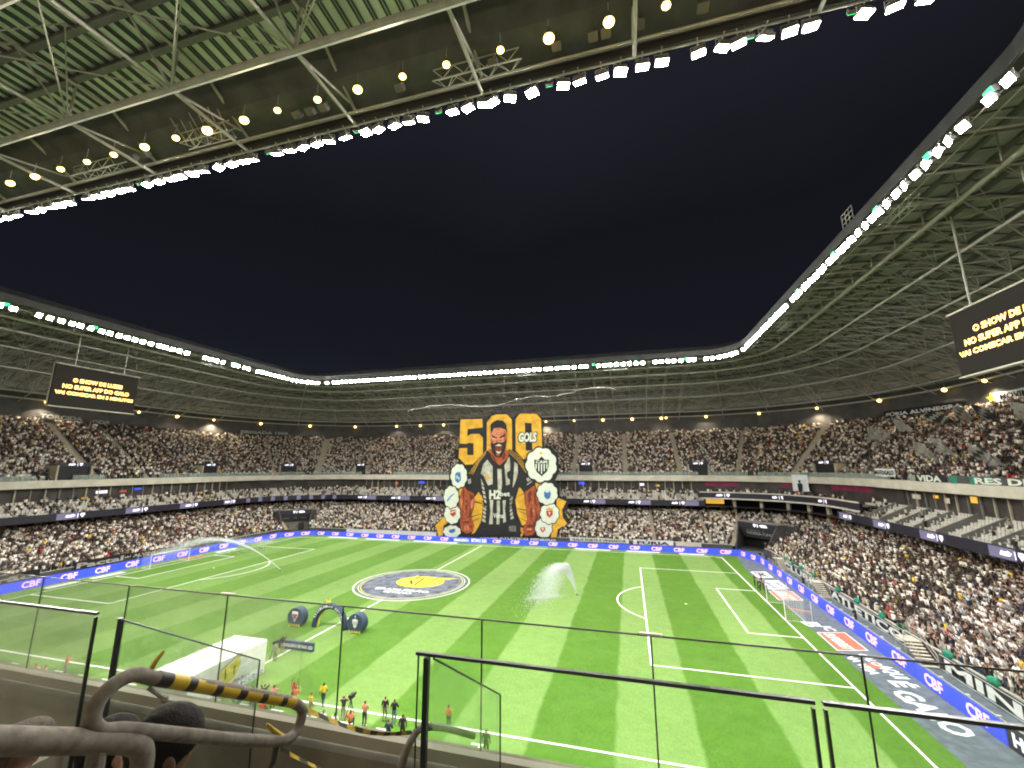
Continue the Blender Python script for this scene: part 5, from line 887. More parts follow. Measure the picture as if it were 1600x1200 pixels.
# inked hatching over the arms, neck and shirt folds
rh = random.Random(3)
def hatch(nm, mt_, ly, p0, p1, wd, n, slant, ln):
    for i in range(n):
        f = rh.random(); x = p0[0] + (p1[0] - p0[0]) * f + rh.uniform(-wd, wd); z = p0[1] + (p1[1] - p0[1]) * f; l_ = ln * rh.uniform(.5, 1.2); w_ = rh.uniform(.05, .14)
        B().poly([(x, 42.0 - .03 * ly - .001 * i, z), (x + w_, 42.0 - .03 * ly - .001 * i, z - l_ * .4), (x + slant * l_ + w_ * .4, 42.0 - .03 * ly - .001 * i, z - l_), (x - w_ * .5, 42.0 - .03 * ly - .001 * i, z - l_ * .5)]).build(nm, mt_, tifo)
arms_ = [[p for p in pts] for nm, m_, ly, pts in BANNER if nm == 'arm']
for pts in arms_:
    xs = [p[0] for p in pts]; zs = [p[1] for p in pts]; cx_ = sum(xs) / len(xs); w_ = (max(xs) - min(xs)) * .28
    hatch('ink_hatching', 'print_skin_dark', 4.6, (cx_, max(zs) - 1), (cx_, min(zs) + 1.2), w_, 26, .12 if cx_ < 2 else -.12, 1.5)
    hatch('ink_hatching', 'print_black', 4.7, (cx_, max(zs) - 1), (cx_, min(zs) + 1.2), w_ * .9, 9, .1 if cx_ < 2 else -.1, 1.1)
    hatch('ink_highlight', 'print_skin_light', 4.55, (cx_, max(zs) - 1.5), (cx_, min(zs) + 1.5), w_ * .7, 8, .1, .9)
# ropes from the roof edge
for i, x in enumerate((-28, -22.5, -17, -13, -8.8, -5, -1, 3, 6.5, 9.5, 13.2, 18, 22.5)):
    e = empty('rope', (x, 42.4, 44), 'thin pale rope hanging from the far roof edge around the banner', 'rope', 'ropes of the hanging banner')
    zt = 32 + .6 * math.sin(i) if -9 < x < 13.5 else (22 if i % 2 else 17.5)
    B().tube((x, 42.35, 44.6), (x - .2, 42.3, zt), .02, 4).build('strand', 'steel_dark', e)
cbx = [(-26.5, 34.6), (-20, 35.6), (-13, 35.9), (-7, 35.2), (-2.5, 34.8), (2, 35.2), (6, 36.4), (11, 37.2), (16, 36.8), (20, 37.4), (25, 38.6), (29.5, 38.7), (33, 37.9)]
e = empty('cable', (0, 42.5, 36), 'sagging pale cable strung above the hanging banner', 'cable')
B().path([(x, 42.6, z) for x, z in cbx], .055, 5).build('strand', 'steel', e)
# cloth banners: on back walls, front walls, rails
def wall_banner(label, side, t0, t1, z0, z1, d, body, bg, fg, tw=.92, th=.62, inward=0.05):
    x0, y0, nx, ny = ringpt(side, t0, d); x1, y1, _, _ = ringpt(side, t1, d)
    a = Vector((x0, y0, 0)); b = Vector((x1, y1, 0)); t = (b - a).normalized(); n = Vector((t.y, -t.x, 0))
    g = empty('cloth_banner', ((x0 + x1) / 2, (y0 + y1) / 2, z0), label, 'banner')
    k = max(2, int((b - a).length / 1.2)); bb_ = B(); vs = []
    for i in range(k + 1):
        p_ = a.lerp(b, i / k) + n * (inward + .04 * math.sin(i * 1.7))
        for z in (z0 + .05 * math.sin(i * 2.1), z1 + .05 * math.sin(i * 1.3)): vs.append((p_.x, p_.y, z))
    bb_.add(vs, [(2 * i, 2 * i + 2, 2 * i + 3, 2 * i + 1) for i in range(k)]).build('cloth', bg, g)
    c = (a + b) / 2 + n * (inward + .14)
    if body: text(body, fg, (c.x, c.y, (z0 + z1) / 2), tuple(t), (0, 0, 1), (b - a).length * tw, (z1 - z0) * th, g, bold=.035)
    return g
wall_banner('dark banner with grey lettering on the wall above left stand, left of two', 'left', 0.8, 10.0, 30.2, 31.9, 41.0, 'TORCIDA', 'wall_dark', 'print_grey')
wall_banner('short dark banner with grey letters right of the longer one on left wall', 'left', 11.0, 16.2, 29.9, 31.5, 41.0, '·GDR', 'wall_dark', 'print_grey')
wall_banner('dark banner with grey lettering on the back wall at far left corner', 'cl', 22, 42, 30.2, 32.0, 40.4, 'BRIGADA 1908', 'wall_dark', 'print_grey')
wall_banner('dark banner with white letters on wall, left of the white one', 'cr', 62, 84, 29.9, 31.6, 40.6, 'FÚRIA ALVINEGRA', 'black', 'mat_white')
wb_ = wall_banner('long white banner with black letters and yellow ends above right stand', 'right', 33.5, 15.5, 30.1, 31.9, 40.9, 'MOVIMENTO 105', 'mat_white', 'print_black', .8)
for t in (33.4, 15.6):
    x, y, nx, ny = ringpt('right', t, 40.6); b = B(); b.poly([(x, y + (1.2 if i % 2 == 0 else .5) * math.sin(i * math.pi / 5), 31.0 + (1.2 if i % 2 == 0 else .5) * math.cos(i * math.pi / 5)) for i in range(10)]); b.build('star', 'yellow', wb_)
wall_banner('dark banner with white letters at upper right edge', 'right', 14, 2, 30.2, 32, 40.9, 'FORÇA JOVEM', 'black', 'mat_white')
wall_banner('green and white drape along the rail below the right upper crowd', 'right', 12, -12, 15.9, 17.1, 19.3, 'RES DE BRS', 'wall_dark', 'print_cream', .6, .7)
for t_ in (11.2, 7.6, 5.0, -3.2, -9.5):
    x_, y_, _, _ = ringpt('right', t_, 19.2); B().add([(x_, y_ - .6, 15.95), (x_, y_ + .6, 15.95), (x_, y_ + .6, 17.05), (x_, y_ - .6, 17.05)], [(0, 1, 2, 3)]).build('green_panel', 'green_cloth', [o for o in bpy.data.objects if o.get('label', '').startswith('green and white drape')][0])
wall_banner('black and white drape on the rail left of the green one', 'right', 20, 13, 15.9, 17.2, 19.3, 'VIDA', 'black', 'print_cream', .8, .75)
wall_banner('small white banner with black letters on the upper right rail', 'right', 32, 25.5, 16.6, 18.0, 19.4, 'MOTOGALO', 'mat_white', 'print_black')
sbn = wall_banner('small square white banner with dark figure hung over corner beam', 'cr', 47, 55, 12.6, 16.4, 18.9, '', 'mat_white', 'print_black')
x, y, nx, ny = ringpt('cr', 51, 18.6); b = B(); tx_, ty_ = ny, -nx
for pl in ([(-.5, 12.6), (.5, 12.6), (.6, 14.2), (.25, 14.5), (-.25, 14.5), (-.6, 14.2)], [(-.25, 14.6), (.25, 14.6), (.25, 15.2), (-.25, 15.2)]): b.poly([(x + tx_ * a, y + ty_ * a, z) for a, z in pl])
b.build('figure_print', 'print_black', sbn)
for lab, t0, t1, body in (('black front wall cloth with outlined word, farthest along right stand', 27.0, 12.5, 'CLUBE'), ('black front wall cloth with outlined long word in the middle right', 8.2, -10.0, 'ATLETICO'), ('black front wall cloth with outlined word at lower right edge', -14.5, -34, 'MINEIRO')):
    g = wall_banner(lab, 'right', t0, t1, .12, 1.48, .42, body, 'print_black', 'mat_white', .93, .74)
    L_ = abs(t1 - t0)
    if False: text(body, 'print_black', (61.72, (t0 + t1) / 2, .8), (0, -1, 0), (0, 0, 1), L_ * .925, 1.36 * .64, g, bold=-.012)
    for z in (.14, 1.40): B().box((61.80, (t0 + t1) / 2, z), (.02, L_, .06)).build('edge_stripe', 'mat_white', g)
wall_banner('dark cloth with pale lettering on left front wall near the edge', 'left', -30, -14.6, .1, 1.9, .3, 'Esquadrão', 'black', 'print_grey')
wall_banner('dark cloth with pale lettering on left front wall beside the goal', 'left', -10, -2, .5, 2.0, .3, 'Pactal', 'black', 'print_grey')
wall_banner('narrow dark cloth with small lettering behind the left goal', 'left', -1, 7, .8, 1.8, .3, 'ALVINEGRO', 'black', 'print_grey')
wall_banner('pale wall cloth with dark lettering on far front wall right of the banner', 'far', 20, 34, .5, 1.45, .35, 'GALO FORTE E VINGADOR', 'print_cream', 'print_black')
wall_banner('white wall cloth with bold dark letters on far front wall', 'far', 35, 44, .4, 1.5, .35, 'FÚRIA', 'mat_white', 'print_black', .8, .8)
wall_banner('pale yellow blank cloth on far front wall', 'far', 44.5, 50, .4, 1.4, .35, '', 'concrete_beam', 'print_black')
wall_banner('dark wall cloth with white lettering under the hanging banner', 'far', -6, 19, .15, 1.1, .4, 'CLUBE ATLÉTICO MINEIRO', 'wall_dark', 'mat_white', .8, .7)
wall_banner('pale railing cloth on far front wall left of the banner', 'far', -44, -16, .3, 1.3, .35, '', 'steel_white', 'print_black')
# waving flags over the upper right stand
def flag(label, side, t, row, w_, h_, mat, ang, extra=None):
    d, z = UPP[row]; x, y, nx, ny = ringpt(side, t, d); g = empty('supporter_flag', (x, y, z), label, 'flag')
    top = Vector((x, y, z)) + Vector((nx * 1.2, ny * 1.2, 4.2)) + Vector((-ny, nx, 0)) * ang
    B().tube((x, y, z + .9), tuple(top), .035, 5).build('pole', 'steel_dark', g)
    b = B(); n = 8; vs = []; side_v = Vector((-ny, nx, -.25)).normalized(); dn = (Vector((x, y, z + .9)) - top).normalized()
    for i in range(n + 1):
        for j in range(5):
            q = top + side_v * (w_ * i / n) + dn * (h_ * j / 4) + Vector((nx, ny, 0)) * .35 * math.sin(i * 1.1 + j * .5) + Vector((0, 0, -.12 * i * i / n)); vs.append(tuple(q))
    b.k = 0; b.add(vs, [(i * 5 + j, i * 5 + j + 1, (i + 1) * 5 + j + 1, (i + 1) * 5 + j) for i in range(n) for j in range(4)])
    if extra: b.m = [1 if ((k // 4) + (k % 4)) % 3 == 0 else 0 for k in range(len(b.f))]
    b.build('cloth', [mat, extra] if extra else mat, g)
flag('large grey round-printed flag waving near the corner aisle', 'cr', 66, 15, 5.0, 4.0, 'flag_grey', .8, 'print_grey')
flag('brownish grey flag waving over the corner of the right upper stand', 'cr', 74, 18, 4.0, 3.2, 'print_grey', -.6, 'flag_grey')
flag('black and white checked flag near the top of right upper stand', 'cr', 82, 20, 6.0, 2.4, 'print_black', .4, 'print_grey')
flag('pale ragged flag low over the right upper crowd', 'right', 28, 6, 5.0, 3.0, 'flag_grey', .7, 'print_grey')
flag('greyish blue flag leaning over the right upper crowd', 'right', 23, 7, 4.0, 3.2, 'flag_grey', -.9, 'print_grey')
flag('dark flag tilted high on the right upper stand', 'right', 26, 19, 4.5, 3.0, 'print_black', -1.0, 'flag_grey')
flag('pale pink printed flag spread high in the right upper crowd', 'right', 17, 17, 6.0, 3.0, 'print_grey', .2, 'flag_grey')
flag('black flag with white print low at the right upper rail', 'right', 12, 3, 5.5, 2.4, 'flag_grey', .9, 'print_black')
flag('grey flag high beside the white wall banner', 'right', 33, 20, 4.0, 2.6, 'flag_grey', .5, 'wall_dark')

# ================================================================ people
SKIN = ('skin_a', 'skin_b', 'skin_c')
def J(**k):
    d = dict(pelvis=(0, 0, .95), spine=(0, 0, 1.14), chest=(0, 0, 1.33), neck=(0, -.01, 1.49), head=(0, .02, 1.575), crown=(0, .01, 1.665))
    for s, n in ((-1, 'l'), (1, 'r')):
        d.update({'sh' + n: (s * .185, 0, 1.40), 'el' + n: (s * .25, -.02, 1.13), 'wr' + n: (s * .25, .08, .90), 'ha' + n: (s * .245, .11, .81), 'hip' + n: (s * .095, 0, .88), 'kn' + n: (s * .11, .03, .49), 'an' + n: (s * .115, -.01, .08), 'to' + n: (s * .13, .14, .045)})
    d.update(k); return d
POSES = {
 'stand': J(),
 'arms_up': J(ell=(-.33, .06, 1.60), wrl=(-.24, .12, 1.84), hal=(-.21, .14, 1.93), elr=(.33, .06, 1.60), wrr=(.24, .12, 1.84), har=(.21, .14, 1.93)),
 'phone': J(ell=(-.30, .16, 1.28), wrl=(-.14, .30, 1.52), hal=(-.09, .33, 1.60), elr=(.30, .16, 1.28), wrr=(.14, .30, 1.52), har=(.09, .33, 1.60)),
 'one_up': J(elr=(.34, .05, 1.58), wrr=(.28, .10, 1.84), har=(.26, .12, 1.93)),
 'folded': J(ell=(-.30, .06, 1.14), wrl=(-.05, .22, 1.14), hal=(.05, .22, 1.16), elr=(.30, .06, 1.16), wrr=(.05, .24, 1.20), har=(-.05, .24, 1.22)),
 'walk': J(ell=(-.24, -.12, 1.14), wrl=(-.24, -.10, .92), hal=(-.24, -.06, .84), elr=(.24, .10, 1.15), wrr=(.22, .24, .98), har=(.2, .29, .92), knl=(-.1, .16, .50), anl=(-.1, .18, .09), tol=(-.11, .33, .06), knr=(.1, -.06, .50), anr=(.1, -.26, .13), tor=(.11, -.14, .05)),
 'sit': J(pelvis=(0, -.1, .46), spine=(0, -.12, .66), chest=(0, -.08, .86), neck=(0, -.06, 1.02), head=(0, -.02, 1.105), crown=(0, -.03, 1.195), shl=(-.185, -.07, .93), shr=(.185, -.07, .93), ell=(-.26, 0, .68), wrl=(-.18, .2, .62), hal=(-.14, .28, .61), elr=(.26, 0, .68), wrr=(.18, .2, .62), har=(.14, .28, .61), hipl=(-.1, -.06, .44), hipr=(.1, -.06, .44), knl=(-.13, .36, .47), knr=(.13, .36, .47), anl=(-.13, .34, .08), anr=(.13, .34, .08), tol=(-.14, .48, .05), tor=(.14, .48, .05)),
}
RAD = dict(pelvis=.135, spine=.13, chest=.15, neck=.058, head=.088, crown=.075, sh=.075, el=.05, wr=.037, ha=.042, hip=.10, kn=.068, an=.048, to=.042)
EDG = [('pelvis', 'spine'), ('spine', 'chest'), ('chest', 'neck'), ('neck', 'head'), ('head', 'crown')] + [e for n in 'lr' for e in (('chest', 'sh' + n), ('sh' + n, 'el' + n), ('el' + n, 'wr' + n), ('wr' + n, 'ha' + n), ('pelvis', 'hip' + n), ('hip' + n, 'kn' + n), ('kn' + n, 'an' + n), ('an' + n, 'to' + n))]
def slot_of(e, f, p):
    a = e[1]
    if a in ('head', 'crown'): return None
    if a == 'neck': return 0 if f > .6 else 2
    if a[:2] == 'el': return 2
    if a[:2] in ('wr', 'ha'): return 0
    if a[:3] == 'hip' or a[:2] == 'kn': return 3
    if a[:2] == 'an': return 3
    if a[:2] == 'to': return 4
    return 2 if e != ('pelvis', 'spine') or f > .25 else 3
def body_mesh(name, P, sub=1, rad=RAD, extra=None, mats=('skin_a', 'hair', 'cloth_black', 'cloth_navy', 'black')):
    names = list(P); ed = [e for e in EDG if e[0] in P and e[1] in P]
    V = [P[n] for n in names]; E_ = [(names.index(a), names.index(b)) for a, b in ed]
    rr = [rad.get(n) or rad.get(n[:-1]) for n in names]
    if extra:
        for base, pos, r_ in extra: E_.append((names.index(base), len(V))); V.append(pos); rr.append(r_)
    me = bpy.data.meshes.new('tmp'); me.from_pydata(V, E_, []); o = bpy.data.objects.new('tmp', me); C.objects.link(o)
    mo = o.modifiers.new('s', 'SKIN'); mo.use_smooth_shade = True
    for i, sv in enumerate(me.skin_vertices[0].data): sv.radius = (rr[i], rr[i]); sv.use_root = (i == names.index('pelvis'))
    if sub: o.modifiers.new('u', 'SUBSURF').levels = sub
    r = bpy.data.meshes.new_from_object(o.evaluated_get(bpy.context.evaluated_depsgraph_get())); bpy.data.objects.remove(o); r.name = name
    r.materials.clear()
    for m in mats: r.materials.append(M[m])
    A = np.array([P[a] for a, b in ed]); D = np.array([P[b] for a, b in ed]) - A; L2 = (D * D).sum(1)
    h = Vector(P['head'])
    for pl in r.polygons:
        c = np.array(pl.center); f = np.clip(((c - A) * D).sum(1) / L2, 0, 1); ds = ((c - A - D * f[:, None]) ** 2).sum(1); k = int(ds.argmin())
        s = slot_of(ed[k], f[k], c)
        if s is None: s = 1 if (c[2] > h.z + .055 or c[1] < h.y - .045) else 0
        pl.material_index = s; pl.use_smooth = True
    return r
PM = {k: body_mesh('person', v) for k, v in POSES.items()}
def person(x, y, z, face, pose, skin, hair, shirt, trousers, shoes, label, group=None, sc=1.0, cat='person'):
    o = bpy.data.objects.new('person', PM[pose]); C.objects.link(o); o.location = (x, y, z); o.rotation_euler = (0, 0, face); o.scale = (sc, sc, sc)
    for i, m in enumerate((skin, hair, shirt, trousers, shoes)): o.material_slots[i].link = 'OBJECT'; o.material_slots[i].material = M[m]
    return prop(o, label, cat, group)

# ---------------------------------------------------------------- crowd
PAL = np.array([(.028, .024, .022), (.74, .69, .59), (.33, .29, .24), (.075, .062, .05), (.03, .045, .09), (.42, .05, .045), (.62, .42, .05), (.16, .09, .055), (.50, .44, .35), (.50, .46, .50)])
PALP = np.array([.31, .29, .08, .11, .02, .014, .018, .06, .09, .008]); PALP /= PALP.sum()
SK = np.array([(.26, .155, .10), (.12, .068, .042), (.40, .27, .19), (.33, .21, .14)])
def tmpl(arms):
    V = []; F = []; G = []
    def add(vs, fs, g):
        n = len(V); V.extend(vs); F.extend([tuple(i + n for i in f) for f in fs]); G.extend([g] * len(vs))
    def tb(z0, w0, d0, z1, w1, d1, g, cap=True):
        add([(-w0, -d0, z0), (w0, -d0, z0), (w0, d0, z0), (-w0, d0, z0), (-w1, -d1, z1), (w1, -d1, z1), (w1, d1, z1), (-w1, d1, z1)], [(0, 1, 5, 4), (1, 2, 6, 5), (2, 3, 7, 6), (3, 0, 4, 7)] + ([(4, 5, 6, 7)] if cap else []), g)
    tb(0.05, .12, .09, .9, .16, .11, 2, False); tb(.85, .17, .11, 1.40, .215, .12, 0)
    h = .105
    add([(-h, -h, 1.59), (h, -h, 1.59), (h, h, 1.59), (-h, h, 1.59), (0, .02, 1.42)], [(1, 0, 4), (2, 1, 4), (3, 2, 4), (0, 3, 4)], 1)
    add([(-h, -h, 1.60), (h, -h, 1.60), (h, h * .9, 1.63), (-h, h * .9, 1.63), (0, -.02, 1.75)], [(0, 1, 4), (1, 2, 4), (2, 3, 4), (3, 0, 4)], 3)
    for s in (-1, 1):
        for (a, b, g) in arms[0 if s < 0 else 1]:
            a = (s * a[0], a[1], a[2]); b = (s * b[0], b[1], b[2]); r = .05
            add([(a[0] + r, a[1], a[2]), (a[0] - r * .5, a[1] + r, a[2]), (a[0] - r * .5, a[1] - r, a[2]), (b[0] + r * .8, b[1], b[2]), (b[0] - r * .4, b[1] + r * .8, b[2]), (b[0] - r * .4, b[1] - r * .8, b[2])], [(0, 1, 4, 3), (1, 2, 5, 4), (2, 0, 3, 5)], g)
    return np.array(V, 'f'), F, np.array(G)
dwn = [((.24, 0, 1.36), (.27, .05, 1.08), 0), ((.27, .05, 1.08), (.24, .16, .86), 1)]
upp = [((.22, 0, 1.38), (.33, .08, 1.60), 0), ((.33, .08, 1.60), (.26, .12, 1.92), 1)]
frt = [((.22, 0, 1.36), (.27, .14, 1.16), 0), ((.27, .14, 1.16), (.09, .34, 1.38), 1)]
TM = [tmpl((dwn, dwn)), tmpl((upp, upp)), tmpl((frt, frt)), tmpl((dwn, upp))]; TP = [.56, .10, .22, .12]
spots = []; seats = []
def rows_on(rows, side, a, b, spacing, tier):
    out = []
    for ri, (d, z) in enumerate(rows):
        if side in ('cl', 'cr'): st = math.degrees(spacing / (RR + d))
        else: st = spacing
        n = int(abs(b - a) / st)
        for i in range(n):
            t = a + (b - a) * (i + .5) / n
            out.append((ri, d, z, t))
    return out
def density(tier, side, t, ri):
    if tier == 'u':
        if side == 'left': return .70 if t < -2 else .90
        if side == 'cl': return .90 if t < 56 else (.70 if t < 82 else .90)
        if side == 'far' and t < -40: return .86
        if side == 'far': return .97
        if side == 'cr': return .95 if t < 60 else .90
        return .92 if ri < 20 else .7
    if tier == 'l':
        if side == 'cl': return .55 if t > 45 else .8
        if side == 'far' and t < -38: return .6
        if side == 'cr': return .55
        if side == 'far': return .93
        return .96
    return .36 if side != 'right' else .05
for tier, rows, al in (('l', LOW, LA), ('u', UPP, UA), ('m', MID, [])):
    for side, a, b in (('left', -50, RB - RR), ('cl', 0, 90), ('far', -(RA - RR), RA - RR), ('cr', 0, 90), ('right', RB - RR, -50)):
        if tier == 'm' and side == 'cr': continue
        for ri, d, z, t in rows_on(rows, side, a, b, .47 if tier != 'm' else .60, tier):
            k = (RR + d) * math.pi / 180 if side in ('cl', 'cr') else 1
            if any(s == side and abs(t - tt) * k < hw + .02 for s, tt, hw in al): continue
            if tier == 'u' and ri < 6 and any(s == side and abs(t - tt) * k < hw + .3 for s, tt, hw in VOM): continue
            if tier == 'l' and side in ('cl', 'cr') and abs(t - 45) < 23 and ri < 13: continue
            if tier == 'l' and ri in (9,) and (int(t / 9) % 3 == 0): continue
            if tier == 'm' and (abs((t + 40) % 4.6 - 2.3) > 1.9): continue
            x, y, nx, ny = ringpt(side, t, d)
            if random.random() < density(tier, side, t, ri): spots.append((x, y, z, math.atan2(-nx, ny), tier))
            elif tier != 'l' or random.random() < .8: seats.append((x, y, z, math.atan2(-nx, ny), side, tier))
# standing people in the corner lounge
for t in np.arange(3, 90, 1.1):
    if random.random() < .75:
        x, y, nx, ny = ringpt('cr', float(t), 14.3 + random.random() * 1.5); spots.append((x, y, 11.2, math.atan2(-nx, ny), 'm'))
def proj(x, y, z):
    q = Vector((x, y, z)) - CAMP; f = q.dot(fw)
    return (800 + 654.81 * q.dot(r2) / f, 600 - 654.81 * q.dot(u2) / f, f) if f > .1 else (-1, -1, 1e9)
inview = []
for i, (x, y, z, a, ti) in enumerate(spots):
    u, v, f = proj(x, y, z + 1.3)
    if 0 < u < 1600 and 0 < v < 1195 and ti != 'm': inview.append((f, i))
inview.sort(); chosen = [i for _, i in inview[:300]]; chs = set(chosen)
OUT = [('cloth_black', 'black'), ('cloth_white', 'white'), ('cloth_grey', 'grey'), ('striped', 'black and white striped'), ('cloth_white', 'white'), ('cloth_black', 'black'), ('cloth_yellow', 'yellow'), ('cloth_red', 'red'), ('cloth_navy', 'navy')]
for i in chosen:
    x, y, z, a, ti = spots[i]
    m, word = random.choices(OUT, [26, 24, 10, 12, 8, 10, 1, 1, 3])[0]
    person(x, y, z, a + random.uniform(-.4, .4), random.choices(['stand', 'arms_up', 'phone', 'one_up', 'folded'], [30, 8, 22, 10, 16])[0], random.choice(SKIN), 'hair', m, random.choice(['cloth_black', 'cloth_navy', 'cloth_grey', 'cloth_khaki']), 'black',
           'spectator in %s shirt among the crowd nearest in the lower right stand' % word, 'near spectators in %s shirts in the right stand' % word, random.uniform(.92, 1.06), 'spectator')
rest = [s for i, s in enumerate(spots) if i not in chs]
vs_all, fl_all, col_all, fn = [], [], [], []; base = 0
tsel = rng.choice(len(TM), len(rest), p=TP)
loops = []; starts = []; totals = []
for ti, (V, F, G) in enumerate(TM):
    idx = np.where(tsel == ti)[0]; n = len(idx)
    if not n: continue
    arr = np.array([rest[k][:4] for k in idx]); a = arr[:, 3] + rng.normal(0, .35, n); sc = rng.uniform(.86, 1.02, n); ca, sa = np.cos(a) * sc, np.sin(a) * sc
    jx = arr[:, 0] + rng.normal(0, .06, n); jy = arr[:, 1] + rng.normal(0, .06, n)
    drop = np.where(rng.random(n) < .25, -.42, 0) + rng.normal(0, .04, n)   # some sit
    X = V[None, :, 0] * ca[:, None] - V[None, :, 1] * sa[:, None] + jx[:, None]; Y = V[None, :, 0] * sa[:, None] + V[None, :, 1] * ca[:, None] + jy[:, None]; Z = V[None, :, 2] * sc[:, None] + (arr[:, 2] + drop)[:, None]
    low = (G == 2)
    Z[:, low] = np.maximum(Z[:, low], arr[:, 2][:, None] + .01)
    vs_all.append(np.stack([X, Y, Z], 2).reshape(-1, 3).astype('f'))
    sh = PAL[rng.choice(len(PAL), n, p=PALP)] * rng.uniform(.8, 1.15, (n, 1)); sk = SK[rng.integers(0, 4, n)]; tr = np.array([(.02, .02, .025), (.05, .06, .09), (.15, .14, .12), (.3, .28, .25)])[rng.choice(4, n, p=[.5, .25, .17, .08])]
    hr = np.where(rng.random((n, 1)) < .13, np.array([[.65, .65, .63]]), np.where(rng.random((n, 1)) < .08, SK[rng.integers(0, 4, n)], np.array([[.014, .012, .011]])))
    tab = np.stack([sh, sk, tr, hr], 1); col = tab[:, G, :]; col_all.append(np.concatenate([np.clip(col, 0, 1), np.ones((*col.shape[:2], 1))], 2).reshape(-1, 4).astype('f'))
    nv = len(V); fl = np.array([i for f in F for i in f]); ft = np.array([len(f) for f in F])
    loops.append((fl[None, :] + (base + np.arange(n) * nv)[:, None]).ravel()); totals.append(np.tile(ft, n)); base += n * nv
vsn = np.concatenate(vs_all); lp_ = np.concatenate(loops).astype('i'); tt_ = np.concatenate(totals).astype('i'); ss_ = np.concatenate([[0], np.cumsum(tt_)[:-1]]).astype('i')
me = bpy.data.meshes.new('crowd'); me.vertices.add(len(vsn)); me.vertices.foreach_set('co', vsn.ravel()); me.loops.add(len(lp_)); me.loops.foreach_set('vertex_index', lp_); me.polygons.add(len(tt_)); me.polygons.foreach_set('loop_start', ss_); me.polygons.foreach_set('loop_total', tt_)
at = me.color_attributes.new('col', 'FLOAT_COLOR', 'POINT'); at.data.foreach_set('color', np.concatenate(col_all).ravel()); me.update(); me.materials.append(M['crowd'])
prop(link('crowd', me), 'thousands of spectators in black and white filling the stands', 'crowd', kind='stuff')
print('crowd', len(rest), 'tris', int((tt_ - 2).sum()), 'seats', len(seats))
# ---------------------------------------------------------------- seats
sb2 = B(); sb2.box((0, .02, .42), (.44, .40, .05)); sb2.box((0, -.19, .66), (.44, .05, .46)); seat_shell = sb2.mesh('shell', 'seat')
sb2 = B(); sb2.box((0, -.02, .2), (.06, .2, .40)); sb2.box((0, -.02, .02), (.2, .26, .03)); seat_leg = sb2.mesh('pedestal', 'steel_dark')
vis = []
for i, (x, y, z, a, sd, ti) in enumerate(seats):
    u, v, f = proj(x, y, z + .5)
    if sd == 'right' and ti == 'm' and 0 < u < 1600: vis.append((f, i))
vis.sort(); cs = [i for _, i in vis[:300]]; css = set(cs)
for i in cs:
    x, y, z, a, sd, ti = seats[i]; e = empty('stadium_seat', (x, y, z), 'empty pale seat in the middle tier of the right stand', 'seat', 'empty seats of the right middle tier'); e.rotation_euler = (0, 0, a)
    for nm, m_ in (('shell', seat_shell), ('pedestal', seat_leg)): o = bpy.data.objects.new(nm, m_); C.objects.link(o); o.parent = e
T0 = np.array([(-.22, -.16, .42), (.22, -.16, .42), (.22, .2, .42), (-.22, .2, .42), (-.22, -.2, .44), (.22, -.2, .44), (.22, -.22, .88), (-.22, -.22, .88)], 'f')
arr = np.array([s[:4] for i, s in enumerate(seats) if i not in css]); n = len(arr); ca, sa = np.cos(arr[:, 3]), np.sin(arr[:, 3])
X = T0[None, :, 0] * ca[:, None] - T0[None, :, 1] * sa[:, None] + arr[:, 0:1]; Y = T0[None, :, 0] * sa[:, None] + T0[None, :, 1] * ca[:, None] + arr[:, 1:2]; Z = T0[None, :, 2] + arr[:, 2:3]
me = bpy.data.meshes.new('empty_seats'); me.from_pydata(np.stack([X, Y, Z], 2).reshape(-1, 3).tolist(), [], [f for k in range(n) for f in ((8 * k, 8 * k + 1, 8 * k + 2, 8 * k + 3), (8 * k + 4, 8 * k + 5, 8 * k + 6, 8 * k + 7))]); me.materials.append(M['seat'])
prop(link('empty_seats', me), 'rows of empty pale seats scattered between spectators across the stands', 'seats', kind='stuff')

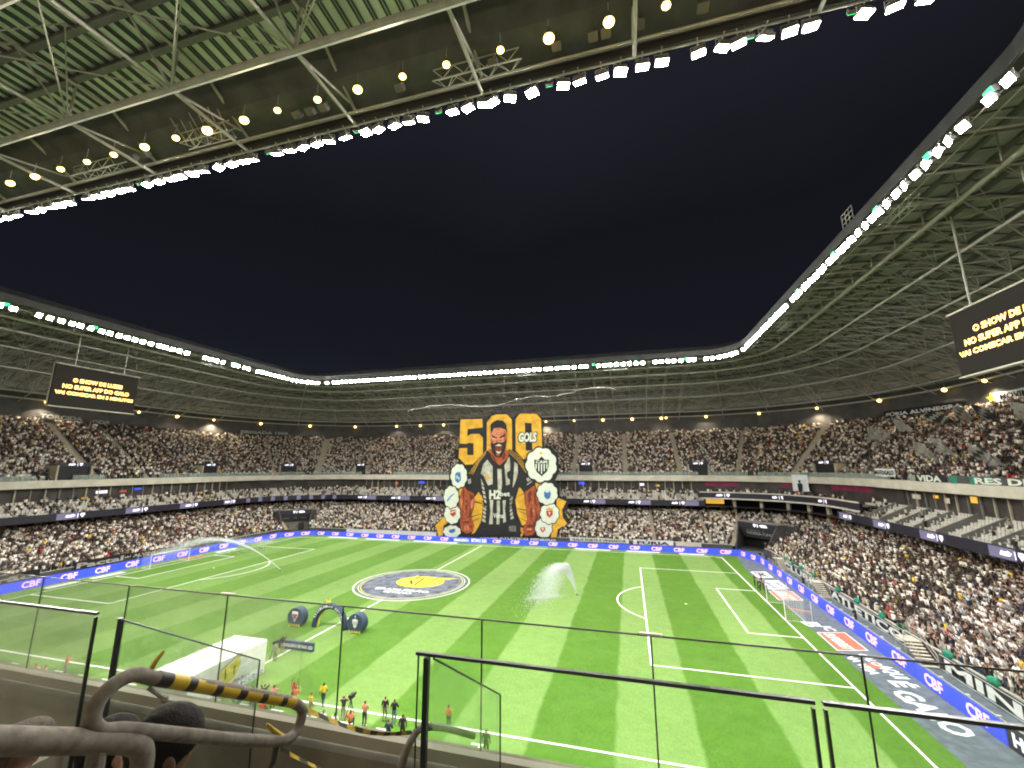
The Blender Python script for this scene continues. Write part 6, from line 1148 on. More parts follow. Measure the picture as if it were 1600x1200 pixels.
# ---------------------------------------------------------------- people by the pitch
near_people = [
 (6.94, -35.53, 'phone', 'cloth_salmon', 'cloth_black', 'person in salmon bib filming with raised hands by near touchline'),
 (8.12, -34.75, 'arms_up', 'cloth_red', 'cloth_black', 'person in dark red shirt with both arms raised by touchline'),
 (8.80, -35.3, 'phone', 'cloth_orange', 'cloth_grey', 'person in orange bib just behind the one with raised arms'),
 (10.6, -35.75, 'stand', 'cloth_yellow', 'cloth_khaki', 'shorter person in yellow shirt and khaki shorts, left of two in yellow'),
 (10.5, -34.2, 'walk', 'cloth_yellow', 'cloth_navy', 'taller person in yellow shirt and dark trousers on the touchline'),
 (13.33, -35.5, 'phone', 'cloth_black', 'cloth_khaki', 'camera operator in black vest with raised camera by touchline'),
 (15.26, -35.67, 'folded', 'cloth_salmon', 'cloth_black', 'person in salmon bib holding a camera at the chest'),
 (14.4, -36.1, 'sit', 'cloth_orange', 'cloth_black', 'seated person in orange bib next to the camera holder'),
 (16.4, -34.78, 'stand', 'cloth_black', 'cloth_grey', 'person in black bib over white sleeves, left of the pair'),
 (17.26, -34.94, 'folded', 'cloth_black', 'cloth_blue', 'person in black bib and blue trousers, right of the pair'),
 (18.83, -36.49, 'stand', 'cloth_black', 'cloth_black', 'person all in black standing at the kerb near the pair'),
 (18.2, -37.3, 'folded', 'cloth_navy', 'cloth_navy', 'person in navy half hidden below the kerb line'),
 (12.51, -36.6, 'sit', 'cloth_white', 'cloth_red', 'person in white crouching with red bag near the kerb'),
 (13.5, -36.65, 'sit', 'cloth_white', 'cloth_grey', 'person in white sitting beside the camera operator'),
 (3.09, -35.6, 'stand', 'cloth_grey', 'cloth_grey', 'person in grey shirt beside the white tunnel tent'),
 (3.98, -35.8, 'walk', 'cloth_navy', 'cloth_navy', 'person in navy beside the white tunnel tent'),
 (5.45, -36.09, 'phone', 'cloth_white', 'cloth_black', 'person in white shirt photographing beside the tunnel tent'),
 (6.10, -35.6, 'arms_up', 'cloth_black', 'cloth_black', 'person in black with both arms raised right of the tent'),
 (7.08, -36.68, 'sit', 'cloth_red', 'cloth_black', 'seated person in red behind the salmon bib'),
 (-0.1, -27.2, 'one_up', 'cloth_black', 'cloth_khaki', 'person in black on the pitch by the tent raising a hand'),
 (0.5, -28.79, 'stand', 'cloth_grey', 'cloth_khaki', 'camera operator in grey standing on the halfway line by tent'),
 (21.42, -34.53, 'stand', 'cloth_orange', 'cloth_navy', 'lone steward in orange vest standing on the near touchline'),
 (24.97, -36.6, 'stand', 'cloth_black', 'cloth_black', 'person in black behind the glass side panel'),
 (-15.82, -36.0, 'phone', 'cloth_orange', 'cloth_grey', 'person in orange vest filming at the lower left touchline'),
 (-17.88, -37.0, 'sit', 'cloth_orange', 'cloth_black', 'seated person in orange at lower left, left of two'),
 (-16.6, -37.0, 'sit', 'cloth_salmon', 'cloth_black', 'seated person in salmon at lower left, right of two'),
 (59.4, 32.6, 'stand', 'cloth_black', 'cloth_black', 'guard in black at the mouth of the right corner tunnel'),
 (60.2, 31.6, 'folded', 'cloth_navy', 'cloth_black', 'guard in navy at the mouth of the right corner tunnel'),
 (60.6, 26.6, 'stand', 'cloth_black', 'cloth_grey', 'steward in black by the farthest metal stairs'),
 (60.2, 12.9, 'one_up', 'cloth_black', 'cloth_black', 'steward in black pointing behind the right LED board'),
 (60.3, -2.5, 'stand', 'cloth_black', 'cloth_black', 'steward in black behind the right LED board nearer the camera'),
 (60.0, -28.6, 'walk', 'cloth_black', 'cloth_khaki', 'steward in black with khaki trousers at lower right edge'),
]
for i, (x, y, po, sh, tr, lab) in enumerate(near_people):
    person(x, y, 0.01, (math.pi if i in (28, 29, 30) else 0) + random.uniform(-.5, .5), po, SKIN[i % 3], 'hair', sh, tr, 'cloth_white' if i % 3 == 0 else 'black', lab)
GP = ['nearest to the goal', 'tallest', 'leftmost', 'farthest from the goal', 'bending hand to chest', 'in the middle']
for i, (x, y) in enumerate(((53.2, 12.3), (53.3, 10.9), (53.2, 9.4), (53.6, 8.2), (54.0, 11.6), (53.9, 10.2), (53.5, 7.2))):
    person(x, y, 0.02, math.pi / 2 + random.uniform(-.6, .6), random.choice(['stand', 'folded', 'walk']), SKIN[i % 3], 'hair', ['cloth_black', 'cloth_khaki', 'cloth_black', 'cloth_grey'][i % 4], 'cloth_black', 'black', 'person in dark clothes in the huddle behind the right goal line', 'huddle behind the right goal line')
# steward on the metal stairs
person(61.0, -10.4, 1.55, -math.pi / 2, 'stand', 'skin_a', 'hair_grey', 'cloth_black', 'cloth_black', 'black', 'steward in black standing on top of the nearest metal stairs')

# ================================================================ things on and around the pitch
def goal(s, label):
    g = empty('goal', (s * LX, 0, 0), label, 'goal'); x = s * LX; bk = x + s * 2.1
    for y in (-3.66, 3.66): B().tube((x, y, 0), (x, y, 2.44), .06, 8).build('post', 'white_paint', g)
    B().tube((x, -3.72, 2.44), (x, 3.72, 2.44), .06, 8).build('crossbar', 'white_paint', g)
    for y in (-3.66, 3.66):
        B().tube((bk + s * .6, y * 1.12, 0), (bk + s * .6, y * 1.12, 2.5), .035, 6).build('net_pole', 'steel_white', g)
        B().tube((x, y, .02), (bk, y, .02), .04, 5).build('ground_bar', 'steel_white', g)
    B().tube((bk, -3.66, .02), (bk, 3.66, .02), .04, 5).build('ground_bar', 'steel_white', g)
    nb = B()
    def net(P00, P10, P01, P11, nu, nv):
        P00, P10, P01, P11 = map(Vector, (P00, P10, P01, P11))
        f = lambda u, v: (P00.lerp(P10, u)).lerp(P01.lerp(P11, u), v)
        for i in range(nu + 1): nb.path([f(i / nu, 0), f(i / nu, 1)], .007, 3, cap=False)
        for j in range(nv + 1): nb.path([f(0, j / nv), f(1, j / nv)], .007, 3, cap=False)
    net((x, -3.66, 2.42), (x, 3.66, 2.42), (bk, -3.66, 2.3), (bk, 3.66, 2.3), 30, 8)
    net((bk, -3.66, 2.3), (bk, 3.66, 2.3), (bk, -3.66, .03), (bk, 3.66, .03), 30, 10)
    for y in (-3.66, 3.66): net((x, y, 2.42), (bk, y, 2.3), (x, y, .03), (bk, y, .03), 8, 10)
    nb.build('net', 'steel_white', g)
goal(-1, 'white goal with net at the left end of the pitch'); goal(1, 'white goal with net at the right end of the pitch')

# inflatable arch with two round pods
ia = empty('inflatable_arch', (0, -20, 0), 'small navy inflatable arch with white lettering on the pitch', 'arch')
def archpath(r, k=16): return [(r * math.cos(math.pi * i / k) - .1, -20.0, .25 + r * 1.06 * math.sin(math.pi * i / k)) for i in range(k + 1)]
B().path([(2.0, -20, 0)] + archpath(2.05) + [(-2.2, -20, 0)], .36, 10).build('tube', 'navy', ia, smooth=True)
B().path([(1.66, -19.94, 0)] + [(p[0] * .82 - .02, -19.94, p[2] * .86) for p in archpath(2.05)] + [(-1.86, -19.94, 0)], .10, 6).build('yellow_lining', 'yellow', ia)
for i, ch in enumerate('BRASILEIRÃO BETANO'):
    a = math.pi * (0.86 - .72 * i / 17); rr_ = 2.08
    if ch != ' ': text(ch, 'mat_white', (rr_ * math.cos(a) - .1, -20.38, .25 + rr_ * 1.06 * math.sin(a)), (math.sin(a), 0, -math.cos(a)), (math.cos(a), 0, math.sin(a)), .17, .24, ia)
B().poly([(-.45 + x, -20.1, 2.62 + z) for x, z in ((-.25, .45), (-.05, .3), (.2, .42), (.3, .7), (.36, .3), (.3, 0), (0, -.1), (-.25, .05))]).build('emblem', 'yellow', ia)
def pod(cx, label, white):
    g = empty('inflatable_pod', (cx, -20.3, 0), label, 'inflatable')
    b = B(); n = 28; prof = [(cx + 1.08 * math.cos(2 * math.pi * i / n), max(0.0, 1.0 + 1.08 * math.sin(2 * math.pi * i / n))) for i in range(n)]
    rings = [(-.42, .93), (-.46, .98), (-.30, 1.0), (.30, 1.0), (.46, .98), (.42, .93)]; vs = []
    for dy, k in rings:
        for x, z in prof: vs.append((cx + (x - cx) * k, -20.3 + dy * 1.1, .95 + (z - .95) * k if z > 0 else 0.0))
    fs = [(i * n + j, i * n + (j + 1) % n, (i + 1) * n + (j + 1) % n, (i + 1) * n + j) for i in range(5) for j in range(n)] + [tuple(range(n))[::-1], tuple(5 * n + j for j in range(n))]
    b.add(vs, fs).build('body', 'navy', g)
    y = -20.3 - .52
    for i in range(5): B().poly([(cx - .8 + .32 * i, y, .1), (cx - .64 + .32 * i, y, .38), (cx - .48 + .32 * i, y, .1)]).build('yellow_zigzag', 'yellow', g)
    if white:
        B().poly([(cx + x * .45, y, 1.15 + z * .5) for x, z in ((-.8, .7), (-.3, .65), (0, 1.0), (.3, .65), (.8, .7), (.75, -.1), (.45, -.7), (0, -1.1), (-.45, -.7), (-.75, -.1))]).build('crest', 'mat_white', g)
        for o in (-.22, -.07, .08, .23): B().poly([(cx + o - .03, y - .01, .85), (cx + o + .03, y - .01, .85), (cx + o + .03, y - .01, 1.3), (cx + o - .03, y - .01, 1.3)]).build('crest_stripe', 'navy', g)
        B().poly([(cx + (.12 if i % 2 == 0 else .05) * math.sin(i * math.pi / 5), y - .01, 1.82 + (.12 if i % 2 == 0 else .05) * math.cos(i * math.pi / 5)) for i in range(10)]).build('crest_star', 'mat_white', g)
    else:
        B().poly([(cx - .42, y, 1.7), (cx + .42, y, 1.7), (cx + .42, y, 1.25), (cx, y, .55), (cx - .42, y, 1.25)]).build('crest', 'mat_white', g)
        B().poly([(cx - .36, y - .01, 1.42), (cx + .36, y - .01, 1.42), (cx + .36, y - .01, 1.26), (cx + .02, y - .01, .68)]).build('crest_field', 'print_red', g)
        B().poly([(cx - .36, y - .012, 1.40), (cx - .05, y - .012, 1.40), (cx - .02, y - .012, .68), (cx - .36, y - .012, 1.24)]).build('crest_field', 'print_blue', g)
pod(-4.4, 'round navy inflatable with shield crest, left of the arch', False); pod(3.85, 'round navy inflatable with striped white crest, right of the arch', True)
# low LED bar by the tunnel tent
lbz = empty('led_bar', (0.6, -26.0, 0), 'low black lettered board standing on grass beside the tent', 'board')
B().box((0.6, -26, .42), (4.2, .3, .8)).build('panel', 'navy', lbz); text('BRASILEIRÃO BETANO 2025', 'mat_white', (.9, -26.17, .45), (1, 0, 0), (0, 0, 1), 3.6, .38, lbz, bold=.02)
# white tunnel tent
tt = empty('tunnel_tent', (-.5, -34.6, 0), 'long white fabric tunnel tent with yellow emblem on the near touchline', 'tent')
b = B(); n = 14; prof = [(-2.5, 0), (-2.5, 2.68), (-2.47, 2.76), (-2.38, 2.8), (1.33, 2.8), (1.42, 2.76), (1.45, 2.68), (1.45, 0)]; vs = []
for i in range(n + 1):
    y = -38.3 + 7.4 * i / n; sg = .05 * abs(math.sin(i * math.pi / 2))
    for j, (x, z) in enumerate(prof): vs.append((x + (sg if j < 2 else -sg if j > 5 else 0), y, z - (sg if 2 <= j <= 5 else 0)))
b.add(vs, [(i * 8 + j, i * 8 + j + 1, (i + 1) * 8 + j + 1, (i + 1) * 8 + j) for i in range(n) for j in range(7)])
b.add([(x, -38.3, z) for x, z in prof], [(0, 1, 2, 3, 4, 5, 6, 7)]); b.add([(x, -30.9, z) for x, z in prof], [(7, 6, 5, 4, 3, 2, 1, 0)])
b.build('fabric', 'white_cloth', tt)
B().poly([(1.50, -34.6 + y * 1.3, 1.75 + z * 1.15) for y, z in ((-.75, .35), (-.3, .42), (.2, .55), (.75, 1.0), (.62, .55), (.7, .1), (.45, -.5), (0, -.75), (-.5, -.6), (-.7, -.1))]).build('emblem', 'yellow', tt)
for pl in ([(-.45, .2), (-.35, .2), (-.3, -.45), (-.4, -.45)], [(.2, .2), (.3, .2), (.3, -.45), (.2, -.45)], [(-.75, .35), (.75, 1.0), (.78, .95), (-.7, .3)]): B().poly([(1.52, -34.6 + y * 1.3, 1.75 + z * 1.15) for y, z in pl]).build('emblem_line', 'print_black', tt)
text('BRASILEIRÃO', 'print_black', (1.52, -34.4, .72), (0, 1, 0), (0, 0, 1), 3.4, .30, tt, bold=.01); text('BETANO', 'print_black', (1.52, -34.4, .42), (0, 1, 0), (0, 0, 1), 1.4, .18, tt, bold=.01)
for i in range(16):
    for k in (0, .22): B().poly([(1.52, -37.8 + .42 * i, .02 + k), (1.52, -37.59 + .42 * i, .24 + k), (1.52, -37.38 + .42 * i, .02 + k), (1.52, -37.45 + .42 * i, .02 + k), (1.52, -37.59 + .42 * i, .16 + k), (1.52, -37.73 + .42 * i, .02 + k)]).build('zigzag_print', 'print_black', tt)
for i in range(7):
    for j in range(4):
        x0 = -1.1 + .28 * j; y0 = -36.0 + .5 * i + .12 * j; B().poly([(x0, y0, 2.83), (x0 + .1, y0 + .2, 2.83), (x0 + .22, y0 + .35, 2.83), (x0 + .16, y0 + .12, 2.83)]).build('feather_print', 'print_black', tt)
# equipment at the tent and touchline
def tripod(x, y, label):
    g = empty('camera_tripod', (x, y, 0), label, 'camera')
    for i in range(3): B().tube((x + .4 * math.cos(i * 2.1), y + .4 * math.sin(i * 2.1), 0), (x, y, 1.3), .03, 5).build('leg', 'black', g)
    B().box((x, y + .05, 1.45), (.25, .5, .28)).build('camera_body', 'black', g); B().tube((x, y + .3, 1.45), (x, y + .55, 1.45), .09, 8).build('camera_lens', 'black', g)
tripod(0.0, -28.3, 'television camera on tripod beside the tunnel tent'); tripod(13.6, -35.0, 'camera on tripod before the operator in black vest')
for i, (x, y, wd) in enumerate(((22.6, -37.6, 2.6), (26.2, -37.2, 1.6), (8.0, -37.2, 1.4))):
    g = empty('bench', (x, y, 0), ['low bench with wheels behind the glass side panel', 'small trolley behind the glass side panel', 'low trolley near the seated person in red'][i], 'bench')
    B().box((x, y, .45), (wd, .5, .08)).build('seat', 'steel_dark', g)
    for o in (-.45, .45): B().box((x + wd * o, y, .2), (.06, .45, .42)).build('leg', 'steel_dark', g)

# sprinklers and their water
def sprinkler(x, y, label):
    g = empty('sprinkler', (x, y, 0), label, 'sprinkler'); B().path([(x, y, 0), (x, y, .12), (x, y, .2)], [.09, .09, .05], 8).build('riser', 'black', g); B().tube((x, y, .18), (x - .18, y, .32), .03, 6).build('nozzle', 'steel', g)
sprinkler(26.6, .2, 'pop-up sprinkler throwing a white fan of water right of midfield'); sprinkler(-27.6, 1.3, 'pop-up sprinkler throwing a long jet at the left penalty area')
def droplets(name, label, fn, n, size):
    b = []; f = []
    for i in range(n):
        p, s = fn(); s *= size; d = [Vector((random.gauss(0, 1), random.gauss(0, 1), random.gauss(0, 1))).normalized() * s for _ in range(3)]; k = len(b)
        b += [tuple(Vector(p) + q) for q in d]; f.append((k, k + 1, k + 2))
    me = bpy.data.meshes.new(name); me.from_pydata(b, [], f); me.materials.append(M['spray']); prop(link(name, me), label, 'water', kind='stuff')
def fan():
    s = random.random() ** .8; L_ = random.betavariate(2, 2)
    vx = -1.2 - 2.4 * L_; vy = -.3 - 1.6 * L_; vz = 9.0 * (.9 + .1 * random.random()); t = s * 1.9
    w_ = .02 + .30 * s ** 2; dr = random.random() ** 2 * max(0, s - .35) * 14 if random.random() < .45 else 0
    return (26.5 + vx * t + random.gauss(0, w_ * 1.6), .2 + vy * t - dr + random.gauss(0, w_ * 2), max(.02, .3 + vz * t - 4.9 * t * t + dr * .18 + random.gauss(0, w_ * 1.4))), (.45 + .6 * s)
def stem():
    s = random.random(); t = s * .95
    return (26.5 - 1.6 * t + random.gauss(0, .03 + .12 * s), .2 - .6 * t + random.gauss(0, .05 + .15 * s), .25 + 9.0 * t - 4.9 * t * t), .6
k_ = [0]
def fan_all():
    k_[0] += 1
    return stem() if k_[0] % 4 == 0 else fan()
droplets('water_spray', 'white fan of sprinkler water over the grass right of midfield', fan_all, 52000, .08)
def jet():
    s = random.random(); t = s * 2.4; w_ = .02 + .75 * s ** 2.4
    x = -27.6 - 12.6 * t; y = 1.3 + .35 * t; z = .3 + 7.2 * t - 2.9 * t * t
    if s > .45 and random.random() < .45:      # drift blown off the end of the jet
        k = random.random(); x += 10 * k * s; y += 16 * k * s; z += -1.6 * k; w_ *= 1.3
    return (x + random.gauss(0, w_ * 1.6), y + random.gauss(0, w_ * 1.6), max(.02, z + random.gauss(0, w_))), .55 + .6 * s
droplets('water_jet', 'long thin sprinkler jet arching over the left penalty area', jet, 34000, .08)

# corner tunnels
def tunnel(side, label, signs):
    x, y, nx, ny = ringpt(side, 45, 0.5); g = empty('corner_tunnel', (x, y, 0), label, 'tunnel'); n = Vector((nx, ny, 0)); H = 20.0
    P = lambda a, d, z: (*ringpt(side, 45 + a, d)[:2], z)
    for sg in (-1, 1):
        q = [P(sg * H, .45, 0), P(sg * H, 9.0, 0), P(sg * H, 9.0, 5.6), P(sg * H, 4.6, 5.8)]; o = Vector(P(sg * (H + 1), 5, 0)) - Vector(P(sg * H, 5, 0))
        B().prism(q, tuple(o * .9)).build('cheek_wall', 'wall_dark', g)
    B().add([P(-H, 8.9, 0), P(H, 8.9, 0), P(H, 8.9, 5.6), P(-H, 8.9, 5.6)], [(0, 1, 2, 3)]).build('dark_sheet', 'black', g)  # black sheet across the back stands for the shade deep in the tunnel
    W = H + .6
    a, b = Vector(P(-W, 4.6, 4.9)), Vector(P(W, 4.6, 4.9)); t = (b - a).normalized()
    B().prism([tuple(a), tuple(b), (b.x, b.y, 5.95), (a.x, a.y, 5.95)], tuple(-n * .3)).build('sign_band', 'led_dark', g)
    c, e = a - n * 2.3 - Vector((0, 0, 2.5)), b - n * 2.3 - Vector((0, 0, 2.5))
    B().add([a, b, e, c], [(0, 1, 2, 3)]).build('soffit_panel', 'wall_dark', g)
    if side == 'cl':
        B().add([c, e, (e.x, e.y, 0), (c.x, c.y, 0)], [(0, 1, 2, 3)]).build('gate', 'concrete_dark', g)
        m = c.lerp(e, .7) + n * .05; B().box((m.x, m.y, 1.1), (1.6, .06, 2.1), math.atan2(t.y, t.x)).build('gate_door', 'box_dark', g)
    B().prism([tuple(a + Vector((0, 0, 1.06))), tuple(b + Vector((0, 0, 1.06))), P(W, 9.2, 5.8), P(-W, 9.2, 5.8)], (0, 0, .15)).build('canopy', 'steel_dark', g)
    m = (a + b) / 2; rt_ = t if side == 'cl' else t; L_ = (b - a).length
    q = m + Vector((0, 0, .52)) + n * .06
    for pl in (((-.8, .36), (-.2, .36), (-.17, .05), (-.5, -.4), (-.82, .05)), ((.05, .36), (.25, .36), (.25, -.36), (.05, -.36)), ((.5, .1), (1.1, .34), (2.1, .24), (2.4, -.22), (1.0, -.28))):
        B().poly([tuple(q + rt_ * u_ + Vector((0, 0, h))) for u_, h in pl]).build('crest_graphic', 'led_white', g)
    dn = (c - a); dl = dn.length; nrm = t.cross(-dn).normalized(); nrm = nrm if nrm.dot(n) > 0 else -nrm
    for body, u_, f, wd, h, mt_ in signs:
        k = m + rt_ * u_ + dn * f + nrm * .04
        text(body, mt_, tuple(k), tuple(rt_), tuple(-dn), wd, h, g, bold=.01)
    return g
tunnel('cr', 'dark tunnel with lettered canopy panel in the far right corner', (('AQUI É A', -.8, .24, 4.2, .62, 'print_grey'), ('NOSSA CASA', .0, .52, 6.2, .85, 'mat_white'), ('MRV', 2.6, .82, 1.6, .4, 'mat_white')))
tunnel('cl', 'grey closed tunnel gate in the far left corner', (('ARENA', 2.2, .5, 1.5, .35, 'print_grey'), ('VW', 0, .5, .9, .6, 'print_grey'), ('BRAHMA', -2.4, .5, 1.9, .45, 'print_grey')))
# metal stairs below the right stand
def stairs(y, label):
    g = empty('metal_stairs', (60.9, y, 0), label, 'stairs')
    B().box((61.1, y, 1.5), (1.4, 1.6, .1)).build('landing', 'concrete_beam', g)
    for i in range(7): B().box((61.1, y - .95 - .32 * i, 1.32 - .2 * i), (1.4, .34, .06)).build('step', 'concrete_beam', g); B().box((61.1, y - .80 - .32 * i, 1.24 - .2 * i), (1.4, .03, .16)).build('riser', 'concrete', g)
    for x in (60.4, 61.8):
        B().path([(x, y + .8, 2.5), (x, y - .8, 2.5), (x, y - 3.0, 1.1), (x, y - 3.0, 0)], .035, 6).build('handrail', 'steel', g)
        B().path([(x, y + .8, 2.0), (x, y - .8, 2.0), (x, y - 3.0, .6)], .025, 6).build('mid_rail', 'steel', g)
        for dy in (.8, -.8): B().tube((x, y + dy, 0), (x, y + dy, 2.5), .035, 6).build('post', 'steel', g)
stairs(27.4, 'metal stairs farthest along the right front wall'); stairs(10.8, 'metal stairs between the first and second words of the right wall'); stairs(-11.2, 'nearest metal stairs to the right front wall')
# walkway railing behind the right board and its little lamps
wr_ = empty('walkway_rail', (60.2, 0, 0), 'low metal rail along the walkway behind right LED board', 'railing')
B().tube((60.0, 24, .55), (60.0, -36, .55), .03, 5).build('top_rail', 'steel_white', wr_)
for y in range(-36, 25, 3): B().tube((60.0, y, 0), (60.0, y, .55), .025, 4).build('post', 'steel', wr_); B().box((60.0, y + .4, .62), (.3, .18, .1)).build('bracket', 'steel_white', wr_)
# green cloth bundles tied along the rail
def blob(name, c, s, mat, parent=None, seed=0, sub=2, amp=.35):
    bm = bmesh.new(); bmesh.ops.create_icosphere(bm, subdivisions=sub, radius=1)
    for v in bm.verts:
        k = 1 + amp * noise.noise(v.co * 1.7 + Vector((seed * 3.1, 0, 0))); v.co = Vector((v.co.x * s[0] * k, v.co.y * s[1] * k, v.co.z * s[2] * k)) + Vector(c)
    me = bpy.data.meshes.new(name); bm.to_mesh(me); bm.free(); me.materials.append(M[mat]); return link(name, me, parent)
for i, y in enumerate((26, 22.5, 18.8, 13.5, 5.5, .5, -5.0, -8.5, -15.5, -20.5, -26)):
    o = blob('cloth_bundle', (61.95, y, 1.75), (.28, .55, .38), 'green_cloth', None, i); prop(o, 'green cloth bundle tied on the rail of the right stand', 'cloth', 'green bundles on the right rail')

# ================================================================ foreground: where the photographer stands
KY, KZ = -61.5, 15.62
ns = empty('near_stand_edge', (32, -62, 14), 'dark concrete parapet and steps of the near stand in the foreground', 'parapet')
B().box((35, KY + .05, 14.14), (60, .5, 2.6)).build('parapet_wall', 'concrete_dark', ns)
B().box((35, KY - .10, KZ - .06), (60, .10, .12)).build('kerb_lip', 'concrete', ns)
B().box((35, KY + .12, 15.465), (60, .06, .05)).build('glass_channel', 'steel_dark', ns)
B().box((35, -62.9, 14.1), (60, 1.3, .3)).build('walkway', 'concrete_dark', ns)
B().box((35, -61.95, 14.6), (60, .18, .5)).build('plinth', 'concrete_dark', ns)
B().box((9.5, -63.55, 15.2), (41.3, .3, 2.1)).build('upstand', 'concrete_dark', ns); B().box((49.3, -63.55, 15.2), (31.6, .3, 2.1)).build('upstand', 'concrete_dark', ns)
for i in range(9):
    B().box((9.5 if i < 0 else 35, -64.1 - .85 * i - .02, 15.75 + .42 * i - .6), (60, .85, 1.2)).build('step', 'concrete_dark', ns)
def pane(name, a, b, c, d, th, parent, mat='glass'):
    """glass pane from four corners (bottom a-b, top d-c) with real thickness"""
    a, b, c, d = map(Vector, (a, b, c, d)); n = (b - a).cross(d - a).normalized() * th
    return B().add([a, b, c, d, a + n, b + n, c + n, d + n], [(3, 2, 1, 0), (4, 5, 6, 7)]).build(name, mat, parent)
def edge(name, pts, r, parent, mat='black_frame', n=6): return B().path(pts, r, n).build(name, mat, parent)
# front glass guard in panes
XS = [21.95, 23.8, 25.65, 27.55, 29.43, 31.30, 33.17, 35.04, 36.91, 38.78]
ORD = ['first', 'second', 'third', 'fourth', 'fifth', 'sixth', 'seventh', 'eighth', 'ninth']
for i, (a, b) in enumerate(zip(XS, XS[1:])):
    g = empty('glass_guard', ((a + b) / 2, KY + .12, KZ), 'frameless glass pane of the front guard on the parapet, %s from the left' % ORD[i], 'glass guard', 'front guard panes on the near parapet')
    pane('pane', (a + .012, KY + .12, 15.46), (b - .012, KY + .12, 15.46), (b - .012, KY + .12, 16.85), (a + .012, KY + .12, 16.85), .016, g)
    edge('top_edge', [(a + .012, KY + .112, 16.855), (b - .012, KY + .112, 16.855)], .010, g)
    edge('joint', [(b, KY + .112, 15.46), (b, KY + .112, 16.86)], .010, g)
    if i % 3 == 0: B().box((b, KY + .11, 16.87), (.22, .03, .02)).build('clamp', 'steel_white', g)
# second row of thicker framed panes
def framed(x0, x1, label, y=-63.42, z0=16.2, z1=17.3, left=True, right=True):
    g = empty('framed_glass_panel', ((x0 + x1) / 2, y, z0), label, 'glass panel')
    pane('pane', (x0, y, z0 - .1), (x1, y, z0 - .1), (x1, y, z1), (x0, y, z1), .02, g)
    B().box(((x0 + x1) / 2, y - .01, z1 + .005), (x1 - x0 + .02, .03, .019)).build('top_frame', 'black_frame', g)
    if left: B().box((x0, y - .01, (z0 + z1) / 2 - .1), (.016, .024, z1 - z0 + .15)).build('side_frame', 'black_frame', g)
    if right: B().box((x1, y - .01, (z0 + z1) / 2 - .1), (.016, .024, z1 - z0 + .15)).build('side_frame', 'black_frame', g)
    return g
framed(26.2, 30.19, 'black framed glass panel at the lower left edge of view', left=False)
fm = framed(33.40, 35.83, 'black framed glass panel with post at the bottom centre', left=False)
B().box((33.49, -63.47, 16.72), (.036, .036, 1.16)).build('post', 'black_frame', fm)
edge('side_edge', [(33.40, -63.42, 16.1), (33.40, -63.42, 17.29)], .006, fm)
framed(35.89, 39.5, 'black framed glass panel at the lower right edge of view')
for x, lab in ((30.42, 'sloping glass side panel left of the taped handrail'), (33.5, 'sloping glass side panel behind the centre post')):
    g = empty('stair_glass', (x, -62.4, 16), lab, 'glass panel')
    p0, p1 = (x, -63.38, 17.26), (x, -61.74, 16.28); q0, q1 = (x, -63.38, 16.1), (x, -61.74, 14.6)
    pane('pane', q0, q1, p1, p0, .016, g); edge('top_edge', [p0, p1], .008, g); edge('end_edge', [p1, q1], .009, g)
    if x < 31: edge('post', [(x, -63.38, 17.27), (x, -63.38, 15.6)], .022, g)
# hairpin handrails wrapped in hazard tape
X0 = 33.5
def smooth(pts, k=6, closed=True):
    P = [Vector(p) for p in pts]; out = []; n = len(P)
    for i in range(n if closed else n - 1):
        a, b, c, d = P[(i - 1) % n] if closed or i > 0 else P[0], P[i], P[(i + 1) % n], P[(i + 2) % n] if closed or i + 2 < n else P[-1]
        for j in range(k):
            t = j / k; out.append(.5 * ((2 * b) + (c - a) * t + (2 * a - 5 * b + 4 * c - d) * t * t + (3 * b - a - 3 * c + d) * t ** 3))
    if not closed: out.append(P[-1])
    return out
hr = empty('handrail', (X0, -65.1, 17.0), 'grey tube handrail hairpin wrapped with yellow and black tape', 'handrail')
loop = [(X0, -65.47, 17.905), (X0, -65.495, 17.95), (X0, -65.475, 18.0), (X0, -65.41, 18.015), (X0, -65.34, 17.975), (X0, -65.10, 17.84), (X0, -64.86, 17.70), (X0, -64.75, 17.632), (X0, -64.69, 17.57), (X0, -64.715, 17.51), (X0, -64.79, 17.515), (X0, -65.0, 17.63), (X0, -65.2, 17.75), (X0, -65.40, 17.87)]
B().path(smooth(loop, 5), .0195, 14, closed=True).build('tube', 'rail', hr, smooth=True)
a_, b_ = Vector((X0, -65.34, 17.975)), Vector((X0, -64.75, 17.632))
cuts = [0, .07, .16, .21, .33, .38, .50, .56, .68, .73, .86, .91, 1.0]
for i in range(12):   # spiral of tape, each turn its own strip
    p, q = a_.lerp(b_, cuts[i]), a_.lerp(b_, cuts[i + 1])
    B().path([tuple(p + Vector((0, 0, .001))), tuple(q + Vector((0, 0, .001)))], .0207, 14, cap=False).build('tape_turn', 'tape_yellow' if i % 2 else 'tape_black', hr, smooth=True)
B().path([(X0 - .01, -65.36, 17.99), (X0 + .005, -65.35, 18.03), (X0 + .01, -65.335, 18.05)], [.008, .007, .004], 5).build('tape_knot', 'tape_yellow', hr)
B().path([(X0, -64.80, 17.53), (X0 - .02, -64.83, 17.57), (X0 - .03, -64.85, 17.60)], [.014, .010, .005], 5).build('tape_knot', 'tape_yellow', hr)
B().path([(X0, -64.82, 17.51), (X0 + .01, -64.84, 17.47), (X0 + .0, -64.86, 17.44)], [.014, .012, .005], 5).build('tape_knot', 'tape_black', hr)
B().path([(X0, -65.36, 17.96), (X0 + .03, -65.33, 17.92)], .006, 8).build('bolt', 'steel_dark', hr); B().path([(X0 + .028, -65.335, 17.922), (X0 + .036, -65.325, 17.916)], .011, 8).build('bolt_head', 'steel_dark', hr)
B().tube((X0, -65.47, 17.9), (X0, -65.47, 16.6), .0215, 10).build('stanchion', 'rail', hr)
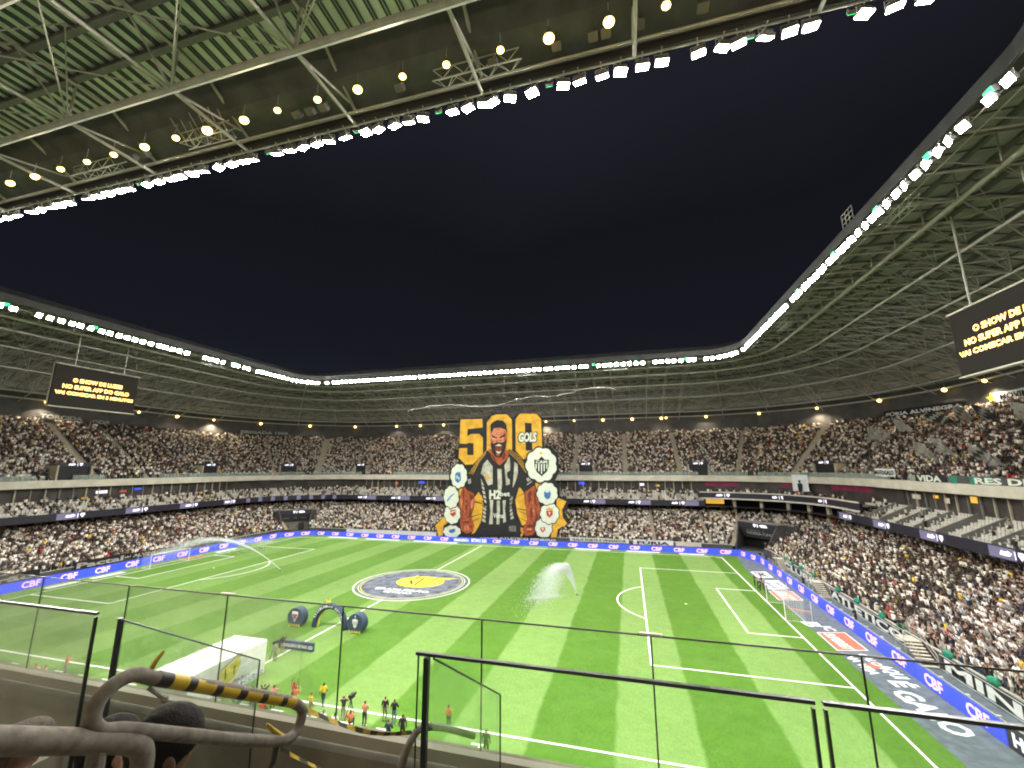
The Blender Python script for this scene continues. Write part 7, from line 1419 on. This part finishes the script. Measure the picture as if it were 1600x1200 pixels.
hr2 = empty('handrail', (X0, -65.6, 17.0), 'thick grey tube handrail end nearest the camera at lower left', 'handrail')
B().path(smooth([(X0, -66.35, 18.36), (X0, -66.0, 18.17), (X0, -65.68, 17.995), (X0, -65.48, 17.885), (X0, -65.40, 17.84), (X0, -65.355, 17.80), (X0, -65.345, 17.74), (X0, -65.36, 17.66), (X0, -65.365, 17.2)], 5, False), .0285, 16).build('tube', 'rail', hr2, smooth=True)
hr3 = empty('handrail', (X0, -63.4, 16), 'grey bent tube handrail beside the black post', 'handrail')
B().path(smooth([(X0 - .14, -63.70, 16.30), (X0 - .13, -63.62, 16.52), (X0 - .12, -63.56, 16.70), (X0 - .10, -63.46, 16.80), (X0 - .08, -63.34, 16.80), (X0 - .06, -63.0, 16.62), (X0 - .05, -62.4, 16.25)], 5, False), .0255, 14).build('tube', 'rail', hr3, smooth=True)
for nm, a, b, n_ in (('upper', (X0, -64.73, 17.615), (X0 - .1, -63.48, 16.84), 15), ('lower', (X0, -64.80, 17.49), (X0 - .13, -63.66, 16.68), 17)):
    g = empty('hazard_tape', ((a[0] + b[0]) / 2, (a[1] + b[1]) / 2, (a[2] + b[2]) / 2), 'yellow and black tape stretched between the handrails, %s of two' % nm, 'tape')
    A_, B_ = Vector(a), Vector(b)
    for i in range(n_):
        f0, f1 = i / n_, (i + 1) / n_; s0 = -.05 * math.sin(math.pi * f0); s1 = -.05 * math.sin(math.pi * f1); p = A_.lerp(B_, f0) + Vector((0, 0, s0)); q = A_.lerp(B_, f1) + Vector((0, 0, s1)); hw = .013 if nm == 'upper' else .009
        tw0, tw1 = .6 * math.sin(f0 * 7), .6 * math.sin(f1 * 7)
        B().add([p + Vector((hw * math.sin(tw0), 0, -hw * math.cos(tw0))), q + Vector((hw * math.sin(tw1), 0, -hw * math.cos(tw1))), q - Vector((hw * math.sin(tw1), 0, -hw * math.cos(tw1))), p - Vector((hw * math.sin(tw0), 0, -hw * math.cos(tw0)))], [(0, 1, 2, 3)]).build('tape_band', 'tape_yellow' if i % 2 else 'tape_black', g)

# people right in front, seen from behind
def big_person(loc, face, label, skin, shirt, hairkind, hair_mat, tilt=0.0, lean=0.0, sc=1.0):
    Z = 0
    P = dict(pelvis=(0, -.12, .46), spine=(0, -.14, .68), chest=(0, -.10, .88), neck=(0, -.075, 1.065), head=(0, -.035, 1.165), crown=(0, -.045, 1.235),
             shl=(-.185, -.09, .955), shr=(.185, -.09, .955), ell=(-.27, .02, .70), elr=(.27, .02, .70), wrl=(-.17, .22, .62), wrr=(.17, .22, .62), hal=(-.13, .29, .60), har=(.13, .29, .60),
             hipl=(-.1, -.06, .44), hipr=(.1, -.06, .44), knl=(-.14, .36, .47), knr=(.14, .36, .47), anl=(-.14, .34, .08), anr=(.14, .34, .08), tol=(-.15, .48, .05), tor=(.15, .48, .05))
    rad = dict(RAD); rad.update(neck=.064, head=.098, crown=.092, chest=.155, sh=.085)
    me = body_mesh('person', P, 3, rad, None, (skin, hair_mat if hairkind == 'bald' else skin, shirt, 'cloth_navy', 'black'))
    # shape the skull: longer than wide, flatter at the sides; slots reset for the head
    hc = Vector((0, -.035, 1.18))
    for v in me.vertices:
        if v.co.z > 1.09 and abs(v.co.x) < .14:
            q = v.co - hc; q.x *= .90; q.y *= 1.10
            if q.y > .02 and q.z < -.01: q.y *= 1.04
            q.z *= 1.10
            v.co = hc + q
    if hairkind == 'bald':
        for pl in me.polygons:
            if pl.center.z > 1.16 - .25 * max(0, -.04 - pl.center.y): pl.material_index = 1
    o = link('person', me); o.scale = (sc, sc, sc); o.location = loc; o.rotation_euler = (tilt, lean, face); prop(o, label, 'person')
    # ears
    for s in (-1, 1):
        bm = bmesh.new(); bmesh.ops.create_uvsphere(bm, u_segments=14, v_segments=10, radius=1)
        for v in bm.verts:
            q = v.co.copy(); dent = .5 if (q.x * s > .3 and (q.y ** 2 + q.z ** 2) < .35) else 1.0
            v.co = Vector((q.x * .011 * dent + s * .093, q.y * .019 - .035 - .006 * q.z, q.z * .033 + 1.165))
        m2 = bpy.data.meshes.new('ear'); bm.to_mesh(m2); bm.free(); m2.materials.append(M[skin]); m2.polygons.foreach_set('use_smooth', [True] * len(m2.polygons)); link('ear', m2, o, True)
    if hairkind != 'bald':
        bm = bmesh.new(); bmesh.ops.create_icosphere(bm, subdivisions=5, radius=1); k = 1.06 if hairkind == 'short' else 1.12
        for v in list(bm.verts):
            q = v.co; lim = -.42 + .55 * max(0, q.y) + (0 if q.y > -.3 else -.32)
            if q.z < lim - .12: bm.verts.remove(v); continue
            nn = 1 + .025 * noise.noise(q * 4) + .010 * noise.noise(q * 21) + .006 * noise.noise(q * 60)
            v.co = Vector((q.x * .094 * k * nn, q.y * .112 * k * nn - .04, q.z * .118 * k * nn + 1.20))
        m2 = bpy.data.meshes.new('hair'); bm.to_mesh(m2); bm.free(); m2.materials.append(M[hair_mat]); m2.polygons.foreach_set('use_smooth', [True] * len(m2.polygons)); link('hair', m2, o, True)
    return o
big_person((32.975, -64.80, 16.09), -.55, 'person with short dark hair in black and white striped shirt behind the handrail', 'skin_b', 'striped', 'short', 'hair', sc=1.14)
big_person((32.47, -65.02, 16.34), -.2, 'person with shaved greying head at the lower left edge', 'skin_b', 'cloth_grey', 'bald', 'hair_grey')
big_person((32.5, -64.70, 16.12), -.3, 'dark-haired person in black partly hidden between the two handrails', 'skin_a', 'cloth_black', 'short', 'hair')
